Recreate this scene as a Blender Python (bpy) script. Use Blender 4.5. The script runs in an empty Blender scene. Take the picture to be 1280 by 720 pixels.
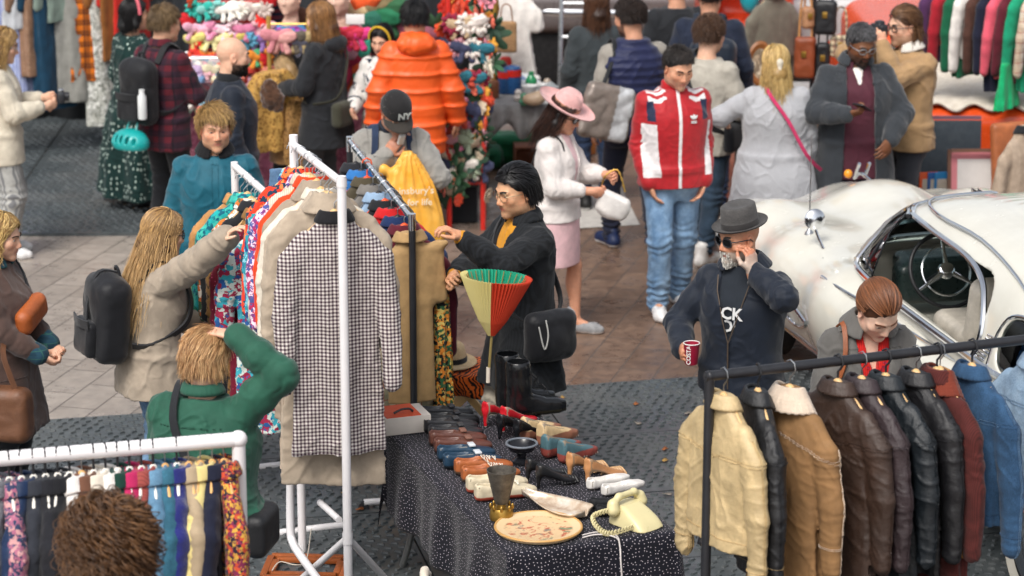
import bpy,bmesh,math,random
import numpy as np
import openvdb
from mathutils import Vector,Matrix,Euler
from mathutils.bvhtree import BVHTree
# ------------------------------------------------------------------ camera, world, sun, exposure
scene=bpy.context.scene
R=math.radians
FPX,CX,CY,CAMZ,PITCH=3400.0,640.0,360.0,5.1,R(15.5)
cam_d=bpy.data.cameras.new("camera");cam=bpy.data.objects.new("camera",cam_d)
scene.collection.objects.link(cam);scene.camera=cam
cam.location=(0,0,CAMZ);cam.rotation_euler=(R(90)-PITCH,0,0)
cam_d.sensor_width=36;cam_d.lens=36*FPX/1280;cam_d.clip_end=3000;cam_d.clip_start=0.5
cam_d.dof.use_dof=True;cam_d.dof.focus_distance=13.2;cam_d.dof.aperture_fstop=2.6;cam_d.dof.aperture_blades=8
world=bpy.data.worlds.new("World");scene.world=world;world.use_nodes=True
SUN_EL,SUN_AZ=R(52),R(205)
nt=world.node_tree;nt.nodes.clear()
sky=nt.nodes.new("ShaderNodeTexSky");sky.sky_type='NISHITA';sky.sun_disc=False
sky.sun_elevation=SUN_EL;sky.sun_rotation=SUN_AZ;sky.air_density=1.0;sky.dust_density=4.0;sky.ozone_density=0.6
hsv=nt.nodes.new("ShaderNodeHueSaturation");hsv.inputs["Saturation"].default_value=0.35
bg=nt.nodes.new("ShaderNodeBackground");bg.inputs["Strength"].default_value=0.15
wo=nt.nodes.new("ShaderNodeOutputWorld")
nt.links.new(sky.outputs[0],hsv.inputs["Color"]);nt.links.new(hsv.outputs[0],bg.inputs["Color"]);nt.links.new(bg.outputs[0],wo.inputs["Surface"])
sun_d=bpy.data.lights.new("sun",'SUN');sun_d.energy=1.5;sun_d.angle=R(22);sun_d.color=(1.0,0.95,0.88)
sun=bpy.data.objects.new("sun",sun_d);scene.collection.objects.link(sun)
sv=Vector((math.sin(SUN_AZ)*math.cos(SUN_EL),math.cos(SUN_AZ)*math.cos(SUN_EL),math.sin(SUN_EL)))
sun.location=(0,0,30);sun.rotation_euler=sv.to_track_quat('Z','Y').to_euler()
scene.view_settings.view_transform='Standard';scene.view_settings.look='None'
scene.view_settings.exposure=0.42;scene.view_settings.gamma=1.0
scene.render.engine='CYCLES'
try:
 scene.cycles.use_denoising=True;scene.cycles.denoiser='OPENIMAGEDENOISE'
except Exception:pass
scene.cycles.max_bounces=6;scene.cycles.diffuse_bounces=3;scene.cycles.glossy_bounces=3;scene.cycles.transmission_bounces=4
scene.cycles.transparent_max_bounces=8;scene.cycles.caustics_reflective=False;scene.cycles.caustics_refractive=False
# ------------------------------------------------------------------ helpers
rng=np.random.default_rng(7);random.seed(7)
_f=Vector((0,math.cos(PITCH),-math.sin(PITCH)));_u=Vector((0,math.sin(PITCH),math.cos(PITCH)))
def ray(px,py):
 return _f+Vector((1,0,0))*((px-CX)/FPX)-_u*((py-CY)/FPX)
def P(px,py,z=0.0):
 d=ray(px,py);t=(z-CAMZ)/d.z
 return Vector((d.x*t,d.y*t,z))
def at(px,py,D):
 d=ray(px,py);t=D/d.y
 return Vector((d.x*t,D,CAMZ+d.z*t))
C=scene.collection
def thing(name,label,cat,loc=(0,0,0),rotz=0.0,group=None):
 o=bpy.data.objects.new(name,None);C.objects.link(o)
 o.location=loc;o.rotation_euler=(0,0,rotz);o.empty_display_size=0.1
 o["label"]=label;o["category"]=cat
 if group:o["group"]=group
 return o
def tag(o,label,cat,group=None):
 o["label"]=label;o["category"]=cat
 if group:o["group"]=group
 return o
def dup(root,loc,rotz,label=None,group=None):
 r=root.copy();C.objects.link(r);r.location=loc;r.rotation_euler=(0,0,rotz)
 if label:r["label"]=label
 if group:r["group"]=group
 for ch in list(root.children):
  c=ch.copy();C.objects.link(c);c.parent=r
  for g in list(ch.children):
   d=g.copy();C.objects.link(d);d.parent=c
 return r
def mesh_obj(name,v,f,mat=None,parent=None,smooth=True,col=None):
 me=bpy.data.meshes.new(name)
 v=np.asarray(v,dtype=np.float32)
 if isinstance(f,np.ndarray)and f.ndim==2:
  n,k=f.shape
  me.vertices.add(len(v));me.vertices.foreach_set("co",v.ravel())
  me.loops.add(n*k);me.loops.foreach_set("vertex_index",f.astype(np.int32).ravel())
  me.polygons.add(n);me.polygons.foreach_set("loop_start",np.arange(0,n*k,k,dtype=np.int32))
  me.polygons.foreach_set("loop_total",np.full(n,k,dtype=np.int32))
  me.update(calc_edges=True)
 else:
  me.from_pydata([tuple(map(float,p))for p in v],[],[tuple(int(i)for i in q)for q in f])
 me.polygons.foreach_set("use_smooth",np.full(len(me.polygons),smooth,dtype=bool))
 if col is not None:
  a=me.color_attributes.new("Col",'FLOAT_COLOR','POINT')
  c=np.ones((len(v),4),dtype=np.float32);c[:,:3]=col
  a.data.foreach_set("color",c.ravel())
 me.update()
 o=bpy.data.objects.new(name,me);C.objects.link(o)
 if mat:me.materials.append(mat)
 if parent:o.parent=parent
 return o
class MB:
 """collects simple shapes into one mesh"""
 def __init__(s):s.v=[];s.f=[];s.c=[]
 def add(s,v,f,col=None):
  b=len(s.v);s.v+=[tuple(p)for p in v];s.f+=[tuple(i+b for i in q)for q in f]
  s.c+=[tuple(col)if col is not None else(1,1,1)]*len(v)
 def box(s,c,size,rz=0.0,bev=0.0,M=None,col=None):
  x,y,z=[a/2 for a in size];b=min(bev,x*.9,y*.9,z*.9)
  if b<=0:
   v=[(sx*x,sy*y,sz*z)for sz in(-1,1)for sy in(-1,1)for sx in(-1,1)]
   f=[(0,2,3,1),(4,5,7,6),(0,1,5,4),(2,6,7,3),(0,4,6,2),(1,3,7,5)]
  else:
   bm=bmesh.new();bmesh.ops.create_cube(bm,size=1)
   for q in bm.verts:q.co=Vector((q.co.x*2*x,q.co.y*2*y,q.co.z*2*z))
   bmesh.ops.bevel(bm,geom=bm.edges[:],offset=b,segments=2,affect='EDGES',profile=0.5)
   v=[tuple(q.co)for q in bm.verts];bm.verts.index_update()
   f=[tuple(q.index for q in fc.verts)for fc in bm.faces];bm.free()
  m=(M if M is not None else Matrix.Rotation(rz,4,'Z'))
  v=[tuple(m@Vector(p)+Vector(c))for p in v]
  s.add(v,f,col);return s
 def tube(s,pts,r,n=8,closed=False,cap=True,col=None):
  pts=[Vector(p)for p in pts];N=len(pts)
  rr=r if hasattr(r,'__len__')else[r]*N
  v=[];prev=None
  for i,p in enumerate(pts):
   a=pts[(i-1)%N]if(closed or i>0)else p;b=pts[(i+1)%N]if(closed or i<N-1)else p
   t=(b-a).normalized()if(b-a).length>1e-9 else Vector((0,0,1))
   if prev is None:
    h=Vector((0,0,1))if abs(t.z)<.9 else Vector((1,0,0));n1=t.cross(h).normalized()
   else:
    n1=(prev-t*prev.dot(t));n1=n1.normalized()if n1.length>1e-6 else t.orthogonal().normalized()
   prev=n1;n2=t.cross(n1)
   for k in range(n):
    q=2*math.pi*k/n;v.append(p+(n1*math.cos(q)+n2*math.sin(q))*rr[i])
  f=[]
  for i in range(N if closed else N-1):
   for k in range(n):
    j=(i+1)%N;f.append((i*n+k,i*n+(k+1)%n,j*n+(k+1)%n,j*n+k))
  if cap and not closed:f+=[tuple(range(n))[::-1],tuple(range((N-1)*n,N*n))]
  s.add(v,f,col);return s
 def lathe(s,prof,c=(0,0,0),n=32,M=None,cap=False,sx=1.0,sy=1.0,col=None):
  v=[];f=[];N=len(prof);m=M if M is not None else Matrix.Identity(4)
  for(r,z)in prof:
   for k in range(n):
    q=2*math.pi*k/n
    v.append(tuple(m@Vector((r*sx*math.cos(q),r*sy*math.sin(q),z))+Vector(c)))
  for i in range(N-1):
   for k in range(n):f.append((i*n+k,i*n+(k+1)%n,(i+1)*n+(k+1)%n,(i+1)*n+k))
  if cap:f+=[tuple(range(n))[::-1],tuple(range((N-1)*n,N*n))]
  s.add(v,f,col);return s
 def ball(s,c,r,n=12,M=None,col=None):
  rad=r if hasattr(r,'__len__')else(r,r,r);m=M if M is not None else Matrix.Identity(4)
  prof=[];v=[];f=[];h=max(4,n//2)
  for i in range(h+1):
   a=math.pi*i/h
   for k in range(n):
    q=2*math.pi*k/n
    v.append(tuple(m@Vector((rad[0]*math.sin(a)*math.cos(q),rad[1]*math.sin(a)*math.sin(q),-rad[2]*math.cos(a)))+Vector(c)))
  for i in range(h):
   for k in range(n):f.append((i*n+k,i*n+(k+1)%n,(i+1)*n+(k+1)%n,(i+1)*n+k))
  s.add(v,f,col);return s
 def build(s,name,mat=None,parent=None,smooth=True,col=False,loc=None):
  o=mesh_obj(name,np.array(s.v),s.f,mat,parent,smooth,np.array(s.c)if col else None)
  if smooth:
   try:
    o.data.set_sharp_from_angle(angle=R(40))
   except Exception:pass
  if loc is not None:o.location=loc
  return o
  # ---------------------------------------------------------------- numpy noise
_perm=np.random.default_rng(3).permutation(256);_perm=np.concatenate([_perm,_perm,_perm])
_grad=np.random.default_rng(4).normal(size=(256,3));_grad/=np.linalg.norm(_grad,axis=1)[:,None]
def pnoise(p):
 i=np.floor(p).astype(int);f=p-i;u=f*f*f*(f*(f*6-15)+10);out=0
 i&=255
 for dx in(0,1):
  for dy in(0,1):
   for dz in(0,1):
    g=_grad[_perm[_perm[_perm[(i[:,0]+dx)&255]+((i[:,1]+dy)&255)]+((i[:,2]+dz)&255)]&255]
    w=(u[:,0]if dx else 1-u[:,0])*(u[:,1]if dy else 1-u[:,1])*(u[:,2]if dz else 1-u[:,2])
    out=out+w*(g*(f-np.array([dx,dy,dz]))).sum(1)
 return out
def folds(v,fx=9,fz=9,amp=.008,seed=0.0,sharp=True,warp=.05):
 """cloth creases: domain-warped ridged noise"""
 s=np.array([fx,fx,fz],dtype=float);q=v*s+seed*17.3
 w=pnoise(v*6+seed*3.1+5)[:,None]*warp*10
 n=pnoise(q+w)
 if sharp:n=(1-np.abs(n)*3.2).clip(-.6,1)*.6
 n2=pnoise(q*2.3+w*2+11)
 return amp*(n+.45*n2)
def creases(v,fx,fz,amp,seed=0.,wd=.07):
 """thin sunken crease lines, as in leather and pressed cloth"""
 q=v*np.array([fx,fx,fz])+seed*13.7;w=pnoise(v*5+seed)[:,None]*.9;a=np.exp(-(pnoise(q+w)/wd)**2);m=np.clip(pnoise(v*4+seed*2.1)*2+.55,0,1)
 return-amp*a*m+amp*.22*pnoise(q*.5+7)
 # ---------------------------------------------------------------- signed-distance modelling
def smin(a,b,k):
 if k<=0:return np.minimum(a,b)
 h=np.clip(.5+.5*(b-a)/k,0,1)
 return b+(a-b)*h-k*h*(1-h)
class SDF:
 def __init__(s):s.p=[]
 def _add(s,fn,lo,hi,k,op):s.p.append((fn,np.array(lo,float),np.array(hi,float),k,op));return s
 def cap(s,a,b,ra,rb=None,k=.03,op='+',flat=1.0):
  rb=ra if rb is None else rb;a=np.array(a,float);b=np.array(b,float);m=max(ra,rb)
  if flat!=1.0:
   fs=np.array([1,flat,1]);a0,b0=a/fs,b/fs
   def fn2(X):
    Y=X/fs;ab=b0-a0;t=np.clip(((Y-a0)@ab)/max(ab@ab,1e-9),0,1);q=Y-a0-t[...,None]*ab
    l=np.linalg.norm(q,axis=-1);g=np.linalg.norm(q/fs,axis=-1);return(l-(ra+(rb-ra)*t))*np.where(g>1e-6,l/np.maximum(g,1e-6),flat)
   return s._add(fn2,np.minimum(a,b)-m,np.maximum(a,b)+m,k,op)
  def fn(X):
   ab=b-a;t=np.clip(((X-a)@ab)/max(ab@ab,1e-9),0,1)
   return np.linalg.norm(X-a-t[...,None]*ab,axis=-1)-(ra+(rb-ra)*t)
  return s._add(fn,np.minimum(a,b)-m,np.maximum(a,b)+m,k,op)
 def chain(s,pts,rs,k=.03,op='+',flat=1.0):
  for i in range(len(pts)-1):s.cap(pts[i],pts[i+1],rs[i],rs[i+1],k,op,flat)
  return s
 def ell(s,c,r,M=None,k=.03,op='+'):
  c=np.array(c,float);r=np.array(r,float);Rm=np.array(M.to_3x3())if M is not None else np.eye(3)
  ext=np.abs(Rm)@r
  def fn(X):
   q=(X-c)@Rm/r;l=np.linalg.norm(q,axis=-1);g=np.linalg.norm(q/r,axis=-1)
   return l*(l-1)/np.maximum(g,1e-6)
  return s._add(fn,c-ext,c+ext,k,op)
 def box(s,c,half,rad=.02,M=None,k=.03,op='+'):
  c=np.array(c,float);h=np.array(half,float);Rm=np.array(M.to_3x3())if M is not None else np.eye(3)
  ext=np.abs(Rm)@h
  def fn(X):
   q=np.abs((X-c)@Rm)-(h-rad)
   return np.linalg.norm(np.maximum(q,0),axis=-1)+np.minimum(q.max(-1),0)-rad
  return s._add(fn,c-ext,c+ext,k,op)
 def loft(s,rings,M=None,p=2.3,k=.03,op='+',fold=None,smooth=True):
  """rings: (z, a, b, cx, cy) in the frame M; fold(theta, z) adds to the radius"""
  rg=np.array(sorted([tuple(r)+(0,)*(5-len(r))for r in rings]),float)
  M=M if M is not None else Matrix.Identity(4);Rm=np.array(M.to_3x3());T=np.array(M.translation)
  z0,z1=rg[0,0],rg[-1,0]
  zz=np.linspace(z0,z1,90);tb=np.stack([np.interp(zz,rg[:,0],rg[:,i])for i in range(5)],1);w_=max(1,int(.035/((z1-z0)/89)))
  if smooth:
   for _ in range(2):
    pd=np.concatenate([2*tb[:1]-tb[1:w_+1][::-1],tb,2*tb[-1:]-tb[-w_-1:-1][::-1]]);cs_=np.cumsum(np.concatenate([np.zeros((1,5)),pd]),0);tb=(cs_[2*w_+1:]-cs_[:-2*w_-1])/(2*w_+1)
  tb[:,0]=zz;tb[:,1:3]=np.maximum(tb[:,1:3],.005);rg=tb
  cor=np.array([(sx*rg[:,1].max()+cx,sy*rg[:,2].max()+cy,z)for sx in(-1,1)for sy in(-1,1)for z in(z0,z1)for cx in(rg[:,3].min(),rg[:,3].max())for cy in(rg[:,4].min(),rg[:,4].max())])@Rm.T+T
  def fn(X):
   q=(X-T)@Rm;z=np.clip(q[...,2],z0,z1)
   a=np.interp(z,rg[:,0],rg[:,1]);b=np.interp(z,rg[:,0],rg[:,2])
   x=q[...,0]-np.interp(z,rg[:,0],rg[:,3]);y=q[...,1]-np.interp(z,rg[:,0],rg[:,4])
   rr=(np.abs(x/a)**p+np.abs(y/b)**p)**(1/p)
   g=np.sqrt((x/a**2)**2+(y/b**2)**2);l=np.sqrt((x/a)**2+(y/b)**2)
   d=(rr-1)*np.where(g>1e-5,l/np.maximum(g,1e-5),np.minimum(a,b))
   d=np.maximum(d,-np.minimum(a,b))
   if fold is not None:d=d-fold(np.arctan2(y/b,x/a),z)
   dz=np.maximum(z0-q[...,2],q[...,2]-z1)
   return np.maximum(d,dz)
  return s._add(fn,cor.min(0)-.03,cor.max(0)+.03,k,op)
 def mesh(s,vox=.01,post=None,iso=0.0):
  pad=4*vox
  pos=[q for q in s.p if q[4]=='+']
  lo=np.min([q[1]for q in pos],axis=0)-pad;hi=np.max([q[2]for q in pos],axis=0)+pad
  n=np.ceil((hi-lo)/vox).astype(int)+1
  A=np.full(n,4*vox,dtype=np.float32)
  ax=[lo[i]+vox*np.arange(n[i])for i in range(3)]
  for fn,l,h,k,op in s.p:
   m=k+3*vox
   i0=np.maximum(np.floor((l-m-lo)/vox).astype(int),0);i1=np.minimum(np.ceil((h+m-lo)/vox).astype(int)+1,n)
   if np.any(i1<=i0):continue
   sl=tuple(slice(i0[i],i1[i])for i in range(3))
   X=np.stack(np.meshgrid(ax[0][sl[0]],ax[1][sl[1]],ax[2][sl[2]],indexing='ij'),-1)
   d=fn(X)
   if op=='+':A[sl]=smin(A[sl],d,k)
   elif op=='-':A[sl]=-smin(-A[sl],d,k)
   elif op=='&':A[sl]=-smin(-A[sl],-d,k)
  if post is not None:
   X=np.stack(np.meshgrid(*ax,indexing='ij'),-1);A=post(A,X).astype(np.float32)
  A=np.clip(A,-4*vox,4*vox)
  g=openvdb.FloatGrid(background=4*vox);g.copyFromArray(np.ascontiguousarray(A))
  v,q=g.convertToQuads(isovalue=iso)
  v=v*vox+lo
  return v.astype(np.float64),np.ascontiguousarray(q[:,::-1]).astype(np.int32)
def normals(v,f):
 n=np.zeros_like(v);a=v[f[:,2]]-v[f[:,0]];b=v[f[:,3]]-v[f[:,1]];c=np.cross(a,b)
 for i in range(4):np.add.at(n,f[:,i],c)
 return n/np.maximum(np.linalg.norm(n,axis=1),1e-12)[:,None]
def relax(v,f,it=1,w=.5):
 for _ in range(it):
  s=np.zeros_like(v);c=np.zeros(len(v))
  for i in range(4):
   j=(i+1)%4
   np.add.at(s,f[:,i],v[f[:,j]]);np.add.at(s,f[:,j],v[f[:,i]]);np.add.at(c,f[:,i],1);np.add.at(c,f[:,j],1)
  v=v*(1-w)+w*s/np.maximum(c,1)[:,None]
 return v
 # ---------------------------------------------------------------- materials
_mats={}
def lin(c):
 if isinstance(c,str):c=[int(c[i:i+2],16)/255 for i in(1,3,5)]
 return tuple(x/12.92 if x<=.04045 else((x+.055)/1.055)**2.4 for x in c)
class NT:
 def __init__(s,name):
  s.m=bpy.data.materials.new(name);s.m.use_nodes=True;s.t=s.m.node_tree;s.t.nodes.clear()
  s.out=s.n("ShaderNodeOutputMaterial");s.b=s.n("ShaderNodeBsdfPrincipled");s.l(s.b.outputs[0],s.out.inputs["Surface"])
  s._co=None
 def n(s,t,**kw):
  x=s.t.nodes.new(t)
  for k,v in kw.items():setattr(x,k,v)
  return x
 def l(s,a,b):s.t.links.new(a,b)
 def co(s):
  if s._co is None:s._co=s.n("ShaderNodeTexCoord").outputs["Object"]
  return s._co
 def map(s,scale=(1,1,1),rot=(0,0,0),loc=(0,0,0),src=None):
  m=s.n("ShaderNodeMapping");m.inputs["Scale"].default_value=scale;m.inputs["Rotation"].default_value=rot;m.inputs["Location"].default_value=loc
  s.l(src or s.co(),m.inputs["Vector"]);return m.outputs[0]
 def noise(s,scale,detail=3,rough=.55,vec=None,dist=0.0):
  x=s.n("ShaderNodeTexNoise");x.inputs["Scale"].default_value=scale;x.inputs["Detail"].default_value=detail
  x.inputs["Roughness"].default_value=rough;x.inputs["Distortion"].default_value=dist;s.l(vec or s.co(),x.inputs["Vector"]);return x.outputs["Fac"]
 def vor(s,scale,feature='F1',vec=None,out="Distance",rand=1.0):
  x=s.n("ShaderNodeTexVoronoi");x.feature=feature;x.inputs["Scale"].default_value=scale
  if "Randomness" in x.inputs:x.inputs["Randomness"].default_value=rand
  s.l(vec or s.co(),x.inputs["Vector"]);return x.outputs[out]
 def ramp(s,fac,stops,interp='LINEAR'):
  r=s.n("ShaderNodeValToRGB");e=r.color_ramp;e.interpolation=interp
  while len(e.elements)>1:e.elements.remove(e.elements[0])
  for i,(p,c)in enumerate(stops):
   x=e.elements[0]if i==0 else e.elements.new(p)
   x.position=p;c=c if hasattr(c,'__len__')else(c,c,c);x.color=tuple(c[:3])+(1,)
  s.l(fac,r.inputs[0]);return r.outputs[0]
 def mix(s,fac,a,b,blend='MIX'):
  m=s.n("ShaderNodeMix");m.data_type='RGBA';m.blend_type=blend
  for sock,val in((m.inputs[0],fac),(m.inputs[6],a),(m.inputs[7],b)):
   if hasattr(val,'links')or hasattr(val,'is_linked'):s.l(val,sock)
   else:sock.default_value=val if sock==m.inputs[0]else tuple(val[:3])+(1,)
  return m.outputs[2]
 def math(s,op,a,b=None,clamp=False):
  m=s.n("ShaderNodeMath");m.operation=op;m.use_clamp=clamp
  for i,val in enumerate((a,b)):
   if val is None:continue
   if hasattr(val,'is_linked'):s.l(val,m.inputs[i])
   else:m.inputs[i].default_value=val
  return m.outputs[0]
 def sep(s,vec=None):
  x=s.n("ShaderNodeSeparateXYZ");s.l(vec or s.co(),x.inputs[0]);return x.outputs
 def attr(s,name="Col"):
  a=s.n("ShaderNodeVertexColor");a.layer_name=name;return a.outputs[0]
 def bump(s,h,strength=.3,dist=.01):
  b=s.n("ShaderNodeBump");b.inputs["Strength"].default_value=strength;b.inputs["Distance"].default_value=dist
  s.l(h,b.inputs["Height"]);s.l(b.outputs[0],s.b.inputs["Normal"]);return b.outputs[0]
 def base(s,c):
  if hasattr(c,'is_linked'):s.l(c,s.b.inputs["Base Color"])
  else:s.b.inputs["Base Color"].default_value=tuple(c[:3])+(1,)
 def fin(s,rough=.8,metal=0.0,sheen=0.0,spec=.5,**kw):
  i=s.b.inputs
  if hasattr(rough,'is_linked'):s.l(rough,i["Roughness"])
  else:i["Roughness"].default_value=rough
  i["Metallic"].default_value=metal;i["Specular IOR Level"].default_value=spec
  if sheen:i["Sheen Weight"].default_value=sheen;i["Sheen Roughness"].default_value=.5
  for k,v in kw.items():
   i[k.replace("_"," ")].default_value=v
  return s.m
def sc(c,k):return tuple(min(1,x*k)for x in c[:3])
def cloth(key,c,rough=.85,sheen=.15,weave=900,mott=.18,bumps=.25):
 """plain woven cloth: slight mottling and a weave bump"""
 k=("cloth",key)
 if k in _mats:return _mats[k]
 t=NT("cloth_"+key);c=lin(c)
 n=t.noise(14,4,.6);col=t.ramp(n,[(.25,sc(c,1-mott)),(.75,sc(c,1+mott))])
 t.base(col);w=t.noise(weave,2,.5);w2=t.noise(70,3,.6)
 t.bump(t.math('ADD',w,w2),bumps,.004)
 _mats[k]=t.fin(rough,0,sheen,.25);return _mats[k]
def leather(key,c,rough=.42,wr=.35):
 k=("leather",key)
 if k in _mats:return _mats[k]
 t=NT("leather_"+key);c=lin(c)
 n=t.noise(9,5,.65);t.base(t.ramp(n,[(.25,sc(c,.7)),(.55,c),(.8,sc(c,1.45))]))
 a=t.noise(26,5,.65,dist=.8);b=t.vor(260);t.bump(t.math('ADD',a,t.math('MULTIPLY',b,.25)),wr,.012)
 _mats[k]=t.fin(t.ramp(t.noise(12,4),[(.3,rough*.75),(.7,rough*1.3)]),0,0,.5);return _mats[k]
def plain(key,c,rough=.5,metal=0.0,var=.08,bump=0.0,bs=60,spec=.5,**kw):
 k=("plain",key)
 if k in _mats:return _mats[k]
 t=NT("mat_"+key);c=lin(c);n=t.noise(7,5,.6)
 t.base(t.ramp(n,[(.3,sc(c,1-var)),(.7,sc(c,1+var))]))
 if bump:t.bump(t.noise(bs,4),bump,.006)
 r=t.ramp(t.noise(23,4),[(.3,max(.02,rough*.8)),(.7,min(1,rough*1.2))])
 _mats[k]=t.fin(r,metal,0,spec,**kw);return _mats[k]
def attrmat(key,rough=.8,sheen=.1,bump=.2,bs=300,spec=.3,**kw):
 """colour held per vertex by the mesh (prints, panels, piping)"""
 k=("attr",key)
 if k in _mats:return _mats[k]
 t=NT("attr_"+key);n=t.noise(30,3);a=t.attr()
 t.base(t.mix(1.0,a,t.ramp(n,[(.3,.85),(.7,1.12)]),'MULTIPLY'))
 if bump:t.bump(t.noise(bs,3),bump,.003)
 _mats[k]=t.fin(rough,0,sheen,spec,**kw);return _mats[k]
def pattern(key,kind,cols,s=1.0,rough=.85,sheen=.1):
 """printed / woven cloth in object space"""
 k=("pat",key)
 if k in _mats:return _mats[k]
 t=NT("print_"+key);c=[lin(x)for x in cols]
 def band(axis,freq,duty=.5,vec=None):
  x=t.sep(vec)[axis];fr=t.math('FRACT',t.math('MULTIPLY',x,freq));return t.math('LESS_THAN',fr,duty)
 if kind=='gingham':
  a=band(0,22*s);b=band(2,22*s);m=t.math('MULTIPLY',t.math('ADD',a,b),.5)
  col=t.ramp(m,[(0,c[0]),(.4,c[1]),(.9,c[2])],'CONSTANT')
 elif kind=='stripe':
  col=t.mix(band(0,30*s,.5),c[0],c[1])
 elif kind=='hstripe':
  col=t.mix(band(2,14*s,.5),c[0],c[1])
 elif kind=='plaid':
  col=t.mix(t.math('MULTIPLY',band(0,9*s,.5),.6),c[0],c[1]);col=t.mix(t.math('MULTIPLY',band(2,9*s,.5),.6),col,c[1])
  l1=t.math('MAXIMUM',band(0,9*s,.09),band(2,9*s,.09));col=t.mix(t.math('MULTIPLY',l1,.7),col,c[2])
 elif kind=='dots':
  d=t.vor(22*s,vec=t.map((1,1,.62)),rand=.45);col=t.mix(t.math('LESS_THAN',d,.27),c[0],c[1])
 elif kind=='stars':
  d=t.vor(52*s,rand=.45);col=t.mix(t.math('LESS_THAN',d,.18),c[0],c[1])
 elif kind=='flatdots':
  at_=t.n("ShaderNodeAttribute");at_.attribute_name="flat";x=t.n("ShaderNodeTexVoronoi");x.voronoi_dimensions='2D';x.inputs["Scale"].default_value=46*s;x.inputs["Randomness"].default_value=.7;t.l(at_.outputs["Vector"],x.inputs["Vector"])
  col=t.mix(t.math('LESS_THAN',x.outputs["Distance"],.115),c[0],c[1])
 elif kind=='leopard':
  d=t.vor(38*s,vec=None);n=t.noise(30*s,3)
  col=t.ramp(t.math('ADD',d,t.math('MULTIPLY',n,.35)),[(0,c[0]),(.42,c[1]),(.5,c[1]),(.62,c[2])])
 elif kind=='zebra':
  w=t.n("ShaderNodeTexWave");w.inputs["Scale"].default_value=9*s;w.inputs["Distortion"].default_value=9;w.inputs["Detail"].default_value=2;w.inputs["Detail Scale"].default_value=1.4
  t.l(t.map((1,1,1),(0,.5,.3)),w.inputs["Vector"]);col=t.ramp(w.outputs["Fac"],[(.42,c[0]),(.52,c[1])])
 elif kind=='floral':
  nz=t.n("ShaderNodeTexNoise");nz.inputs["Scale"].default_value=20*s;nz.inputs["Detail"].default_value=3;t.l(t.co(),nz.inputs["Vector"])
  vm=t.n("ShaderNodeVectorMath");vm.operation='MULTIPLY_ADD';t.l(nz.outputs["Color"],vm.inputs[0]);vm.inputs[1].default_value=(.05/s,)*3;t.l(t.co(),vm.inputs[2])
  v=t.vor(30*s,out="Color",vec=vm.outputs[0]);f=t.sep(v)[0];n=t.noise(40*s,3,.6)
  st=[(i/len(c),x)for i,x in enumerate(c)]
  col=t.ramp(t.math('ADD',t.math('MULTIPLY',f,.7),t.math('MULTIPLY',n,.5)),st,'CONSTANT')
 elif kind=='camo':
  n=t.noise(9*s,3,.5,dist=1.2);st=[(.3+.4*i/len(c),x)for i,x in enumerate(c)];col=t.ramp(n,st,'CONSTANT')
 elif kind=='denim':
  n=t.noise(9*s,4,.6,vec=t.map((1,1,.45)));col=t.ramp(n,[(.3,c[0]),(.7,c[1])])
  tw=t.noise(500,1,vec=t.map((1,1,.25)));col=t.mix(.25,col,t.ramp(tw,[(.35,sc(c[0],.6)),(.65,sc(c[1],1.4))]))
 elif kind=='knit':
  w=t.n("ShaderNodeTexWave");w.bands_direction='X';w.inputs["Scale"].default_value=26*s;w.inputs["Distortion"].default_value=.4
  t.l(t.co(),w.inputs["Vector"]);col=t.ramp(w.outputs["Fac"],[(0,sc(c[0],.62)),(.6,c[0])]);
 elif kind=='herring':
  n=t.noise(220,2);col=t.ramp(n,[(.35,c[0]),(.65,c[1])])
 t.base(t.mix(.18,col,t.ramp(t.noise(20,4),[(.3,(.0,.0,.0)),(.7,(1,1,1))]),'OVERLAY'))
 t.bump(t.noise(600,2),.2,.003)
 _mats[k]=t.fin(rough,0,sheen,.25);return _mats[k]
chrome=plain('chrome','#d8dade',.12,1.0,.03)
steel=plain('steel','#b4b6b8',.3,1.0)
whitepaint=plain('white_paint','#e6e3e4',.35,0,.04)
blackpaint=plain('black_paint','#25262a',.4,0,.2)
wood=plain('pale_wood','#d9b27c',.5,0,.15)
darkwood=plain('dark_wood','#8a5428',.5,0,.2)
def glassmat(key,tint=(.9,.95,.95),rough=.02):
 k=('glass',key)
 if k in _mats:return _mats[k]
 t=NT('glass_'+key);gl=t.n("ShaderNodeBsdfGlossy");gl.inputs["Roughness"].default_value=rough
 tr=t.n("ShaderNodeBsdfTransparent");tr.inputs[0].default_value=tuple(tint)+(1,)
 fr=t.n("ShaderNodeFresnel");fr.inputs[0].default_value=1.5;mx=t.n("ShaderNodeMixShader")
 t.l(fr.outputs[0],mx.inputs[0]);t.l(tr.outputs[0],mx.inputs[1]);t.l(gl.outputs[0],mx.inputs[2]);t.l(mx.outputs[0],t.out.inputs[0])
 t.t.nodes.remove(t.b);_mats[k]=t.m;return t.m
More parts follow.
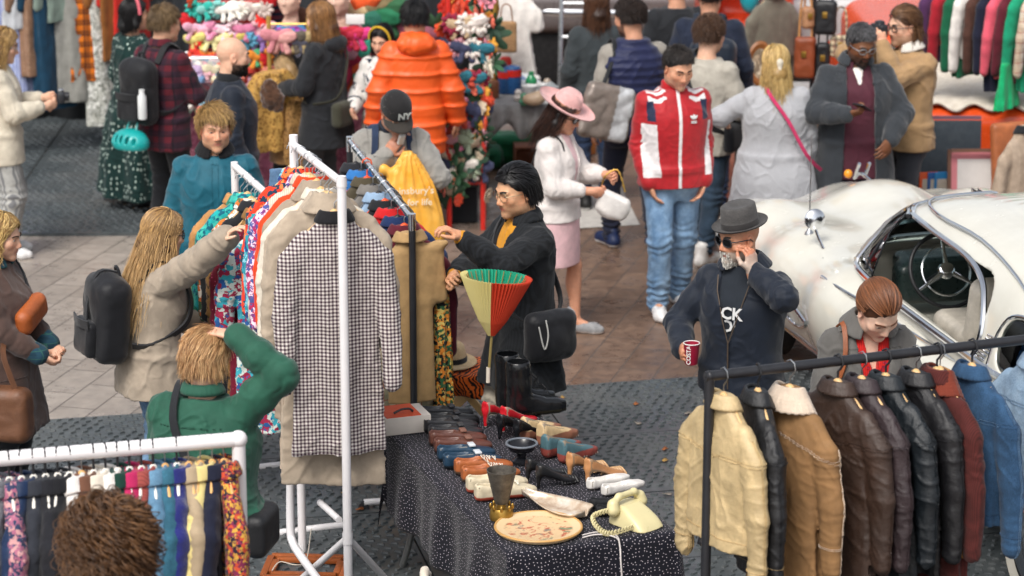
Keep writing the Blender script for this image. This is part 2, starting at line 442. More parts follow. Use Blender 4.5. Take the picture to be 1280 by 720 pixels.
 # ================================================================ people
def xf(M,v):
 v=np.asarray(v,float);A=np.array(M);return v@A[:3,:3].T+A[:3,3]
def V3(a):return Vector(tuple(float(x)for x in a))
MALE=[(.74,.180,.135,0,0),(.86,.178,.132,0,-.005),(.97,.165,.12,0,0),(1.08,.158,.115,0,0),(1.2,.172,.122,0,.004),(1.32,.182,.124,0,.004),(1.40,.150,.102,0,-.004),(1.455,.095,.078,0,-.008),(1.51,.060,.062,0,-.006)]
FEMALE=[(.74,.178,.135,0,0),(.86,.182,.138,0,-.008),(.97,.158,.115,0,0),(1.08,.136,.102,0,.002),(1.2,.150,.122,0,.012),(1.29,.158,.124,0,.012),(1.40,.136,.092,0,-.004),(1.455,.085,.068,0,-.008),(1.51,.054,.056,0,-.006)]
eye_mat=attrmat('eye',.15,0,0,spec=.6)
def skin_mat():
 k=('skin',)
 if k in _mats:return _mats[k]
 t=NT('skin');a=t.attr();t.base(t.mix(1.0,a,t.ramp(t.noise(45,4),[(.3,.9),(.7,1.08)]),'MULTIPLY'))
 t.bump(t.noise(240,3),.12,.002)
 i=t.b.inputs;i["Subsurface Weight"].default_value=.12;i["Subsurface Radius"].default_value=(.012,.005,.003);i["Subsurface Scale"].default_value=.6
 _mats[k]=t.fin(.48,0,0,.4);return _mats[k]
def ribbon(mb,pts,w,th=.006,centre=None):
 pts=[np.array(p,float)for p in pts]
 q=[]
 for i in range(len(pts)-1):
  p0=pts[max(i-1,0)];p1=pts[i];p2=pts[i+1];p3=pts[min(i+2,len(pts)-1)]
  for t in np.linspace(0,1,5)[:-1]:
   q.append(.5*(2*p1+(p2-p0)*t+(2*p0-5*p1+4*p2-p3)*t*t+(3*p1-p0-3*p2+p3)*t**3))
 q.append(pts[-1]);c=np.mean(q,axis=0)if centre is None else np.array(centre,float)
 v=[];f=[]
 for i,p in enumerate(q):
  t=q[min(i+1,len(q)-1)]-q[max(i-1,0)];t/=max(np.linalg.norm(t),1e-9)
  n=p-c;n=n-t*(n@t);n/=max(np.linalg.norm(n),1e-9);b=np.cross(t,n)
  for sx,sy in((-1,-1),(1,-1),(1,1),(-1,1)):v.append(p+b*sx*w/2+n*sy*th/2)
 for i in range(len(q)-1):
  for k in range(4):f.append((i*4+k,i*4+(k+1)%4,i*4+4+(k+1)%4,i*4+4+k))
 mb.add(v,f);return mb
def curve(pts,n=5):
 pts=[np.array(p,float)for p in pts];q=[]
 for i in range(len(pts)-1):
  p0=pts[max(i-1,0)];p1=pts[i];p2=pts[i+1];p3=pts[min(i+2,len(pts)-1)]
  for t in np.linspace(0,1,n+1)[:-1]:
   q.append(.5*(2*p1+(p2-p0)*t+(2*p0-5*p1+4*p2-p3)*t*t+(3*p1-p0-3*p2+p3)*t**3))
 q.append(pts[-1]);return q
HAND={'relaxed':(.35,.25),'grip':(.95,.5),'fist':(1.35,.8),'flat':(.06,.1),'hook':(.75,.3),'pinch':(.6,.7)}
def hand_sdf(s,W,d,pn,side,pose,sc_=1.0):
 """palm + four fingers + thumb; W wrist, d finger direction, pn palm normal (where the palm faces)"""
 d=Vector(d).normalized();pn=Vector(pn);pn=(pn-d*pn.dot(d)).normalized();x=d.cross(pn)*side
 W=Vector(W);cl,th=HAND[pose]
 M=Matrix((x,d,pn)).transposed()
 c=W+d*.052*sc_
 s.ell(c,(.042*sc_,.055*sc_,.0175*sc_),M,k=.015)
 s.cap(W-d*.03,W+d*.02,.026*sc_,.027*sc_,k=.02)
 for i,(ox,L)in enumerate(((.031,.074),(.0105,.084),(-.0105,.078),(-.030,.060))):
  p=W+d*(.088-abs(ox)*.25)*sc_+x*ox*sc_;dd=(d+x*ox*2.6).normalized()
  s.cap(W+d*.05*sc_+x*ox*.8*sc_,p,.0105*sc_,.0102*sc_,k=.008)
  a=0;r=.0096*sc_
  for j,fr in enumerate((.45,.31,.24)):
   a+=cl*(1.0 if j else .8)
   q=p+(dd*math.cos(a)+pn*math.sin(a))*L*fr*sc_
   s.cap(p,q,r,r*.92,k=.003);p=q;r*=.92
 b=W+d*.022*sc_+x*.03*sc_
 p1=b+(d*.55+x*(.75-.3*th)+pn*(.25+th*.5)).normalized()*.042*sc_
 p2=p1+(d*.9+x*(.25-.6*th)+pn*(.25+th*.6)).normalized()*.033*sc_
 p3=p2+(d*.95+x*(.05-.9*th)+pn*(.2+th*.5)).normalized()*.026*sc_
 s.cap(W+d*.012*sc_+x*.012*sc_,p1,.017*sc_,.0125*sc_,k=.012);s.cap(p1,p2,.0118*sc_,.0105*sc_,k=.004);s.cap(p2,p3,.0105*sc_,.0088*sc_,k=.003)
def head_sdf(s,M,g=0.0,sc_=1.06,nose=1.0):
 """g: 0 male .. 1 female"""
 T=lambda p:M@(Vector(p)*sc_)
 e=lambda c,r,k=.02,op='+',rot=None:s.ell(T(c),[x*sc_ for x in r],(M.to_3x3()if rot is None else M.to_3x3()@rot).to_4x4(),k,op)
 e((0,-.015,.035),(.074,.093,.088));e((0,.028,.0),(.064,.066,.085),.03);e((0,.03,-.048),(.058-.005*g,.062,.068),.03)
 for sx in(-1,1):
  e((sx*.05,.0,-.058),(.016,.04,.026),.04)
  e((sx*.043,.062,-.014),(.022,.02,.02),.025)
  e((sx*.031,.098,.010),(.019,.016,.0125),.016,'-')
  e((sx*.031,.0755,.0085),(.0165,.0135,.0115),.005)
  s.cap(T((sx*.012,.0905,.026)),T((sx*.046,.079,.026)),.0075*(1-.4*g)*sc_,k=.014)
  e((sx*.078,-.008,-.004),(.009,.021,.031),.006,rot=Matrix.Rotation(sx*R(-16),3,'Z'))
  e((sx*.085,-.004,-.002),(.006,.011,.017),.005,'-')
  e((sx*.0115,.096,-.0335),(.0085,.011,.0085),.006)
 e((0,.076,-.096),(.022,.020,.019),.025)
 s.cap(T((0,.088,.016)),T((0,.1065*(.97+.03*nose),-.027)),.0075*sc_,.0115*sc_,k=.008)
 e((0,.0785,-.056),(.024,.016,.0155),.012)
 e((0,.0905,-.0535),(.020,.0075,.0045),.004);e((0,.0895,-.0645),(.0175,.008,.0052),.004)
 e((0,.099,-.0588),(.019,.0045,.0013),.003,'-')
 s.cap(M@Vector((0,-.022,-.05)),M@Vector((0,-.035,-.19)),.058-.010*g,.060-.010*g,k=.025)
def strands(M,n,L,steps=9,crown=(0,-.35,.9),lift=.0,wave=0.0,wfreq=60,r=.0032,cols=('#553322','#775533'),region=None,rad=(.083,.102,.096),cen=(0,-.013,.038),seed=1,spread=0.0,sc_=1.06,pull=(0,0,-1),stick=-.02,Lvar=.25,curl=0.0,offs=(.0,.010),keep=False):
 g=np.random.default_rng(seed);d=g.normal(size=(n*8,3));d/=np.linalg.norm(d,axis=1)[:,None]
 if region is None:region=lambda d:(d[:,2]>-.45)&~((d[:,1]>.35)&(d[:,2]<.42))&~((d[:,1]>.05)&(d[:,2]<.02))
 d=d[region(d)][:n];n=len(d);cen=np.array(cen);rad=np.array(rad);off=1+g.uniform(offs[0],offs[1],n)[:,None]/rad.mean()
 p=d*rad*off;Ls=L*(1+g.uniform(-Lvar,Lvar,n));cr=np.array(crown,float);cr/=np.linalg.norm(cr)
 ph=g.uniform(0,6.28,n);jit=g.normal(size=(n,3))*spread;path=[p.copy()];pull=np.array(pull,float)
 for sidx in range(steps):
  nr=p/rad**2;nr/=np.linalg.norm(nr,axis=1)[:,None]
  t=(p/rad)/np.linalg.norm(p/rad,axis=1)[:,None]-cr;t-=nr*(t*nr).sum(1)[:,None];t/=np.maximum(np.linalg.norm(t,axis=1),1e-6)[:,None]
  free=(p[:,2]<stick)[:,None]
  dirv=np.where(free,pull+nr*.06,t+pull*.25*np.clip(sidx/steps,0,1)+nr*lift)+jit
  dirv/=np.linalg.norm(dirv,axis=1)[:,None]
  if curl:
   a=ph+sidx*curl;side=np.cross(dirv,nr);dirv=dirv*.55+side*np.cos(a)[:,None]*.9+nr*np.sin(a)[:,None]*.9
  p=p+dirv*(Ls/steps)[:,None]
  if lift<.2:
   q=np.linalg.norm(p/(rad*off),axis=1)[:,None];p=np.where(~free&(q<1.0),p/np.maximum(q,1e-6),p);p=np.where(~free&(q>1.05)&(lift==0),p*1.05/q,p)
  if keep:
   fz=(p[:,1]>.02)&(p[:,2]<.045)&(np.abs(p[:,0])<.085);sg=np.where(p[:,0]>=0,1,-1)
   p[:,0]=np.where(fz,sg*(np.abs(p[:,0])*.45+.088*.55),p[:,0]);p[:,1]=np.where(fz,p[:,1]*.8,p[:,1])
  w=p.copy()
  if wave:
   side=np.cross(dirv,nr);w=w+side*(wave*min(1,sidx/3)*np.sin(ph+wfreq*(sidx/steps)*Ls))[:,None]
  path.append(w)
 S=np.stack(path,1);K=steps+1
 t=np.gradient(S,axis=1);t/=np.maximum(np.linalg.norm(t,axis=2),1e-9)[...,None]
 nr=S/np.linalg.norm(S,axis=2)[...,None];b=np.cross(t,nr);b/=np.maximum(np.linalg.norm(b,axis=2),1e-9)[...,None];nn=np.cross(b,t)
 prof=(r*(1-.75*(np.arange(K)/steps)**2))[None,:,None]
 rings=[S+prof*(b*math.cos(a)*1.3+nn*math.sin(a))for a in(0,2.09,4.19)]
 v=np.stack(rings,2).reshape(-1,3)
 idx=np.arange(n*K*3).reshape(n,K,3);f=[]
 for k in range(3):f.append(np.stack([idx[:,:-1,k],idx[:,:-1,(k+1)%3],idx[:,1:,(k+1)%3],idx[:,1:,k]],-1).reshape(-1,4))
 c0,c1=np.array(lin(cols[0])),np.array(lin(cols[1]));m=g.uniform(0,1,n)**1.2
 c=(c0+(c1-c0)*m[:,None]);
 if len(cols)>2:
  tt=(np.arange(K)/steps)[None,:,None];c=c[:,None,:]*(1-tt)+np.array(lin(cols[2]))*tt
  c=np.repeat(c.reshape(-1,3),3,axis=0)
 else:c=np.repeat(c,K*3,axis=0)
 return xf(M,(v+cen)*sc_),np.concatenate(f),c
hair_mat=attrmat('hair',.42,0,0,spec=.5)
class Person:
 def __init__(s,label,px,py,h,yaw,sex='m',girth=1.0,lean=0,twist=0,side=0,head=(0,0,0),armL=None,armR=None,feet=None,skin='#d9a888',vox=.007,beard=None,brow='#3a2a20',lips='#b06a60',face=True,at_=None,group=None,depth=1.0,bare=False,iris='#2a3a40'):
  s.sex=sex;s.girth=girth;s.k=h/1.75;s.depth=depth
  s.Mt=Matrix.Translation((0,0,.95))@Matrix.Rotation(R(twist),4,'Z')@Matrix.Rotation(R(-lean),4,'X')@Matrix.Rotation(R(side),4,'Y')@Matrix.Translation((0,0,-.95))
  hy,hd,hr=head
  s.Mh=s.Mt@Matrix.Translation((0,-.012,1.515))@Matrix.Rotation(R(hy),4,'Z')@Matrix.Rotation(R(-hd),4,'X')@Matrix.Rotation(R(hr),4,'Y')@Matrix.Translation((0,.032,.115))
  top=s.Mh@Vector((0,-.012,.13));rz=Matrix.Rotation(R(yaw),3,'Z')
  if at_ is not None:g=Vector(at_)
  else:
   tp=rz@(top*s.k);w=P(px,py,tp.z);g=Vector((w.x-tp.x,w.y-tp.y,0))
  s.root=thing("person",label,"person",(g.x,g.y,0),R(yaw),group);s.root.scale=(s.k,)*3
  s.W=Matrix.Translation((g.x,g.y,0))@Matrix.Rotation(R(yaw),4,'Z')@Matrix.Scale(s.k,4);s.Wi=s.W.inverted()
  s.rings=MALE if sex=='m' else FEMALE;g_=0 if sex=='m' else 1
  s.shx=.168 if sex=='m' else .145;s.shx*=(.6+.4*girth)
  s.arm={}
  for sd,spec in((-1,armL),(1,armR)):
   spec=spec or{}
   S=s.Mt@Vector((sd*s.shx,-.005,1.392));tgt=spec.get('to');
   if tgt is None:tgt=s.Mt@Vector((sd*(s.shx+.075+.05*(girth-1)),.07,.88))
   elif isinstance(tgt,tuple)and tgt[0]=='w':tgt=s.Wi@Vector(tgt[1])
   elif isinstance(tgt,tuple)and tgt[0]=='h':tgt=s.Mh@Vector(tgt[1])
   else:tgt=Vector(tgt)
   hint=Vector(spec.get('elbow',(sd*.5,-.7,-.5)));U,F=.285,.26
   dv=tgt-S;L=dv.length;mx=(U+F)*.995
   if L>mx:tgt=S+dv*(mx/L);dv=tgt-S;L=mx
   a=(U*U-F*F+L*L)/(2*L);hh=math.sqrt(max(U*U-a*a,0));n=dv.normalized();pn=hint-n*hint.dot(n);pn.normalize()
   E=S+n*a+pn*hh;fd=(tgt-E).normalized()
   s.arm[sd]=dict(S=S,E=E,W=tgt,d=Vector(spec.get('dir',fd)).normalized(),pn=Vector(spec.get('palm',(-sd,.1,.1))),pose=spec.get('hand','relaxed'),fd=fd,hide=spec.get('hide',False))
  ft=feet or[(-.095,.0,0),(.095,.0,0)]
  s.leg={}
  for sd,(fx,fy,fz)in zip((-1,1),ft):
   H=Vector((sd*.092,0,.90));A=Vector((fx,fy-.02,.085+fz));dv=A-H;L=min(dv.length,.829);n=dv.normalized();A=H+n*L
   hh=math.sqrt(max(.415**2-(L/2)**2,0));pn=Vector((sd*.1,1,0));pn=(pn-n*pn.dot(n)).normalized()
   s.leg[sd]=dict(H=H,K=H+n*L/2+pn*hh,A=A)
  b=SDF()
  b.loft([(z,a*.80*(girth if z<1.38 else 1),bb*.80*(girth*depth if z<1.38 else 1),cx,cy)for z,a,bb,cx,cy in s.rings if z>.84],s.Mt,k=.03)
  b.loft([(.84,.12,.08),(.9,.13,.09),(1.0,.12,.085)],k=.03)
  for sd in(-1,1):
   q=s.arm[sd];b.chain([s.Mt@Vector((sd*.09,0,1.39)),q['S'],q['E'],q['W']],[.046,.042,.036,.026],k=.02)
   if not q['hide']:hand_sdf(b,q['W'],q['d'],q['pn'],-sd,q['pose'],1.0 if sex=='m' else .92)
   l=s.leg[sd];lf=1.0 if bare else .72;b.chain([l['H'],l['K'],l['A']],[.075*lf,.05*lf,.036*lf],k=.02)
   if bare:b.ell(l['K']+(l['A']-l['K'])*.3+Vector((0,-.018,0)),(.043,.045,.1),k=.04)
   b.chain([l['A']+Vector((0,0,0)),l['A']+Vector((sd*.02,.13,-.05))],[.036,.03],k=.02)
  head_sdf(b,s.Mh,g_)
  v,f=b.mesh(vox)
  hl=xf(s.Mh.inverted(),v)/1.06;c=np.tile(np.array(lin(skin)),(len(v),1))
  x,y,z=np.abs(hl[:,0]),hl[:,1],hl[:,2];ish=(z>-.16)
  def blend(m,colr,w):m=(np.clip(m,0,1)*w)[:,None];return c*(1-m)+np.array(colr)*m
  sk=np.array(lin(skin));red=np.array([min(1,sk[0]*1.02),sk[1]*.72,sk[2]*.68])
  c=blend(np.exp(-((x-.042)**2+(z+.02)**2)/.0006)*(y>.03),red,.5)
  c=blend(np.exp(-(x**2+(z+.028)**2)/.00025)*(y>.085),red,.5)
  c=blend(((x>.07)&(z>-.05)&(z<.04)&ish)*1.0,red,.35)
  c=blend(np.exp(-((x/.024)**4+((z+.0588)/.0095)**4))*(y>.068)*ish,lin(lips),.85)
  if beard:
   m=((z<-.038-.25*np.maximum(0,.03-x)*0)&(y>-.015)&(z>-.125))*1.0
   m*=np.clip((-.036-z+np.clip((.062-y)*.9,0,.03))/.01,0,1)
   lipm=np.exp(-((x/.024)**4+((z+.0588)/.010)**4));m=m*(1-lipm)
   s.beardmask=m;c=blend(m*ish,lin(beard[0]),beard[1])
  wr=np.zeros(len(v))
  for sd in(-1,1):
   q=s.arm[sd];dd=np.linalg.norm(v-np.array(q['W']+q['d']*.1),axis=1);wr=np.maximum(wr,np.exp(-(dd/.05)**2))
  c=blend(wr,red,.35)
  s.bv,s.bf=v,f
  s.body=mesh_obj("body",v,f,skin_mat(),s.root,True,c)
  if face:
   for sx in(-1,1):
    e=MB();Me=s.Mh.to_3x3().to_4x4();cc=s.Mh@(Vector((sx*.031,.0778,.0085))*1.06)
    n=14;vs=[];cs=[];fs=[];rr=.0148
    fw=s.Mh.to_3x3()@Vector((0,1,-.12));fw.normalize();rt=(s.Mh.to_3x3()@Vector((1,0,0)));up=rt.cross(fw)
    wht=lin('#e6dfd8');ir=lin(iris)
    for i in range(9):
     a=math.pi*.5*i/8
     for k in range(n):
      t=2*math.pi*k/n;vs.append(cc+fw*rr*math.cos(a)*.82+(rt*math.cos(t)*1.05+up*math.sin(t)*.62)*rr*math.sin(a))
      cs.append((.01,.01,.01)if i<=1 else(ir if i<=3 else wht))
    for i in range(8):
     for k in range(n):fs.append((i*n+k,i*n+(k+1)%n,(i+1)*n+(k+1)%n,(i+1)*n+k))
    mesh_obj("eye",np.array(vs),fs,eye_mat,s.root,True,np.array(cs))
    br=MB();pts=[s.Mh@(Vector(p)*1.06)for p in((sx*.013,.0985,.026),(sx*.028,.0965,.033),(sx*.042,.0885,.0325),(sx*.052,.077,.026))]
    ribbon(br,pts,.009 if sex=='m' else .0065,.004,centre=s.Mh@Vector((0,0,.0)));br.build("eyebrow",plain('brow'+brow,brow,.7),s.root)
 def c(s,p):return s.Mt@Vector(p)
 def h(s,p):return s.Mh@Vector(p)
 def w(s,p):return s.W@Vector(p)
 def tring(s,off,extra=0):
  gi=s.girth;return[(z,a*(gi if z<1.38 else(1+(gi-1)*.4))+off*(1 if z<1.42 else .6),b*(gi*s.depth if z<1.38 else 1)+off*(1 if z<1.42 else .6),cx,cy+(gi-1)*.05*(z<1.3))for z,a,b,cx,cy in s.rings]
 def top(s,mat,name="jacket",off=.022,hem=.80,sleeve=True,cuff=0.0,flare=0.0,fold=.007,fx=8,fz=9,neck=1.475,cuts=(),adds=(),shoulder=.058,vox=.009,colf=None,seed=0.,sharp=True,slen=1.0,split=None,rings=None,wrist=.044,elbow=.054,post=None,drape=0.0,parent=None,quilt=None):
  g=SDF();rg=rings or s.tring(off);z_=np.array([r[0]for r in rg])
  low=[r for r in rg if .92<=r[0]<neck];low.append((neck,np.interp(neck,z_,[r[1]for r in rg]),np.interp(neck,z_,[r[2]for r in rg]),0,-.007))
  gi=s.girth
  fo=(lambda th,z:drape*np.sin(th*7+seed)*np.clip((1.05-z)/.4,0,1.5))if drape else None
  g.loft(low,s.Mt,k=.04)
  if hem<.93:
   hr=[(z,a,b,cx,cy)for z,a,b,cx,cy in rg if hem<z<1.06 and z>.8]
   a0=np.interp(max(hem,.8),z_,[r[1]for r in rg]);b0=np.interp(max(hem,.8),z_,[r[2]for r in rg])
   hr.append((hem,a0+flare,b0+flare*.8,0,0))
   if hem<.7:hr.append((.80,a0+flare*.25,b0+flare*.2,0,0))
   tw=s.Mt.to_3x3();
   g.loft(hr,Matrix.Translation((0,0,0)),k=.05,fold=fo)
  if sleeve:
   for sd in(-1,1):
    q=s.arm[sd];e=q['E']+(q['W']-q['E'])*(slen if slen<=1 else 1)-q['fd']*.012
    pts=[s.Mt@Vector((sd*.085,-.005,1.392)),q['S'],q['S'].lerp(q['E'],.5),q['E'],q['E'].lerp(e,.55),e]
    if sleeve=='short':pts=[pts[0],q['S'],q['S'].lerp(q['E'],.75)];g.chain(pts,[shoulder*.9,shoulder+off*.5,elbow+off*.6],k=.04)
    else:g.chain(pts,[shoulder*.9,shoulder+off*.45,(shoulder+elbow)/2+off*.5,elbow+off*.55,(elbow+wrist)/2+off*.5,wrist+off*.35],k=.028)
    if cuff:g.cap(e-q['fd']*cuff,e+q['fd']*.004,wrist+off*.5,wrist+off*.5,k=.008)
  for ad in adds:ad(g)
  for cu in cuts:cu(g)
  v,f=g.mesh(vox,post);n=normals(v,f)
  a=folds(v,fx*.8,fz*.6,fold*.7,seed+len(name),sharp)
  for sd in(-1,1):
   q=s.arm[sd];E=np.array(q['E']);S=np.array(q['S'])
   if sleeve:
    ax=np.array(q['fd']);dE=np.linalg.norm(v-E,axis=1);wgt=np.exp(-(dE/.11)**2)
    a=a+wgt*.0045*np.sin(((v-E)@ax)*115+pnoise(v*14+seed)*7)
  if quilt:zt=xf(s.Mt.inverted(),v)[:,2]+.006*pnoise(v*9);a=a*.45-quilt[0]*np.exp(-((zt/quilt[1]+.5)%1-.5)**2*(quilt[1]/.014)**2)
  a=a+creases(v,7,6,fold*.8,seed+31,.06)+creases(v,13,12,fold*.35,seed+37,.06)
  v=v+n*a[:,None]
  col=None
  if colf is not None:col=colf(s,v,n)
  o=mesh_obj(name,v,f,mat,parent or s.root,True,col);s.tv,s.tf,s.tn=v,f,n
  return o
 def patch(s,name,mask,mat,off=.004,src=None,parent=None,relaxit=2):
  """a panel / stripe / print lying on the last garment: the faces inside mask, lifted and given thickness"""
  v,f,n=src or(s.tv,s.tf,s.tn);m=mask(xf(s.Mt.inverted(),v))
  q=f[m[f].all(1)]
  if len(q)==0:return None
  ids=np.unique(q);rm=np.full(len(v),-1);rm[ids]=np.arange(len(ids));q2=rm[q]
  top=v[ids]+n[ids]*off;bot=v[ids]-n[ids]*.004;N=len(ids)
  e=np.concatenate([q2[:,[i,(i+1)%4]]for i in range(4)]);key=np.sort(e,1);_,inv,cnt=np.unique(key,axis=0,return_inverse=True,return_counts=True)
  be=e[cnt[inv.ravel()]==1];side=np.stack([be[:,1],be[:,0],be[:,0]+N,be[:,1]+N],1)
  return mesh_obj(name,np.concatenate([top,bot]),np.concatenate([q2,side]),mat,parent or s.root,True)
 def collar(s,mat,kind='stand',z=1.475,r=.062,h=.035,th=.011,gap=0.0,name='collar',tilt=.5,wide=0.0):
  g=SDF();pts=[]
  for i in range(25):
   t=R(90+gap)+(2*math.pi-2*R(gap))*i/24
   pts.append((math.cos(t),math.sin(t)))
  for j in np.linspace(0,1,9):
   for i in range(24):
    (x0,y0),(x1,y1)=pts[i],pts[i+1]
    def pt(x,y):
     rr=r+(wide*j if kind!='stand' else-.004*j)
     return s.c((x*rr*1.03,y*rr*1.0-.008,z+(h*(1-j)if kind!='stand' else h*j)-tilt*.05*max(0,y)))
    g.cap(pt(x0,y0),pt(x1,y1),th*.6,k=.012)
  v,f=g.mesh(.006);return mesh_obj(name,v,f,mat,s.root)
 def trousers(s,mat,off=.012,rad=(.088,.062,.05),name="trousers",fold=.005,hem=.0,vox=.009,seed=2.,waist=1.0):
  g=SDF();gi=s.girth
  rg=s.tring(off);g.loft([(z,a,b,cx,cy)for z,a,b,cx,cy in rg if .8<z<1.05]+[(.75,.165*(.5+gi*.5),.10,0,-.01)],Matrix.Identity(4),k=.05)
  for sd in(-1,1):
   l=s.leg[sd];A=l['A']+(l['K']-l['A']).normalized()*hem
   g.chain([l['H']-Vector((0,0,.02)),l['K'],l['K'].lerp(A,.6),A],[rad[0]+off,rad[1]+off,(rad[1]+rad[2])/2+off*.8,rad[2]+off],k=.03)
  v,f=g.mesh(vox);n=normals(v,f);a=folds(v,7,11,fold,seed)
  for sd in(-1,1):
   l=s.leg[sd];zz=v[:,2];a=a+np.exp(-((zz-l['A'].z-.06)/.09)**2)*.0045*np.sin(zz*140+pnoise(v*13)*6)+np.exp(-((zz-l['K'].z)/.08)**2)*.0025*np.sin(zz*110+pnoise(v*10)*6)
  v=v+n*a[:,None];return mesh_obj(name,v,f,mat,s.root)
 def skirt(s,mat,hem=.5,off=.02,flare=.03,fold=.006,name="skirt",top=1.04,drape=.0,fx=9,fz=2.5,vox=.009):
  g=SDF();rg=s.tring(off);z_=[r[0]for r in rg];a0=np.interp(.86,z_,[r[1]for r in rg]);b0=np.interp(.86,z_,[r[2]for r in rg])
  fo=(lambda th,z:drape*np.sin(th*9)*np.clip((.9-z)/.4,0,1.5))if drape else None
  g.loft([(z,a,b,cx,cy)for z,a,b,cx,cy in rg if .84<z<top]+[(hem,a0+flare,b0+flare,0,0),(.72,a0+flare*.35,b0+flare*.35,0,0)],k=.03,fold=fo)
  v,f=g.mesh(vox);n=normals(v,f);v=v+n*folds(v,fx,fz,fold,4.)[:,None];s.tv,s.tf,s.tn=v,f,n
  return mesh_obj(name,v,f,mat,s.root)
 def shoes(s,col='#222222',sole='#dddddd',yawo=8,big=1.0,high=0.0,sole_h=.026,rough=.5,toe=None):
  for sd in(-1,1):
   l=s.leg[sd];A=l['A'];g=SDF();M=Matrix.Translation((A.x,A.y,A.z-.085))@Matrix.Rotation(R(-sd*yawo),4,'Z')
   T=lambda p:M@Vector(p)
   g.chain([T((0,-.055,.045)),T((0,.06,.042)),T((sd*.004,.14,.036)),T((sd*.002,.185,.032))],[.040*big,.041*big,.043*big,.030*big],k=.02)
   g.cap(T((0,-.03,.05)),T((0,-.022,.105+high)),.044*big,.047*big,k=.03)
   g.box(T((0,.06,-.05)),(.2,.3,.05),.001,M.to_3x3().to_4x4(),k=.004,op='-')
   v,f=g.mesh(.006);zl=xf(M.inverted(),v)
   c=np.where((zl[:,2]<sole_h)[:,None],np.array(lin(sole)),np.array(lin(col)))
   if toe is not None:c=np.where(((zl[:,1]>.11)&(zl[:,2]<.06))[:,None],np.array(lin(toe)),c)
   lace=(np.abs(zl[:,0])<.018)&(zl[:,1]>.02)&(zl[:,1]<.1)&(zl[:,2]>.05)&(np.sin(zl[:,1]*300)>.2)
   n=normals(v,f);v=v+n*(lace*.003)[:,None]
   mesh_obj("shoe",v,f,attrmat('shoe%.1f'%rough,rough,0,.1,200),s.root,True,c)
 def hair(s,style='short',cols=('#4a3526','#6b4d35'),seed=1,n=None,L=None,name="hair",**kw):
  g=SDF();M=s.Mh;M3=M.to_3x3().to_4x4();T=lambda p:M@(Vector(p)*1.06);vs=[];fs=[];cs=[];base=0
  E=lambda c,r,k=.02,op='+':g.ell(T(c),[x*1.06 for x in r],M3,k,op)
  E((0,-.016,.038),(.081,.099,.094))
  if style in('short','crop','curly','sidepart','curtain','quiff'):
   E((0,.105,-.028),(.10,.085,.085),.02,'-');g.box(T((0,0,-.135)),(.2,.2,.1),.01,M3,k=.02,op='-')
   for sx in(-1,1):g.box(T((sx*.10,.055,-.07)),(.06,.06,.09),.01,M3,k=.02,op='-')
  else:
   E((0,.11,-.03),(.072,.085,.085),.015,'-')
  if style in('long','bob','longcurly'):
   d=L if L else(.30 if style!='bob' else .12)
   for sx in(-1,1):
    g.chain([T((sx*.07,-.01,.01)),T((sx*.074,-.015,-.06)),T((sx*.07,-.03,-.06-d*.6))],[.026,.027,.018],k=.03)
   g.chain([T((0,-.06,.0)),T((0,-.075,-.07)),T((0,-.08,-.05-d))],[.06,.06,.035],k=.04)
  if style in('tied','bun','ponytail'):
   if style=='bun':E((0,-.12,.0),(.035,.032,.035),.02)
   if style=='tied':g.chain([T((0,-.10,-.02)),T((0,-.125,-.05)),T((0,-.115,-.13))],[.03,.028,.012],k=.02)
  v,f=g.mesh(.007);n_=normals(v,f);hl=xf(M.inverted(),v);v=v+n_*(.004*pnoise(hl*np.array([60,25,25])+seed))[:,None]
  c0=np.array(lin(cols[0]));vs.append(v);fs.append(f);cs.append(np.tile(c0*.7,(len(v),1)));base=len(v)
  face_ok=None
  P_=dict(short=dict(n=2200,L=.042,steps=4,lift=.16,spread=.22,r=.0019),crop=dict(n=2200,L=.017,steps=3,lift=.3,spread=.3,r=.0016),curly=dict(n=2400,L=.075,steps=10,curl=1.0,lift=.3,r=.0024),quiff=dict(n=2400,L=.052,steps=5,lift=.30,spread=.16,crown=(.3,-.75,.6),r=.0019,offs=(0,.012)),curtain=dict(n=2800,L=.066,steps=9,crown=(-.35,.62,.75),r=.0026,stick=.0,pull=(0,-.1,-1),offs=(.0,.014),spread=.03),sidepart=dict(n=900,L=.10,steps=6,crown=(.5,.3,.8),r=.003,spread=.1,offs=(.0,.014)),long=dict(n=2800,L=.42,steps=14,crown=(.1,.25,.95),r=.0021,wave=.006,wfreq=40,spread=.07,pull=(0,-.08,-1)),bob=dict(n=2400,L=.23,steps=9,crown=(.1,.15,.97),r=.0022,wave=.004,spread=.05),longcurly=dict(n=1500,L=.30,steps=16,crown=(.1,.1,.95),r=.0026,curl=.75,lift=.12,spread=.06,offs=(0,.02)),tied=dict(n=2600,L=.16,steps=8,crown=(0,1.0,.25),r=.0018,pull=(0,-1,-.1),stick=-.5),bun=dict(n=1000,L=.14,steps=8,crown=(0,.9,.4),r=.0032,pull=(0,-1,.2),stick=-.5),ponytail=dict(n=900,L=.16,steps=8,crown=(0,1.0,.3),r=.0032,pull=(0,-1,0),stick=-.5))[style]
  P_['keep']=style in('long','bob','longcurly','curtain');P_.update(kw)
  if n:P_['n']=n
  if L:P_['L']=L+(.18 if style in('long','bob','longcurly')else 0)
  nn=P_.pop('n');LL=P_.pop('L')
  v,f,c=strands(M,nn,LL,cols=cols,seed=seed,**P_)
  vs.append(v);fs.append(f+base);cs.append(c)
  return mesh_obj(name,np.concatenate(vs),np.concatenate(fs),hair_mat,s.root,True,np.concatenate(cs))
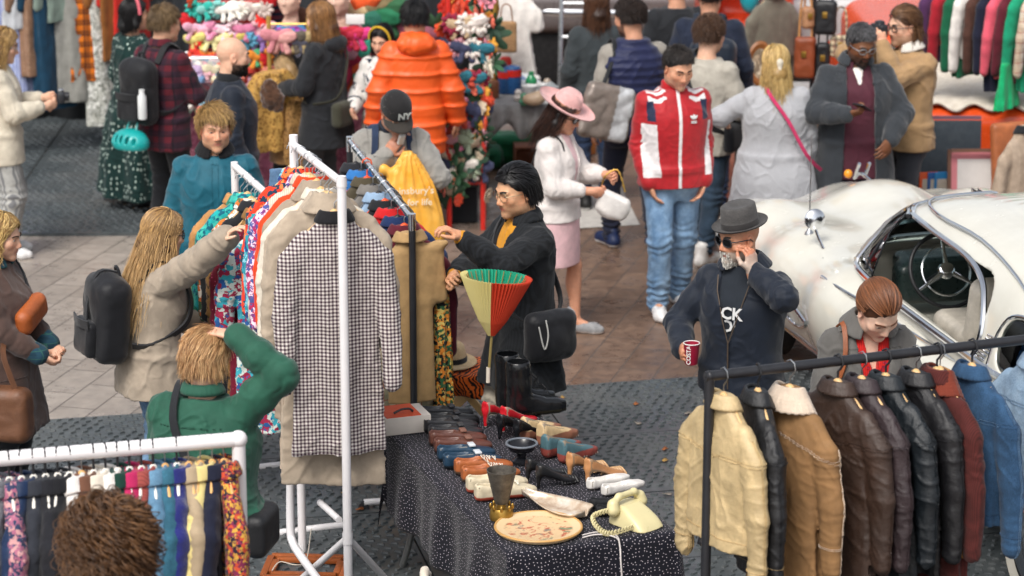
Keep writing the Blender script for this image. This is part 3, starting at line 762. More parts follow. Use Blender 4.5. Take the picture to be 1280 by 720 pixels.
 def beard(s,col,off=.010,name="beard",zmin=-.12,goatee=False):
  hl=xf(s.Mh.inverted(),s.bv)/1.06;x=np.abs(hl[:,0]);m=s.beardmask>.5
  if goatee:m&=(x<.034)&(hl[:,1]>.04)
  f=s.bf[m[s.bf].all(1)]
  if len(f)==0:return
  n=normals(s.bv,s.bf);ids=np.unique(f);rm=np.full(len(s.bv),-1);rm[ids]=np.arange(len(ids));g=np.random.default_rng(5)
  d=n[ids]*.5+np.array(s.Mh.to_3x3()@Vector((0,.25,-.9)));d/=np.linalg.norm(d,axis=1)[:,None]
  base=s.bv[ids];vs=[];fs=[];N=len(ids);cs=[];rep=3;c0=np.array(lin(col))
  for r_ in range(rep):
   p=base+g.normal(size=(N,3))*.0025;L=off*g.uniform(.6,1.4,N)[:,None];t=np.cross(d,g.normal(size=(N,3)));t/=np.linalg.norm(t,axis=1)[:,None];t*=.0022
   dd=d+g.normal(size=(N,3))*.25
   vs+=[p-t,p+t,p+dd*L+t*.5,p+dd*L-t*.5];b=r_*4*N;i=np.arange(N)
   fs.append(np.stack([b+i,b+N+i,b+2*N+i,b+3*N+i],1));cs+=[np.tile(c0,(N,1))*g.uniform(.7,1.25,N)[:,None]]*4
  mesh_obj(name,np.concatenate(vs),np.concatenate(fs),hair_mat,s.root,False,np.concatenate(cs))
 def glasses(s,kind='round',mat=None,lens=None,name="glasses",size=1.0):
  m=MB();T=lambda p:s.Mh@(Vector(p)*1.06);mat=mat or steel
  for sx in(-1,1):
   pts=[]
   for i in range(20):
    a=2*math.pi*i/20;cx=math.cos(a);sz=math.sin(a)
    if kind!='round':cx=math.copysign(abs(cx)**.7,cx);sz=math.copysign(abs(sz)**.7,sz)*.82
    pts.append(T((sx*.0325+cx*.0225*size,.103-.010*abs(sx*.0325+cx*.0225)/.05,.006+sz*.0215*size)))
   m.tube(pts,.0016 if kind=='round' else .0034,6,closed=True)
   m.tube([T((sx*.056,.094,.012)),T((sx*.080,.05,.013)),T((sx*.084,-.005,.010)),T((sx*.082,-.02,-.005))],.0016 if kind=='round' else .003,6)
  m.tube([T((-.011,.105,.012)),T((0,.109,.014)),T((.011,.105,.012))],.0018,6)
  o=m.build(name,mat,s.root)
  if lens is not None:
   for sx in(-1,1):
    l=MB();n=20;ring=[]
    for i in range(n):
     a=2*math.pi*i/n;cx=math.cos(a);sz=math.sin(a)
     if kind!='round':cx=math.copysign(abs(cx)**.7,cx);sz=math.copysign(abs(sz)**.7,sz)*.82
     ring.append(T((sx*.0325+cx*.022*size,.103-.010*abs(sx*.0325+cx*.0225)/.05,.006+sz*.021*size)))
    l.add(ring+[p-(s.Mh.to_3x3()@Vector((0,.0015,0)))for p in ring],[tuple(range(n)),tuple(range(2*n-1,n-1,-1))]+[(i,i+n,(i+1)%n+n,(i+1)%n)for i in range(n)]);l.build("lens",lens,o)
 def lathe_hat(s,prof,mat,name="hat",sx=.93,sy=1.1,tilt=0,c=(0,-.012,.075),parent=None,n=36,pinch=0.0):
  m=MB();m.lathe(prof,(0,0,0),n,None,False,sx,sy)
  v=np.array(m.v)
  if pinch:
   zt=v[:,2].max();t=np.clip((v[:,2]-zt*.45)/(zt*.55),0,1)
   v[:,2]-=t*pinch*np.exp(-(v[:,0]/.028)**2)*(v[:,2]>zt*.6);v[:,0]*=1-t*.18*(v[:,1]>0)*np.clip(v[:,1]/.08,0,1)
  M=s.Mh@Matrix.Translation(Vector(c)*1.06)@Matrix.Rotation(R(tilt),4,'X')
  o=mesh_obj(name,xf(M,v*1.06),m.f,mat,parent or s.root);return o,M
 def held(s,name,label,cat,centre,group=None):
  """a thing carried by this person: its own top-level Empty; parts are built in the person's frame and shifted"""
  c=Vector(centre);o=thing(name,label,cat,s.W@c,s.root.rotation_euler.z,group);o.scale=s.root.scale
  def put(ob):ob.parent=o;ob.location=-c;return ob
  return o,put
 def strap_pts(s,sd=1,off=.03,low=.93,x0=.10,front=True):
  o=off;pts=[(sd*x0,0,1.478+o),(sd*(x0-.01),.085+o*.8,1.40),(sd*.01,.128+o,1.22),(-sd*.12,.11+o,1.04),(-sd*(.185+o),.02,low)]
  bk=[(sd*x0,0,1.478+o),(sd*(x0-.01),-.10-o*.8,1.40),(sd*.01,-.13-o,1.22),(-sd*.12,-.125-o,1.04),(-sd*(.185+o),-.03,low)]
  return[s.c(p)for p in bk[::-1][:-1]]+[s.c(p)for p in pts]
 def backpack(s,label,mat,half=(.15,.085,.21),cz=1.20,cy=-.235,pocket=True,pmat=None,off=.03,seed=3.,cx=0.0,tilt=0):
  root,put=s.held("backpack",label,"backpack",s.c((cx,cy,cz)))
  M3=s.Mt.to_3x3().to_4x4()@Matrix.Rotation(R(tilt),4,'Y');T=lambda p:s.c((cx,cy,cz))+M3.to_3x3()@Vector(p)
  g=SDF();g.box(T((0,0,0)),half,.07,M3,k=.03);g.ell(T((0,-.01,half[2]*.55)),(half[0]*.95,half[1]*1.05,half[2]*.55),M3,k=.04)
  v,f=g.mesh(.008);n=normals(v,f);v=v+n*folds(v,8,8,.007,seed)[:,None];put(mesh_obj("bag_body",v,f,mat))
  if pocket:
   g=SDF();g.box(T((0,-half[1]-.015,-half[2]*.42)),(half[0]*.72,.035,half[2]*.42),.03,M3,k=.02);v,f=g.mesh(.007);n=normals(v,f);v=v+n*folds(v,10,10,.004,seed+1)[:,None]
   put(mesh_obj("pocket",v,f,pmat or mat))
   m=MB();ribbon(m,[T((-half[0]*.7,-half[1]-.045,-half[2]*.05)),T((0,-half[1]-.058,-half[2]*.08)),T((half[0]*.7,-half[1]-.045,-half[2]*.05))],.05,.008,centre=T((0,0,0)));put(m.build("pocket_flap",pmat or mat))
  m=MB();m.tube(curve([T((-.035,half[1]*.6,half[2]*.9)),T((-.02,half[1]*.4,half[2]*1.18)),T((.02,half[1]*.4,half[2]*1.18)),T((.035,half[1]*.6,half[2]*.9))]),.009,6);put(m.build("handle",mat))
  for sd in(-1,1):
   m=MB();ribbon(m,[s.c((sd*.08,-.135,1.38)),s.c((sd*.095,-.03,1.478+off)),s.c((sd*.11,.08+off*.8,1.42)),s.c((sd*.135,.13+off,1.28)),s.c((sd*.165,.09+off,1.15)),s.c((sd*.17,-.06,1.04)),s.c((sd*.12,-.16,1.03))],.045,.012,centre=s.c((0,0,1.2)))
   put(m.build("strap",mat))
  return root,put,T
def vcut(p,z0,z1,w):return lambda g:g.loft([(z0,.005,.12,0,.16),(z1,w,.13,0,.16),(z1+.12,w*1.15,.14,0,.15)],p.Mt,p=6,k=.004,op='-',smooth=False)
def lettering(name,text,size,M,mat,parent,bold=.0,loc=None):
 """raised lettering on a real surface: M maps text x -> right, y -> up, z -> out"""
 cu=bpy.data.curves.new("t",'FONT');cu.body=text;cu.size=size;cu.align_x='CENTER';cu.extrude=.001;cu.offset=bold;cu.resolution_u=2
 o=bpy.data.objects.new("t",cu);C.objects.link(o);dg=bpy.context.evaluated_depsgraph_get();me=bpy.data.meshes.new_from_object(o.evaluated_get(dg));bpy.data.objects.remove(o);me.name=name
 q=bpy.data.objects.new(name,me);C.objects.link(q);me.transform(M);me.materials.clear();me.materials.append(mat);q.parent=parent
 if loc is not None:q.location=loc
 return q
def frame(o,x,y):
 x=Vector(x).normalized();y=Vector(y);z=x.cross(y).normalized();y=z.cross(x);M=Matrix((x,y,z)).transposed().to_4x4();M.translation=Vector(o);return M
 # ================================================================ ground
def structure(o):o["kind"]="structure";return o
GA=R(15)
def ground_mat():
 t=NT("stone_setts");m=t.map((1,1,1),(0,0,R(90)+GA));br=t.n("ShaderNodeTexBrick")
 br.inputs["Scale"].default_value=1.0;br.inputs["Mortar Size"].default_value=.006;br.inputs["Mortar Smooth"].default_value=.3;br.inputs["Bias"].default_value=0
 br.inputs["Brick Width"].default_value=.46;br.inputs["Row Height"].default_value=.24;br.offset=.43
 br.inputs["Color1"].default_value=(.2,.2,.2,1);br.inputs["Color2"].default_value=(.9,.9,.9,1);br.inputs["Mortar"].default_value=(0,0,0,1)
 t.l(m,br.inputs["Vector"]);per=br.outputs["Color"]
 n=t.noise(2.2,6,.65);n2=t.noise(11,5,.7);big=t.noise(.45,3,.5)
 dry=t.ramp(n2,[(.3,lin('#857c74')),(.7,lin('#a1978d'))]);wet=t.ramp(n2,[(.3,lin('#59473c')),(.7,lin('#806857'))])
 x=t.sep()[0];g=t.math('ADD',t.math('MULTIPLY',t.math('ADD',x,1.7),.55),t.math('MULTIPLY',t.math('SUBTRACT',n,.5),1.6));g=t.math('MINIMUM',t.math('MAXIMUM',g,0),1)
 c=t.mix(g,dry,wet);c=t.mix(.32,c,per,'SOFT_LIGHT')
 st=t.ramp(t.noise(1.3,6,.7),[(.52,0),(.7,1)]);c=t.mix(t.math('MULTIPLY',st,.28),c,lin('#4a3d36'))
 c=t.mix(t.math('MULTIPLY',br.outputs["Fac"],.75),c,lin('#57504b'));t.base(c)
 rough=t.ramp(t.math('ADD',t.math('MULTIPLY',n,.6),t.math('MULTIPLY',n2,.4)),[(.36,.16),(.62,.55)])
 h=t.math('SUBTRACT',t.math('MULTIPLY',n2,.4),t.math('MULTIPLY',br.outputs["Fac"],1.0));t.bump(h,.5,.006)
 return t.fin(rough,0,0,.5)
structure(mesh_obj("ground",[(-900,-300,0),(900,-300,0),(900,1500,0),(-900,1500,0)],[(0,1,2,3)],ground_mat()))
def mat_mat():
 t=NT("trackway_plastic");n=t.noise(1.6,6,.65);n2=t.noise(18,5,.65)
 c=t.ramp(n2,[(.3,lin('#3a4043')),(.7,lin('#565c5e'))]);c=t.mix(t.math('MULTIPLY',t.ramp(n,[(.45,0),(.7,1)]),.35),c,lin('#6b6a67'));t.base(c)
 t.bump(n2,.10,.003);return t.fin(t.ramp(n,[(.35,.24),(.65,.48)]),0,0,.5)
MATM=mat_mat()
def trackway(name,corner,ux,nx,ny,px=1.18,py=1.0,gap=.012):
 """plastic ground-protection panels with raised dashes; corner = near-left, ux = direction of the rows"""
 ux=Vector((ux[0],ux[1],0)).normalized();uy=Vector((-ux.y,ux.x,0));v=[];f=[]
 def q(o,a,b,c,d):
  n=len(v);v.extend([o+ux*x+uy*y+Vector((0,0,z))for x,y,z in(a,b,c,d)]);f.append((n,n+1,n+2,n+3))
 rg=random.Random(5)
 for i in range(nx):
  for j in range(ny):
   o=Vector((corner[0],corner[1],0))+ux*(i*px)+uy*(j*py);z=.022+rg.uniform(0,.003);a,b=px-gap,py-gap
   q(o,(0,0,z),(a,0,z),(a,b,z),(0,b,z));q(o,(0,0,0),(a,0,0),(a,0,z),(0,0,z));q(o,(a,0,0),(a,b,0),(a,b,z),(a,0,z));q(o,(a,b,0),(0,b,0),(0,b,z),(a,b,z));q(o,(0,b,0),(0,0,0),(0,0,z),(0,b,z))
   for bi in range(4):
    for bj in range(3):
     vert=(bi+bj+i+j)%2;bx=.045+bi*(px-.06)/4;by=.05+bj*(py-.07)/3;W,H=(px-.06)/4,(py-.07)/3
     for r in range(5):
      for k in range(4):
       cx,cy=bx+(k+.5)*W/4+(r%2)*W/10,by+(r+.5)*H/5;l,w=(.021,.0085);
       if cx>a-.03:continue
       ca,sa=(math.cos(.6),math.sin(.6))if vert else(math.cos(-.6),math.sin(-.6));h=.010
       pts=[(cx+ca*x-sa*y,cy+sa*x+ca*y)for x,y in((-l,-w),(l,-w),(l,w),(-l,w))];tp=[(cx+(x-cx)*.7,cy+(y-cy)*.6)for x,y in pts]
       q(o,*[(x,y,z+h)for x,y in tp])
       for e in range(4):q(o,(*pts[e],z),(*pts[(e+1)%4],z),(*tp[(e+1)%4],z+h),(*tp[e],z+h))
 return structure(mesh_obj(name,[tuple(p)for p in v],np.array(f),MATM,None,False))
e0=P(-60,536);e1=P(1000,466);d=(e1-e0).normalized();up2=Vector((-d.y,d.x,0))
trackway("trackway_mats",e0-up2*7.0-d*1.2,d,9,7)
f0=P(-160,296);trackway("trackway_mats_far",(f0.x-.3,f0.y),(1,.012),3,6)
for i in range(9):
 b=P(20+i*27,292);tag(MB().box((0,0,0),(.10,.05,.02),bev=.004).build("edge_marking",plain('hazard_yellow','#c9b23c',.6,0,.2),loc=(b.x,b.y-.035,.012)),"worn yellow dash along the front edge of the far grey mats","marking","yellow dashes along the mat edge")
lf=random.Random(8)
for i in range(22):
 b=P(lf.uniform(330,860),lf.uniform(490,650));V=[(math.cos(a)*.024*(1+.5*(k%2)),math.sin(a)*.013*(1+.4*(k%2)),.004+.004*math.sin(a*2))for k,a in enumerate([j*.698 for j in range(9)])]
 q=mesh_obj("fallen_leaf",V,[tuple(range(9))],plain('leaflitter%d'%(i%3),('#9a5a2c','#b08a4a','#8a8278')[i%3],.8));q.location=(b.x,b.y,.034);q.rotation_euler=(0,0,lf.uniform(0,6));q.modifiers.new("t",'SOLIDIFY').thickness=.002
 tag(q,('small brown dead leaf lying on the grey mats','small yellowish dead leaf lying on the grey mats','small scrap of grey litter lying on the grey mats')[i%3],('leaf','leaf','litter')[i%3],('brown leaves on the mats','yellow leaves on the mats','grey scraps on the mats')[i%3])
 # ================================================================ hanging garments
def garment(name,label,cat,mat,p,rz,L=.75,w=.21,th=.05,sleeves='long',collar=None,cstyle='shirt',group=None,seed=0.,vox=.012,flare=.0,fold=.010,hang='#d9b27c',hook='steel',slen=.60,fz=2.4,fx=11,swing=.02,extra=None,sharp=True,tilt=0.0,hanger=True,crease=0.0,placket=False,part='cloth'):
 root=thing(name,label,cat,p,rz,group)
 if tilt:root.rotation_euler=(0,tilt,rz)
 g=SDF();rnd=random.Random(int(seed*13)+1);w*=rnd.uniform(.86,1.02);ph=rnd.uniform(0,6)
 fo=lambda t_,z:fold*.9*np.sin(t_*5+ph+z*1.5)*np.clip((-z-.25)/.5,0,1.2)
 if sleeves=='skirt':
  g.loft([(-.10,w*.72,.03),(-.16,w*.75,.035),(-.10-L,w*(1+flare),th)],k=.02,fold=lambda t_,z:fold*1.3*np.sin(t_*9+ph)*np.clip((-z-.12)/.3,0,1.2))
 else:
  g.loft([(-.085,.045,.038),(-.115,.072,.042),(-.15,w*.52,.045),(-.20,w*.84,.045),(-.25,w*.96,th),(-.42,w*.97,th*1.05),(-.09-L*.7,w*(.97+flare*.5),th),(-.09-L,w*(.98+flare),th)],k=.03,fold=fo,p=3.0,smooth=True)
  if sleeves=='long':
   for sx in(-1,1):
    sw=swing*(1+rnd.uniform(-.6,.6));g.chain([(sx*(w-.055),0,-.225),(sx*(w+.015),sw*.3,-.33),(sx*(w+.055),sw,-.20-slen*.55),(sx*(w+.065),sw*2.2,-.20-slen)],[.052,.066,.060,.048],k=.014,flat=.72)
  elif sleeves=='short':
   for sx in(-1,1):g.chain([(sx*(w-.04),0,-.205),(sx*(w+.03),.0,-.32),(sx*(w+.04),0,-.40)],[.05,.065,.07],k=.03,flat=.55)
 if extra:extra(g)
 v,f=g.mesh(vox);n=normals(v,f)
 a=folds(v,fx,fz,fold*.75,seed+1,sharp)+folds(v,18,9,fold*.25,seed+9,sharp)
 if crease:vd=v+np.abs(v[:,:1])*np.array([[0,0,.7]]);a=a+creases(vd,7,8,crease,seed+5)+creases(vd,13,15,crease*.6,seed+6)+(np.abs(v[:,0])>w*.95)*creases(v,4,17,crease*.9,seed+8,.12)
 v=v+n*(a*np.clip((-v[:,2]-.10)/.12,.15,1))[:,None]
 body=mesh_obj(part,v,f,mat,root)
 if placket and sleeves!='skirt':lift('placket',(v,f,n),lambda v,n:(np.abs(v[:,0])<.022)&(n[:,1]<-.15)&(v[:,2]<-.19),mat,root,.005)
 if collar is not None and sleeves!='skirt':
  c=SDF();N=22
  for j in np.linspace(0,1,7 if cstyle=='wide' else 5):
   pts=[]
   for i in range(N+1):
    t_=R(100)+R(340)*i/N;drop={'shirt':.045,'wide':.085,'stand':-.03}[cstyle]
    rr=.058+(.022+.03*(cstyle=='wide'))*j*(cstyle!='stand')
    fr=max(0,math.cos(t_-R(90)))
    pts.append((math.cos(t_)*rr*1.15,math.sin(t_)*rr*.8,-.082-drop*j-.04*fr*fr-.04*fr*j*(cstyle=='wide')))
   for i in range(N):c.cap(pts[i],pts[i+1],.0062,k=.010)
  cv,cf=c.mesh(min(vox,.009));mesh_obj("collar",cv,cf,collar,root)
 if hanger:
  m=MB();hc=MB();hm={'steel':steel,'black':blackpaint,'orange':plain('orange_plastic','#e8541c',.4)}[hook]
  hc.tube([(0,.0,-.085),(0,0,-.045),(.014,0,-.03),(.028,0,-.008),(.022,0,.018),(0,0,.030),(-.022,0,.018),(-.026,0,.002)],.0028 if hook=='steel' else .005,6)
  hc.build("hanger_hook",hm,root)
  hb=plain('hanger'+hang,hang,.5,0,.12);b=SDF();b.chain([(-w*.72,0,-.19),(-.05,0,-.112),(0,0,-.088),(.05,0,-.112),(w*.72,0,-.19)],[.008,.011,.014,.011,.008],k=.01)
  hv,hf=b.mesh(.008);mesh_obj("hanger",hv,hf,hb,root)
 root['gv']=0;del root['gv']
 return root,body,(v,f,n)
def lift(name,src,mask,mat,parent,off=.003):
 v,f,n=src;m=mask(v,n);q=f[m[f].all(1)]
 if len(q)==0:return None
 ids=np.unique(q);rm=np.full(len(v),-1);rm[ids]=np.arange(len(ids));q2=rm[q];N=len(ids)
 e=np.concatenate([q2[:,[i,(i+1)%4]]for i in range(4)]);key=np.sort(e,1);_,inv,cnt=np.unique(key,axis=0,return_inverse=True,return_counts=True)
 be=e[cnt[inv.ravel()]==1];side=np.stack([be[:,1],be[:,0],be[:,0]+N,be[:,1]+N],1)
 return mesh_obj(name,np.concatenate([v[ids]+n[ids]*off,v[ids]-n[ids]*.003]),np.concatenate([q2,side]),mat,parent)
def rail_frame(a,b):
 d=Vector(b)-Vector(a);return math.atan2(d.y,d.x),d.length
 # ---------------------------------------------------------------- rack A: tall white rack with the gingham coat
A0=at(427,228,12.4);A1=P(367,181,A0.z);aang,alen=rail_frame(A0,A1);ad=(A1-A0).normalized();an=Vector((-ad.y,ad.x,0))
ra=thing("clothes_rack","tall white clothes rack carrying the gingham coat at its front end","clothes rack",(A0.x,A0.y,0))
def rel(p,o):return Vector(p)-Vector((o.location.x,o.location.y,o.location.z))
m=MB();m.tube([rel(A0-ad*.01,ra),rel(A1+ad*.03,ra)],.019,14);m.build("rail",whitepaint,ra)
m=MB();m.tube([(0,0,.02),(0,0,A0.z+.03)],.022,14);m.lathe([(.025,-.02),(.025,.02)],(0,0,A0.z),14);m.build("post",whitepaint,ra)
b_=rel(A1,ra);m=MB();m.tube([(b_.x,b_.y,.02),(b_.x,b_.y,A0.z+.05)],.022,14);m.build("post",whitepaint,ra)
zj=at(427,672,12.4).z
for px in(372,486):
 m=MB();e=P(px,728,.03);m.tube([(0,0,zj),rel(e,ra)],.017,12);m.build("brace",whitepaint,ra)
m=MB();m.lathe([(.026,-.03),(.026,.03)],(0,0,zj),14);m.build("joint",whitepaint,ra)
m=MB();q=[at(363,600,12.75),at(363,660,12.75),at(366,678,12.72),at(376,695,12.6),at(400,728,12.5)];m.tube([rel(x,ra)for x in curve(q,4)],.021,12);m.build("bent_leg",whitepaint,ra)
m=MB();m.tube([rel(at(400,628,12.7),ra),rel(at(424,650,12.45),ra)],.017,12);m.build("brace",whitepaint,ra)
ARZ=aang-R(90)
GA_grp="clothes hanging on the tall white rack"
ging=pattern('gingham','gingham',['#3c2a34','#8a7f80','#d2cbc4'],2.5)
trench=cloth('trench','#a99a88',.8,.1);trench2=cloth('trench2','#b5a593');cream=cloth('cream','#d9d0c0');
def onA(t):return A0+ad*t
r0,b0,s0=garment("gingham_coat","black and white gingham long coat facing the camera at the front of the white rack","coat",ging,onA(.135)-Vector((0,0,.085)),ARZ+R(-9),1.20,.222,.06,collar=cloth('blackcol','#16161a'),cstyle='shirt',seed=1,vox=.008,flare=.12,slen=.72,group=GA_grp,hang='#d9b27c',fold=.015,swing=-.03,crease=.005)
lift("button_placket",s0,lambda v,n:(np.abs(v[:,0]-.0)<.022)&(n[:,1]<-.2)&(v[:,2]<-.17),ging,r0,.004)
m=MB()
lift("hem_lining",s0,lambda v,n:(v[:,2]<-1.262),cloth('blackcol','#16161a'),r0,.001)
for sx in(-1,1):lift("cuff",s0,lambda v,n:(sx*v[:,0]>.2)&(v[:,2]<-.93)&(v[:,2]>-.99)&(np.abs(v[:,0])>.235),cloth('blackcol','#16161a'),r0,.004)
tr=[("trench_coat","beige trench coat with buttoned belt hanging directly behind the gingham coat",trench,1.46,.225,.13),("trench_coat","paler beige trench coat, second behind the gingham coat",trench2,1.40,.225,.20),("zip_jacket","cream zip-up jacket with a striped hood edge beside the gingham collar",cream,.62,.22,.27),("trench_coat","taupe raincoat furthest of the beige coats on the white rack",cloth('taupe','#9d8e7d'),1.2,.22,.34),("crochet_jumper","bright orange crochet knit top among beige coats on the white rack",pattern('orangeknit','knit',['#f0481c'],1.4),.70,.21,.42),("cardigan","cream ribbed cardigan next to the orange crochet top",pattern('creamknit','knit',['#d6ccba'],1.2),.85,.21,.48),("print_dress","pink and purple floral print dress behind the orange knit",pattern('pinkfloral','floral',['#d977a8','#7a3a78','#efd0e0','#4a5a9a','#b02a5a'],1.8),1.0,.20,.56),("print_blouse","black blouse with big red flowers under a wooden hanger",pattern('redfloral','floral',['#141420','#e23a22','#e23a22','#1f3a50','#f08040'],1.1),.7,.2,.64),("print_skirt","blue tropical print long dress beside the pink floral one",pattern('bluefloral','floral',['#1f5a9a','#2a90a0','#80c0d0','#204080'],1.0),1.15,.20,.72),("denim_skirt","small denim piece clipped high on the white rack",pattern('denim_d','denim',['#3a5070','#6080a0']),.4,.17,.80)]
for i,(nm,lb,mt,L,w,t_)in enumerate(tr):
 garment(nm,lb,nm.replace('_',' '),mt,onA(t_+.095)-Vector((0,0,random.uniform(0,.05))),ARZ+R(random.uniform(-26,6)),L,w,.045,collar=mt if nm!='denim_skirt' else None,sleeves='skirt' if nm=='denim_skirt' else 'long',cstyle='wide' if 'trench' in nm else 'shirt',seed=2+i,flare=.15,crease=.006,placket='coat' in nm,group=GA_grp,vox=.011,swing=-.02)
 # ---------------------------------------------------------------- rack B: second white rail behind, to the left
B0=P(293,207,1.78);B1=B0-ad*1.05;
rb=thing("clothes_rack","second white rail with chrome hooks in front of the man in teal","clothes rack",(B0.x,B0.y,0))
m=MB();m.tube([rel(B0,rb),rel(B1,rb)],.019,14);m.build("rail",whitepaint,rb)
for q in(B0,B1):
 m=MB();m.tube([rel((q.x,q.y,.02),rb),rel((q.x,q.y,B0.z+.02),rb)],.02,12);m.build("post",whitepaint,rb)
 m=MB();m.tube([rel((q.x,q.y,.03)+(an*.3).to_tuple()if False else Vector((q.x,q.y,.03))+an*.3,rb),rel(Vector((q.x,q.y,.03))-an*.3,rb)],.02,12);m.build("foot",whitepaint,rb)
gB="clothes hanging on the second white rail"
bl=[("suede_jacket","tan suede jacket with cream yoke at the far end of the second rail",plain('tan_suede','#b5834e',.85,0,.2),.72,.22,.12),("silk_blouse","emerald green silk blouse on the second white rail",cloth('emerald','#0f7a62',.5),.62,.21,.20),("print_blouse","teal batik print blouse beside the emerald blouse",pattern('tealprint','floral',['#127a86','#1fa0a0','#0f5a70','#40b8a8'],1.2),.65,.21,.28),("print_blouse","white blouse with orange and green leaves on the second rail",pattern('leafprint','floral',['#e8e2d6','#e8e2d6','#d87030','#4a6a48','#e8e2d6'],1.0),.66,.21,.36),("black_dress","long black dress in the shade of the second rail",cloth('blk','#1f2125'),1.2,.2,.45),("leopard_dress","dark leopard print dress hanging low on the second rail",pattern('leopd','leopard',['#1a120c','#3a2412','#8a6436'],1.0),1.15,.2,.54),("lace_dress","cream lace dress with a dark trim on the second rail",pattern('lace','herring',['#d8ccb8','#b8a890']),1.1,.2,.63),("burgundy_dress","burgundy dotted long dress beside the cream lace one",pattern('burgd','stars',['#6a1228','#c05070'],1.0),1.12,.2,.71),("print_dress","long blue and turquoise printed dress nearest the green jacket",pattern('blueprint','floral',['#2a70a8','#3aa0b0','#d0d8d0','#a02848','#2a5a98'],1.1),1.15,.2,.80)]
for i,(nm,lb,mt,L,w,t_)in enumerate(bl):
 garment(nm,lb,nm.split('_')[-1],mt,B0-ad*t_-Vector((0,0,random.uniform(0,.05))),ARZ+R(random.uniform(-24,14)),L,w,.045,collar=mt,seed=20+i,flare=.12,group=gB,vox=.012,slen=.5,crease=.007)
 # ---------------------------------------------------------------- rack C: chrome rail with black posts
CZ=1.62;C0=P(515,274,CZ);C1=P(437,177,CZ);cang,clen=rail_frame(C0,C1);cd=(C1-C0).normalized();cn=Vector((-cd.y,cd.x,0))
rc=thing("clothes_rack","chrome clothes rail with a scuffed black post behind the table of shoes","clothes rack",(C0.x,C0.y,0))
m=MB();m.tube([rel(C0,rc),rel(C1,rc)],.017,14);m.build("rail",chrome,rc)
for q in(C0,C1):
 l=rel(q,rc);m=MB();m.tube([(l.x,l.y,.03),(l.x,l.y,CZ-.06)],.019,14);m.build("post",blackpaint,rc);m=MB();m.tube([(l.x,l.y,CZ-.06),(l.x,l.y,CZ+.03)],.021,14);m.build("post_cap",chrome,rc)
 m=MB();m.tube([(l.x+cn.x*.28,l.y+cn.y*.28,.06),(l.x-cn.x*.28,l.y-cn.y*.28,.06)],.018,12);m.build("foot",whitepaint,rc)
 for s_ in(-1,1):
  m=MB();e=Vector((l.x,l.y,0))+cn*.28*s_;m.tube([(e.x,e.y-.011,.032),(e.x,e.y+.011,.032)],.030,16);m.box((e.x,e.y,.055),(.03,.02,.03),bev=.004);m.build("castor",blackpaint,rc)
gC="clothes hanging on the chrome rail";CRZ=cang-R(90)
tan=cloth('tan_jacket','#b08f62',.8,.1)
r1,b1,s1=garment("tan_jacket","tan cotton jacket whose shoulder the man in glasses pulls outward","jacket",tan,C0+cd*.07,CRZ+R(6),.94,.14,.05,sleeves=None,collar=tan,cstyle='shirt',seed=40,vox=.009,group=gC,slen=.5,swing=-.03,extra=lambda g:(g.box((.03,-.01,-.33),(.165,.03,.17),.028,Matrix.Rotation(R(-5),4,'Y')),g.cap((.15,-.01,-.17),(.19,-.03,-.155),.022,.016)),flare=.06,hanger=False,crease=.002,fold=.006,placket=True)
cl=[("shirt","maroon shirt collar showing behind the tan jacket",cloth('maroon','#5a1a28'),.6),("shirt","navy shirt third along the chrome rail",cloth('navy2','#1c2f58'),.62),("jumper","scarlet jumper bunched on the chrome rail",cloth('scarlet','#c41f22'),.6),("jacket","black jacket in the middle of the chrome rail",cloth('blk','#1f2125'),.7),("shirt","pale blue shirt sticking out of the chrome rail",cloth('paleblue','#8fa9c4'),.6),("jumper","grey jumper near the far end of the chrome rail",cloth('greyj','#77736e'),.62),("jacket","olive brown jacket with a bright orange hanger on the chrome rail",cloth('olive','#4d4636'),.68),("shirt","bright blue shirt at the far end of the chrome rail",cloth('brblue','#2f6fb0'),.6),("jacket","charcoal jacket last on the chrome rail",cloth('charc','#25262b'),.7)]
for i,(nm,lb,mt,L)in enumerate(cl):
 garment(nm,lb,nm,mt,C0+cd*(.22+i*.19),CRZ+R(random.uniform(-14,14)),L,.2,.05,collar=mt,seed=50+i,vox=.012,group=gC,hang='#1c1c1f' if i%3 else '#e8541c',hook='orange' if 'orange' in lb else 'steel')
garment("print_scarf","yellow green and black patterned scarf hanging below the tan jacket","scarf",pattern('scarf','floral',['#b8963a','#2a5a3a','#141414','#c87a28','#c8b060'],2.0),C0+cd*.18+Vector((.19,-.03,-.3)),CRZ,.75,.06,.03,sleeves='skirt',seed=71,group=gC,hanger=False)
garment("plaid_skirt","pale plaid skirt with a red lining below the tan jacket","skirt",pattern('pplaid','plaid',['#cfc4a8','#8a8a70','#a04030'],1.6),C0+cd*.2+Vector((0,0,-.35)),CRZ,.75,.2,.05,sleeves='skirt',seed=72,group=gC,hanger=False)
# ---------------------------------------------------------------- rack D: black rack of leather jackets, right foreground
DZ=1.80;D0=P(887,470,DZ);D1=P(1310,421,DZ);dang,dlen=rail_frame(D0,D1);dd=(D1-D0).normalized();dn=Vector((-dd.y,dd.x,0))
rd=thing("clothes_rack","black metal clothes rack of leather jackets in the right foreground","clothes rack",(D0.x,D0.y,0))
m=MB();m.tube([rel(D0-dd*.02,rd),rel(D1,rd)],.021,16);m.build("rail",blackpaint,rd)
for q in(D0,D1):
 l=rel(q,rd);m=MB();m.tube([(l.x,l.y,.03),(l.x,l.y,DZ-.01)],.021,14);m.ball((l.x,l.y,DZ),.024,12);m.build("post",blackpaint,rd)
 m=MB();m.tube([(l.x+dn.x*.3,l.y+dn.y*.3,.03),(l.x-dn.x*.3,l.y-dn.y*.3,.03)],.02,12);m.build("foot",blackpaint,rd)
gD="jackets hanging on the black rack";DRZ=dang-R(90)
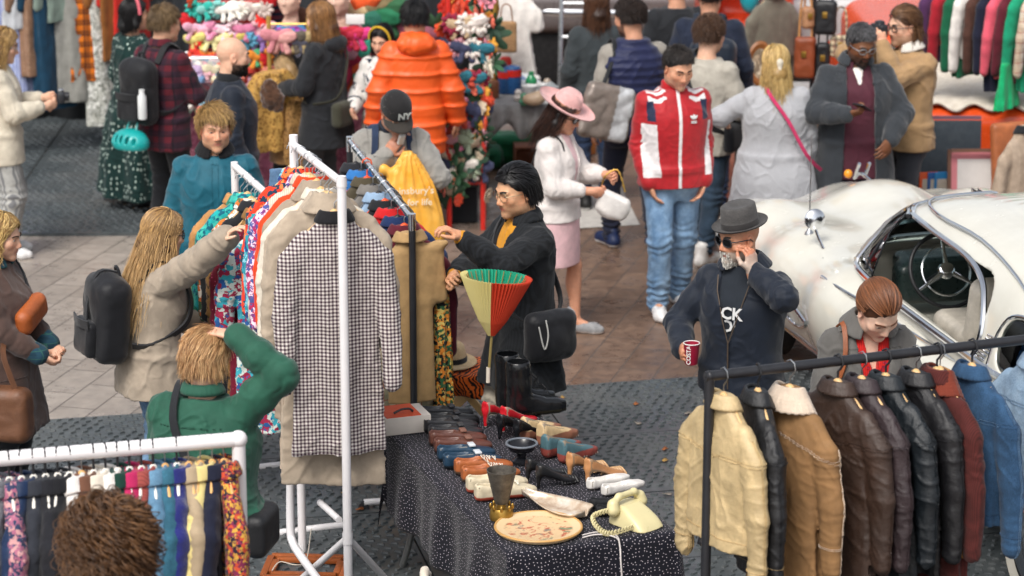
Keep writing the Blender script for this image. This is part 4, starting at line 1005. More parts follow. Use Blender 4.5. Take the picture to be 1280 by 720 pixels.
def onD(px):
 lo,hi=0.,1.
 for _ in range(40):
  t_=(lo+hi)/2;q=D0.lerp(D1,t_);s_=CX+FPX*q.x/(q.y*math.cos(PITCH)+(CAMZ-q.z)*math.sin(PITCH))
  if s_<px:lo=t_
  else:hi=t_
 return D0.lerp(D1,lo)
shear=plain('shearling_suede','#86643f',.9,0,.22);fleece=cloth('fleece','#cdbba8',.95,.3,300,.2,.6)
dl=[("leather_jacket","cream leather bomber jacket at the left end of the black rack",leather('creaml','#c2ab80',.45),905,.64,.06,'shirt',10,0.0),("leather_jacket","black leather jacket between the cream bomber and the shearling coat",leather('blackl','#1b1c1f',.46),948,.78,.05,'shirt',-6,0),("shearling_coat","tan suede shearling coat with a fleece collar and cream seams",shear,988,.95,.06,'wide',22,.1),("leather_jacket","long dark brown leather coat beside the shearling coat",leather('dbrown','#3a2a22',.46),1048,1.05,.055,'shirt',20,.1),("leather_jacket","plum brown leather jacket half hidden behind the dark brown coat",leather('plum','#33282b',.5),1078,.95,.045,'shirt',16,.05),("leather_jacket","blue black leather coat in the middle of the black rack",leather('bblack','#161c21',.44),1108,1.0,.05,'shirt',18,.05),("leather_jacket","black leather jacket with curved seams beside the burgundy cardigan",leather('black2','#19191c',.44),1146,.86,.05,'shirt',16,0),("knit_cardigan","burgundy ribbed cardigan hanging beside the last black leather jacket",pattern('burgknit','knit',['#4d1f1c'],1.6),1172,.98,.05,'shirt',12,.05),("corduroy_jacket","tan corduroy jacket with a rust collar, mostly hidden beside the denim",pattern('cord','stripe',['#b5813f','#8f622c'],4),1176,.42,.045,'wide',8,0),("denim_jacket","blue denim jacket with a pale wooden hanger on the black rack",pattern('denim1','denim',['#16304a','#37587a']),1216,.66,.06,'shirt',14,0),("denim_jacket","light washed denim jacket at the right edge of the picture",pattern('denim2','denim',['#6d8ba8','#a3b8ca']),1298,.66,.06,'shirt',12,0)]
for i,(nm,lb,mt,px,L,th,cs_,rz_,fl)in enumerate(dl):
 cm=fleece if 'shear' in nm else(cloth('rust','#6e2f20')if 'cord' in nm else mt);lt='leather' in nm or 'denim' in nm
 rr,bb,ss=garment(nm,lb,nm.split('_')[-1],mt,onD(px),DRZ+R(rz_),L,.215 if 'cord' not in nm else .16,th,collar=cm,cstyle=cs_,seed=80+i,vox=.0065,group=gD,flare=fl,fold=.009,slen=.62,fz=3 if lt else 2.4,fx=8,swing=.0,crease=.0055 if 'leather' in nm else .004,placket=i not in(2,7),hook='black' if i%2 else 'steel',hang='#d9b27c')
 v,f,n=ss
 if nm=='shearling_coat':
  sx=-1
  lift("fleece_seam",ss,lambda v,n:((np.abs(v[:,0])>.19)&(np.abs(v[:,1]-.015)<.007)&(v[:,2]<-.3))|(np.abs(v[:,2]+.33+.3*(np.abs(v[:,0])-.2))<.008)|((np.abs(v[:,0])>.2)&(np.abs(v[:,2]+.72)<.008)),fleece,rr,.005)
 elif 'leather' in nm or 'denim' in nm:
  zc=-.33 if 'leather' in nm else-.30;sm=mt if 'leather' in nm else pattern('denimseam','denim',['#3f5f80','#6f8ca8'])
  lift("yoke_seam",ss,lambda v,n:(np.abs(v[:,2]-zc-.05*np.abs(v[:,0]))<.009)|((np.abs(v[:,1]-.0)<.006)&(np.abs(v[:,0])>.205)),sm,rr,.0025)
  lift("zip" if 'leather' in nm else "button_band",ss,lambda v,n:(np.abs(v[:,0])<.0075)&(n[:,1]<-.15)&(v[:,2]<-.2),steel if 'leather' in nm else sm,rr,.0075)
  for sx in(-1,1):lift("pocket",ss,lambda v,n:(sx*v[:,0]>.055)&(sx*v[:,0]<.135)&(n[:,1]<-.3)&(v[:,2]<-.16-L*.50)&(v[:,2]>-.16-L*.50-.10),mt,rr,.006)
  if 'bomber' in lb or 'denim' in nm:lift("waistband",ss,lambda v,n:(v[:,2]<-.09-L+.06)&(np.abs(v[:,0])<.21),cloth('rib','#b99a66')if 'bomber' in lb else mt,rr,.004);lift("cuff",ss,lambda v,n:(np.abs(v[:,0])>.2)&(v[:,2]<-.76)&(np.abs(v[:,0])>.215),cloth('rib','#b99a66')if 'bomber' in lb else mt,rr,.004)
  # ---------------------------------------------------------------- rack E: white rack, bottom left
EZ=1.66;E0=P(298,549,EZ);E1=P(-40,577,EZ);eang,elen=rail_frame(E0,E1);ed=(E1-E0).normalized();en=Vector((-ed.y,ed.x,0))
re_=thing("clothes_rack","thick white pipe clothes rack in the bottom left corner","clothes rack",(E0.x,E0.y,0))
m=MB();m.tube([rel(E0,re_),rel(E1,re_)],.030,18);m.build("rail",whitepaint,re_)
for q in(E0,E1):
 l=rel(q,re_);m=MB();m.tube([(l.x,l.y,.03),(l.x,l.y,EZ)],.027,16);m.ball((l.x,l.y,EZ),.036,14);m.build("post",whitepaint,re_);m=MB();m.tube([(l.x+en.x*.3,l.y+en.y*.3,.03),(l.x-en.x*.3,l.y-en.y*.3,.03)],.024,12);m.build("foot",whitepaint,re_)
gE="clothes hanging on the bottom left white rack";ERZ=eang-R(90)
el=[("patterned_cardigan","multicoloured red and yellow woven cardigan at the right end of the bottom left rack",pattern('multiw','floral',['#8a2030','#c04a30','#2a2030','#c89a40','#7a2848'],2.6),'w'),("navy_jacket","navy wool jacket beside the multicoloured cardigan",cloth('navyw','#161a2e'),'w'),("yellow_shirt","pale yellow shirt on a wooden hanger, bottom left rack",cloth('pyellow','#d8c684'),'w'),("beige_coat","beige wool coat beside the pale yellow shirt",cloth('beigew','#a8957a'),'w'),("fluffy_jumper","fluffy royal blue jumper on the bottom left rack",cloth('royal','#1b2168',.95,.5,200,.3,.9),'s'),("denim_shirt","dark teal denim shirt beside the royal blue jumper",pattern('tealden','denim',['#1c4658','#386a80']),'w'),("denim_jacket","mid blue denim jacket beside the rust cardigan",pattern('midden','denim',['#3a5f7a','#6a90ac']),'s'),("rust_cardigan","dusty rust cardigan next to the denim jacket",pattern('rustk','knit',['#9a4a44'],1.5),'s'),("pink_jacket","raspberry pink jacket with its collar up, bottom left rack",cloth('rasp','#b02458'),'s'),("green_shirt","bottle green shirt beside the pink jacket",cloth('bottle','#12382e'),'s'),("white_blouse","white ruffled blouse behind the curly brown hair",cloth('white','#ddd8d2'),'s'),("lace_blouse","ivory lace blouse next to the white ruffled blouse",cloth('ivory','#d3cabb'),'s'),("woollen_jumper","brown woollen top with a wooden hanger beside the ivory blouse",cloth('brownw','#6a4736'),'w'),("white_jacket","fluffy white jacket on the bottom left rack",cloth('fluffw','#e4dfda',.95,.5,200,.2,.9),'s'),("black_dress","black dress beside the fluffy white jacket",cloth('blk2','#15161b'),'s'),("black_jacket","black jacket with a zip, second from the fluffy white jacket",cloth('blk3','#1b1c22'),'s'),("charcoal_shirt","charcoal shirt between dark jackets on the bottom left rack",cloth('char2','#2b2e36'),'s'),("blue_shirt","dark blue satin shirt on the bottom left rack",cloth('dblue','#14294a',.4),'s'),("paisley_shirt","paisley patterned mauve and blue shirt at the left edge",pattern('paisley','floral',['#5a5a80','#a06078','#303a58','#c09090'],2.2),'s'),("grey_dress","grey print dress at the far left of the bottom left rack",pattern('greyp','herring',['#7a7a80','#4a4a52']),'s')]
for i,(nm,lb,mt,hk)in enumerate(el):
 t_=.06+i*(elen-.12)/len(el)
 garment(nm,lb,nm.split('_')[-1],mt,E0+ed*t_+Vector((0,0,-.0)),ERZ+R(random.uniform(-16,12)-4),.80+.15*random.random(),.2,.036,collar=mt if i!=9 else mt,seed=120+i,vox=.011,group=gE,hang='#d9a768' if hk=='w' else '#e6e2da',hook='steel' if hk=='w' else 'black',fold=.012,fx=13,slen=.5,crease=.007)
 # ---------------------------------------------------------------- rack F (far left) and rack G (far right)
def simple_rack(label,p0,p1,mat):
 o=thing("clothes_rack",label,"clothes rack",(p0.x,p0.y,0));m=MB();m.tube([rel(p0,o),rel(p1,o)],.02,10);m.build("rail",mat,o)
 for q in(p0,p1):
  m=MB();l=rel(q,o);m.tube([(l.x,l.y,0),(l.x,l.y,p0.z)],.02,10);m.tube([(l.x,l.y-.3,.03),(l.x,l.y+.3,.03)],.02,10);m.build("post",mat,o)
 return o
F0=at(-40,-60,22.4);F0.z=2.05;F1=at(172,-60,22.8);F1.z=2.05;simple_rack("long black rail of dresses behind the person with a camera",F0,F1,blackpaint)
fl=[("black_coat","long black coat at the far left of the back rail",cloth('blk','#1f2125'),1.5),("purple_dress","dark purple dress beside the black coat",cloth('dpurp','#241a34'),1.3),("striped_shirt","pale blue striped long shirt on the back left rail",pattern('bstripe','stripe',['#b6bfe0','#8f9ac8'],1.2),1.5),("white_shirt","greyish white shirt beside the striped one on the back rail",cloth('gwhite','#b9bcc0'),.85),("brown_skirt","brown spotted skirt hung low on the back left rail",pattern('bspot','stars',['#8a6a54','#c0a890'],1.0),1.25),("teal_dress","dark teal dress on the back left rail",cloth('dteal','#123a52'),1.55),("sage_shirt","sage green shirt beside the teal dress",cloth('sage','#7a8a80'),.8),("grey_coat","pale grey long coat on the back left rail",cloth('pgrey','#8d8c86'),1.5),("check_shirt","orange and black checked long shirt on the back left rail",pattern('ocheck','plaid',['#d8741e','#4a2414','#1a1014'],1.2),1.32),("print_dress","silver grey leaf print long dress beside the orange check",pattern('silver','camo',['#9a9c94','#c8c8c0','#84867e','#d8d8d2','#a4a69e'],1.4),1.72),("brown_coat","caramel brown coat at the right of the back left rail",cloth('caramel','#8a5628'),1.15),("red_dress","plain red dress at the right end of the back left rail",cloth('redd','#c2261e'),1.0)]
for i,(nm,lb,mt,L)in enumerate(fl):
 garment(nm,lb,nm.split('_')[-1],mt,F0.lerp(F1,(i+.9)/12.6),R(random.uniform(15,50)),L,.2,.06,collar=mt,seed=160+i,vox=.016,group="clothes on the back left rail",fold=.014,slen=.55)
G0=at(1172,-70,20.6);G0.z=2.0;G1=at(1345,-70,20.2);G1.z=2.0;simple_rack("black rail of bright jackets at the top right corner",G0,G1,blackpaint)
gl=[("purple_jacket","dark purple jacket at the left of the top right rail",cloth('purp2','#4a2a50')),("red_jacket","deep red jacket second on the top right rail",cloth('dred','#a01c2a')),("green_jacket","dark green jacket between red and white on the top right rail",cloth('dgreen','#0f5a3c')),("white_shirt","off-white shirt on the top right rail",cloth('white','#ddd8d2')),("brown_jacket","dark brown patterned jacket on the top right rail",pattern('dbp','herring',['#3a2620','#5a3a30'])),("navy_jacket","black navy jacket next to the coral jacket",cloth('navyw','#161a2e')),("coral_jacket","coral pink padded jacket on the top right rail",cloth('coral','#d8586a')),("maroon_jacket","maroon jacket behind the coral one on the top right rail",cloth('maroon','#5a1a28')),("green_shirt","bright green shirt on the top right rail",cloth('bgreen','#17906a')),("cream_shirt","cream check shirt on the top right rail",pattern('ccheck','plaid',['#ddd0bc','#b8a088','#a04848'],1.4)),("blue_shirt","cobalt blue shirt towards the right of the top right rail",cloth('cobalt','#1f4fa0')),("grey_shirt","pale checked shirt at the right end of the top right rail",pattern('gcheck','plaid',['#c8c0b8','#9aa0a8','#607080'],1.4))]
for i,(nm,lb,mt)in enumerate(gl):
 garment(nm,lb,nm.split('_')[-1],mt,G0.lerp(G1,(i+.8)/12.6),R(90-50+random.uniform(-8,8)),.66+.25*random.random(),.2,.055,collar=mt,seed=180+i,vox=.016,group="clothes on the top right rail",fold=.012,tilt=R(-6))
garment("green_skirt","bright green skirt hanging below the top right rail","skirt",cloth('brgreen','#12a468'),at(1262,60,20.3),R(60),.36,.22,.06,sleeves='skirt',seed=199,group="clothes on the top right rail",vox=.016,hanger=False)
# ================================================================ the cream vintage car
CA=R(13)
cf=Vector((-math.sin(CA),math.cos(CA),0));cl_=Vector((-math.cos(CA),-math.sin(CA),0))
CO=Vector((2.42,15.1,0))+cf*0-cl_*.42
car=thing("vintage_car","cream two door vintage car with chrome trim parked on the right","car",CO,CA)
def cw(p):return Vector(p)
g=SDF()
BR=[(-3.75,.60,.24,0,.54),(-3.4,.80,.31,0,.56),(-2.8,.92,.35,0,.58),(-1.6,.94,.38,0,.61),(-.6,.94,.385,0,.62),(.6,.93,.375,0,.60),(1.5,.92,.35,0,.57),(2.3,.86,.32,0,.55),(2.7,.72,.27,0,.53),(2.85,.5,.2,0,.52)]
YM=Matrix(((1,0,0,0),(0,0,1,0),(0,1,0,0),(0,0,0,1)))
g.loft(BR,YM,p=3.2,k=.06)
for sx in(-1,1):
 g.chain([(sx*.68,2.62,.60),(sx*.69,2.0,.665),(sx*.71,1.2,.69),(sx*.76,.3,.69),(sx*.80,-.8,.66)],[.18,.205,.195,.17,.12],k=.26)
 g.chain([(sx*.80,-1.75,.62),(sx*.79,-2.4,.72),(sx*.78,-3.1,.70),(sx*.72,-3.55,.58)],[.15,.235,.23,.16],k=.16)
g.chain([(0,2.6,.63),(0,1.9,.71),(0,1.05,.75)],[.22,.255,.25],k=.28)
g.ell((0,1.4,.70),(.60,1.1,.25),None,.22)
g.ell((0,-3.0,.76),(.66,.75,.24),None,.15)
for sx in(-1,1):
 g.cap((sx*.93,1.85,.32),(sx*.60,1.85,.32),.38,.38,k=.03,op='-');g.cap((sx*1.08,-2.62,.32),(sx*.60,-2.62,.32),.36,.36,k=.03,op='-')
g.box((0,-.75,.98),(.68,1.35,.30),.12,None,k=.04,op='-')
CARM=None
def carpaint():
 t=NT("cream_car_paint");n=t.noise(3,4,.6);t.base(t.ramp(n,[(.3,lin('#cbc8bc')),(.7,lin('#d6d4c9'))]));t.bump(t.noise(5,2),.02,.02)
 return t.fin(t.ramp(t.noise(9,4),[(.3,.18),(.7,.28)]),0,0,.5,Coat_Weight=.6,Coat_Roughness=.06)
CARM=carpaint()
v,f=g.mesh(.022);v=relax(v,f,16,.5);mesh_obj("body",v,f,CARM,car)
bvh=BVHTree.FromPolygons([Vector(p)for p in v],[tuple(q)for q in f])
def side(y,z,out=.0):
 h=bvh.ray_cast(Vector((-2,y,z)),Vector((1,0,0)))[0];return Vector((h.x-out,y,z))if h else Vector((-.95,y,z))
def topz(x,y,out=0.):
 h=bvh.ray_cast(Vector((x,y,3)),Vector((0,0,-1)))[0];return Vector((x,y,h.z+out))if h else Vector((x,y,1))
gh=SDF()
GR=[(.90,.83,1.72,0,-.98),(1.02,.81,1.68,0,-.98),(1.25,.745,1.42,0,-1.02),(1.38,.69,1.22,0,-1.05),(1.47,.61,1.02,0,-1.08),(1.53,.48,.80,0,-1.10),(1.57,.28,.45,0,-1.1),(1.58,.12,.2,0,-1.1)]
gh.loft(GR,p=4.5,k=0)
inn=SDF()
GI=[(.85,.80,1.69,0,-.98)]+[(z-.03 if z>1.2 else z,a-.03,b-.035,c,d_)for z,a,b,c,d_ in GR]
gh.loft(GI,p=4.5,k=.004,op='-')
SX=Matrix(((0,0,1,0),(1,0,0,0),(0,1,0,0),(0,0,0,1)))
def win(side_,y0,y1,z0,z1,rad):
 gh.box((side_*.8,(y0+y1)/2,(z0+z1)/2),(.35,(y1-y0)/2,(z1-z0)/2),rad,None,k=.012,op='-')
for sx in(-1,1):
 win(sx,-1.55,.28,1.0,1.39,.15);gh.box((sx*.8,.10,1.08),(.35,.34,.09),.03,None,k=.01,op='-');win(sx,-2.25,-1.78,1.0,1.27,.12)
gh.box((0,.55,1.19),(.60,.45,.165),.10,None,k=.012,op='-')
gh.box((0,-2.5,1.19),(.46,.35,.13),.10,None,k=.012,op='-')
def cabinpost(A,X):return A
v2,f2=gh.mesh(.010);v2=relax(v2,f2,3,.45);mesh_obj("roof",v2,f2,CARM,car)
gl=glassmat('car',(.80,.88,.86));bv2=None
def shell_pt(x_dir,y,z):
 zz=np.array([r[0]for r in GR]);a=np.interp(z,zz,[r[1]for r in GR]);b=np.interp(z,zz,[r[2]for r in GR]);cy=np.interp(z,zz,[r[4]for r in GR])
 q=max(0,1-abs((y-cy)/b)**4.5)**(1/4.5);return Vector((x_dir*(a*q-.014),y,z))
def pane(name,y0,y1,z0,z1,sx):
 V=[];F=[];ny,nz=14,6
 for i in range(ny+1):
  for j in range(nz+1):V.append(shell_pt(sx,y0+(y1-y0)*i/ny,z0+(z1-z0)*j/nz))
 for i in range(ny):
  for j in range(nz):a=i*(nz+1)+j;F.append((a,a+nz+1,a+nz+2,a+1))
 o=mesh_obj(name,[tuple(p)for p in V],F,gl,car);md=o.modifiers.new("t",'SOLIDIFY');md.thickness=.004;return o
pane("rear_quarter_window",-2.28,-1.74,.99,1.29,-1)
pane("side_window",.0,.42,.99,1.38,-1);pane("side_window",-1.55,.45,.99,1.38,1);pane("rear_quarter_window",-2.28,-1.74,.99,1.29,1)
V=[];F=[]
for i in range(15):
 for j in range(7):
  x=-.58+1.16*i/14;z=1.02+.34*j/6;zz=np.array([r[0]for r in GR]);a=np.interp(z,zz,[r[1]for r in GR]);b=np.interp(z,zz,[r[2]for r in GR]);cy=np.interp(z,zz,[r[4]for r in GR])
  V.append((x,cy+(b-.016)*max(0,1-abs(x/a)**4.5)**(1/4.5),z))
for i in range(14):
 for j in range(6):a=i*7+j;F.append((a,a+7,a+8,a+1))
o=mesh_obj("windscreen",V,F,gl,car);md=o.modifiers.new("t",'SOLIDIFY');md.thickness=.004
def trim(name,pts,r,mat=chrome,closed=False,n=4):
 m=MB();m.tube(curve(pts,n)if not closed else pts,r,8,closed=closed);return m.build(name,mat,car)
zz=[(-1.57,1.0),(-1.585,1.12),(-1.52,1.25),(-1.38,1.35),(-1.1,1.40),(-.6,1.41),(-.2,1.405),(.05,1.385),(.20,1.28),(.33,1.14),(.44,1.0)]
trim("window_trim",[shell_pt(-1,y,z)-Vector((.018,0,0))for y,z in zz],.017)
trim("belt_trim",[shell_pt(-1,y,.985)-Vector((.026,0,0))for y in(.45,.2,-.3,-.8,-1.3,-1.8,-2.3)],.019)
trim("belt_trim",[side(y,.90,.002)for y in(.42,.1,-.3,-.9,-1.5)],.012)
trim("drip_rail",[shell_pt(-1,y,z)-Vector((.014,0,-.015))for y,z in((-2.35,1.14),(-2.1,1.28),(-1.7,1.42),(-1.1,1.475),(-.5,1.465),(-.1,1.455),(.12,1.41),(.27,1.29),(.42,1.13),(.52,1.01))],.009)
trim("vent_divider",[shell_pt(-1,.18,1.0),shell_pt(-1,.10,1.18),shell_pt(-1,.03,1.38)],.011,blackpaint)
def front(x,z,o=.015):
 zq=np.array([r[0]for r in GR]);a=np.interp(z,zq,[r[1]for r in GR]);b=np.interp(z,zq,[r[2]for r in GR]);cy=np.interp(z,zq,[r[4]for r in GR]);return Vector((x,cy+(b+o)*max(0,1-abs(x/a)**4.5)**(1/4.5),z))
trim("windscreen_trim",[front(x,1.385)for x in(-.64,-.52,-.35,-.15,0,.15,.35,.52,.64)],.015)
trim("windscreen_trim",[front(x,1.40,.005)+Vector((0,-.02,.015))for x in(-.62,-.52,-.35,-.15,0,.15,.35,.52,.62)],.010)
trim("quarter_trim",[shell_pt(-1,y,z)-Vector((.014,0,0))for y,z in((-1.74,1.0),(-1.75,1.17),(-1.83,1.275),(-2.0,1.29),(-2.18,1.2),(-2.28,1.02))],.010)
trim("side_spear",[side(y,.60,.006)for y in(-1.1,-1.6,-2.1,-2.9,-3.3)],.013);trim("sill_trim",[side(y,.38,.004)for y in(1.2,.5,0,-.8,-1.6,-2.15)],.013)
m=MB()
for i in range(8):
 y=-1.60-.012*i;z=.995+.020*i;p=shell_pt(-1,y,z);m.box((p.x-.012,p.y-.03,p.z),(.02,.12,.010),bev=.003)
m.build("pillar_louvre",chrome,car)
pts=[side(y,z,.008)for y,z in((1.02,.655),(.80,.635),(.45,.615))];trim("fender_spear",pts,.014)
pts=[side(y,z,.006)for y,z in((1.04,.655),(1.02,.60),(.96,.53),(.80,.50),(.62,.54),(.5,.60))];trim("fender_vent",pts,.011)
m=MB()
for i in range(5):p=side(.97-.012*i,.62-.022*i,.006);m.box(tuple(p),(.012,.045,.009),bev=.002)
m.build("vent_slats",chrome,car)
m=MB();p=side(-.70,.78,.02);m.tube([p+Vector((0,.09,0)),p+Vector((-.025,.06,.005)),p+Vector((-.03,-.03,.008)),p+Vector((-.01,-.10,.0))],[.012,.016,.014,.008],8);m.lathe([(.0,.012),(.02,.01),(.024,0)],tuple(p+Vector((0,.10,0))),12,Matrix.Rotation(R(-90),4,'Y'));m.build("door_handle",chrome,car)
trim("door_seam",[side(y,z,-.004)for y,z in((.72,.93),(.70,.75),(.72,.55),(.74,.42))],.005,blackpaint);trim("door_seam",[side(y,z,-.004)for y,z in((-.80,.93),(-.82,.75),(-.80,.55),(-.80,.42))],.005,blackpaint)
m=MB();b0=topz(-.78,.86);m.tube(curve([b0,b0+Vector((-.02,.03,.06)),b0+Vector((-.04,.05,.12))]),.009,8);m.build("mirror_arm",chrome,car)
m=MB();m.lathe([(0,.022),(.035,.018),(.062,.004),(.066,-.004),(.060,-.006),(0,-.004)],tuple(b0+Vector((-.04,.05,.17))),24,Matrix.Rotation(R(83),4,'X')@Matrix.Rotation(R(0),4,'Y'));m.build("wing_mirror",chrome,car)
m=MB();b1=topz(-.78,1.12);m.lathe([(.030,-.02),(.028,.004),(.014,.02),(.008,.035)],tuple(b1),14);m.tube([b1+Vector((0,0,.02)),b1+Vector((.004,.02,.60))],[.005,.003],6);m.build("aerial",steel,car)
m=MB();b2=topz(0,2.35);m.tube(curve([b2+Vector((0,.12,.0)),b2+Vector((0,.0,.06)),b2+Vector((0,-.2,.05))]),[.012]*11,8)
for sx in(-.035,.035):m.tube(curve([b2+Vector((sx,.02,.03)),b2+Vector((sx,-.03,.10)),b2+Vector((sx,-.06,.14))]),.012,8)
m.build("bonnet_ornament",chrome,car);m=MB();m.ball(tuple(b2+Vector((-.07,.05,.05))),.03);m.build("marker_lamp",plain('amber','#d88a1c',.2),car)
wt=plain('whitewall','#cfcbbf',.7);rub=plain('tyre','#17171a',.8)
for sx in(-1,1):
 for y in(1.85,-2.62):
  Mw=Matrix.Rotation(R(90)*sx,4,'Y');wc=(sx*(.76 if y>0 else .84),y,.34)
  m=MB();m.lathe([(.19,.02),(.22,.075),(.30,.09),(.335,.06),(.34,-.06),(.30,-.09),(.2,-.08)],wc,40,Mw);tw=m.build("wheel",rub,car)
  m=MB();m.lathe([(.215,.082),(.285,.094)],wc,40,Mw);m.build("whitewall",wt,tw)
  m=MB();m.lathe([(0,.10),(.05,.10),(.07,.085),(.13,.085),(.17,.095),(.205,.078),(.215,.04)],wc,40,Mw);m.build("hubcap",chrome,tw)
dk=plain('car_black','#16171a',.5);m=MB();m.box((0,-.8,.62),(1.3,2.6,.06));m.build("cabin_floor",plain('carpet','#1a1a1b',.95),car)
st=leather('cream_seat','#b9b2a6',.5,.2)
for y in(-.85,-1.75):
 s_=SDF();s_.box((0,y+.18,.84),(.60,.24,.09),.06);s_.box((0,y-.12,1.0),(.60,.09,.24),.07,Matrix.Rotation(R(12),4,'X'),k=.04);vv,ff=s_.mesh(.018);mesh_obj("bench_seat",vv,ff,st,car)
s_=SDF();s_.box((0,.34,.97),(.50,.14,.06),.05);s_.box((0,.26,.88),(.55,.08,.12),.04,None,.04);vv,ff=s_.mesh(.018);mesh_obj("dashboard",vv,ff,plain('dash','#24302f',.3),car)
for x in(-.36,-.2,.1,.3):
 m=MB();m.lathe([(0,.0),(.05,.0),(.055,.008),(.06,0)],(x,.235,.96),20,Matrix.Rotation(R(90),4,'X'));m.build("gauge",steel,car)
MS=Matrix.Translation((-.38,-.10,1.04))@Matrix.Rotation(R(62),4,'X')
def ring(r,n=48):return[MS@Vector((r*math.cos(2*math.pi*i/n),r*math.sin(2*math.pi*i/n),0))for i in range(n)]
m=MB();m.tube(ring(.215),.012,10,closed=True);sw=m.build("steering_wheel",dk,car)
m=MB();m.tube(ring(.145),.006,8,closed=True);m.build("horn_ring",chrome,sw)
m=MB()
for a in(90,210,330):m.tube([MS@Vector((.03*math.cos(R(a)),.03*math.sin(R(a)),.012)),MS@Vector((.21*math.cos(R(a)),.21*math.sin(R(a)),0))],[.016,.007],8)
m.build("spoke",chrome,sw)
m=MB();m.lathe([(0,.03),(.03,.03),(.045,.02),(.05,0)],tuple(MS.translation),24,MS.to_3x3().to_4x4());m.build("hub",chrome,sw)
m=MB();m.tube([MS@Vector((0,0,-.02)),MS@Vector((0,-.0,-.45))],.022,10);m.build("steering_column",dk,car)
m=MB();m.box((0,2.92,.45),(1.6,.09,.13),bev=.04);m.build("bumper",chrome,car);m=MB();m.box((0,-3.82,.45),(1.6,.09,.13),bev=.04);m.build("bumper",chrome,car)
for sx in(-1,1):
 m=MB();m.lathe([(0,.05),(.06,.045),(.09,.02),(.10,0)],(sx*.72,2.80,.66),24,Matrix.Rotation(R(-90),4,'X'));m.build("headlight",chrome,car)
 # ================================================================ the table of shoes
TZ=.75;TA=P(493,547,TZ);TB=P(637,693,TZ);TC_=P(848,668,TZ);tu=(TB-TA).normalized();tv_=Vector((-tu.y,tu.x,0));TL=(TB-TA).length+.16;TW=.80
T0=TA-tu*.16
tang=math.atan2(tu.y,tu.x)
def TP(px,py,dz=0.0):return P(px,py,TZ+dz)
tb=thing("trestle_table","folding trestle table under the dark polka dot cloth","table",tuple(T0+tu*TL/2+tv_*TW/2-Vector((0,0,TZ))),tang)
MB().box((0,0,TZ-.035),(TL-.03,TW-.03,.035),bev=.006).build("tabletop",plain('tabletop','#8d8578',.6),tb)
for sx in(-1,1):
 for sy in(-1,1):
  m=MB();m.tube(curve([(sx*(TL/2-.22),sy*(TW/2-.08),TZ-.05),(sx*(TL/2-.2),sy*(TW/2-.08),.3),(sx*(TL/2-.08),sy*(TW/2-.06),.03)]),.017,10);m.build("leg",plain('greysteel','#8a8b8a',.4,.6),tb)
FL=[]
def cloth_sheet():
 nx,ny=110,74;ov=(.44,.40);V=[];F=[];FL.clear()
 W,H=TL+2*ov[0],TW+2*ov[1]
 for i in range(nx+1):
  for j in range(ny+1):
   x=-W/2+W*i/nx;y=-H/2+H*j/ny;ex=max(0,abs(x)-TL/2);ey=max(0,abs(y)-TW/2);X=math.copysign(min(abs(x),TL/2),x);Y=math.copysign(min(abs(y),TW/2),y)
   d=max(ex,ey)if min(ex,ey)<1e-6 else math.hypot(ex,ey)*.92
   fl=.012+.05*d;w=.022*math.sin(X*11+Y*13+1)*min(1,d/.25)+.012*math.sin(X*23-Y*19)*min(1,d/.25)
   px=X+(math.copysign(fl+w,x)if ex>0 else 0);py=Y+(math.copysign(fl+w,y)if ey>0 else 0)
   if ex>0 and ey>0:
    t=math.atan2(ey,ex);px=X+math.copysign((fl+w+.06*d)*math.cos(t)*1.3,x);py=Y+math.copysign((fl+w+.06*d)*math.sin(t)*1.3,y)
   z=TZ+.006-d+(.003*math.sin(x*7+1)*math.sin(y*9)if d==0 else 0)+(.004*min(1,.03/max(d,.03))if d else 0)
   if y>0 and d>0:pass
   hi=max(0,1-math.hypot(x-TL*.5,y+TW*.5)/.9);z=max(z,TZ-.75+.42*hi)if d>0 else z
   V.append((px,py,z));FL.append((x,y,0))
 for i in range(nx):
  for j in range(ny):a=i*(ny+1)+j;F.append((a,a+ny+1,a+ny+2,a+1))
 v=np.array(V);n=pnoise(v*np.array([5,5,5]))*.006;v[:,2]+=n*(v[:,2]>TZ-.02);return v,np.array(F)
v,f=cloth_sheet()
tc=mesh_obj("tablecloth",v,f,pattern('polka','flatdots',['#0e0f1b','#cfc6cf'],1.15,.75));ta_=tc.data.attributes.new("flat",'FLOAT_VECTOR','POINT');ta_.data.foreach_set("vector",np.array(FL,dtype=np.float32).ravel());tc.location=tb.location;tc.rotation_euler=(0,0,tang);md=tc.modifiers.new("t",'SOLIDIFY');md.thickness=.003;md.offset=-1
tag(tc,"navy cloth with small white dots draped over the shoe table","tablecloth")
TS=TZ+.010
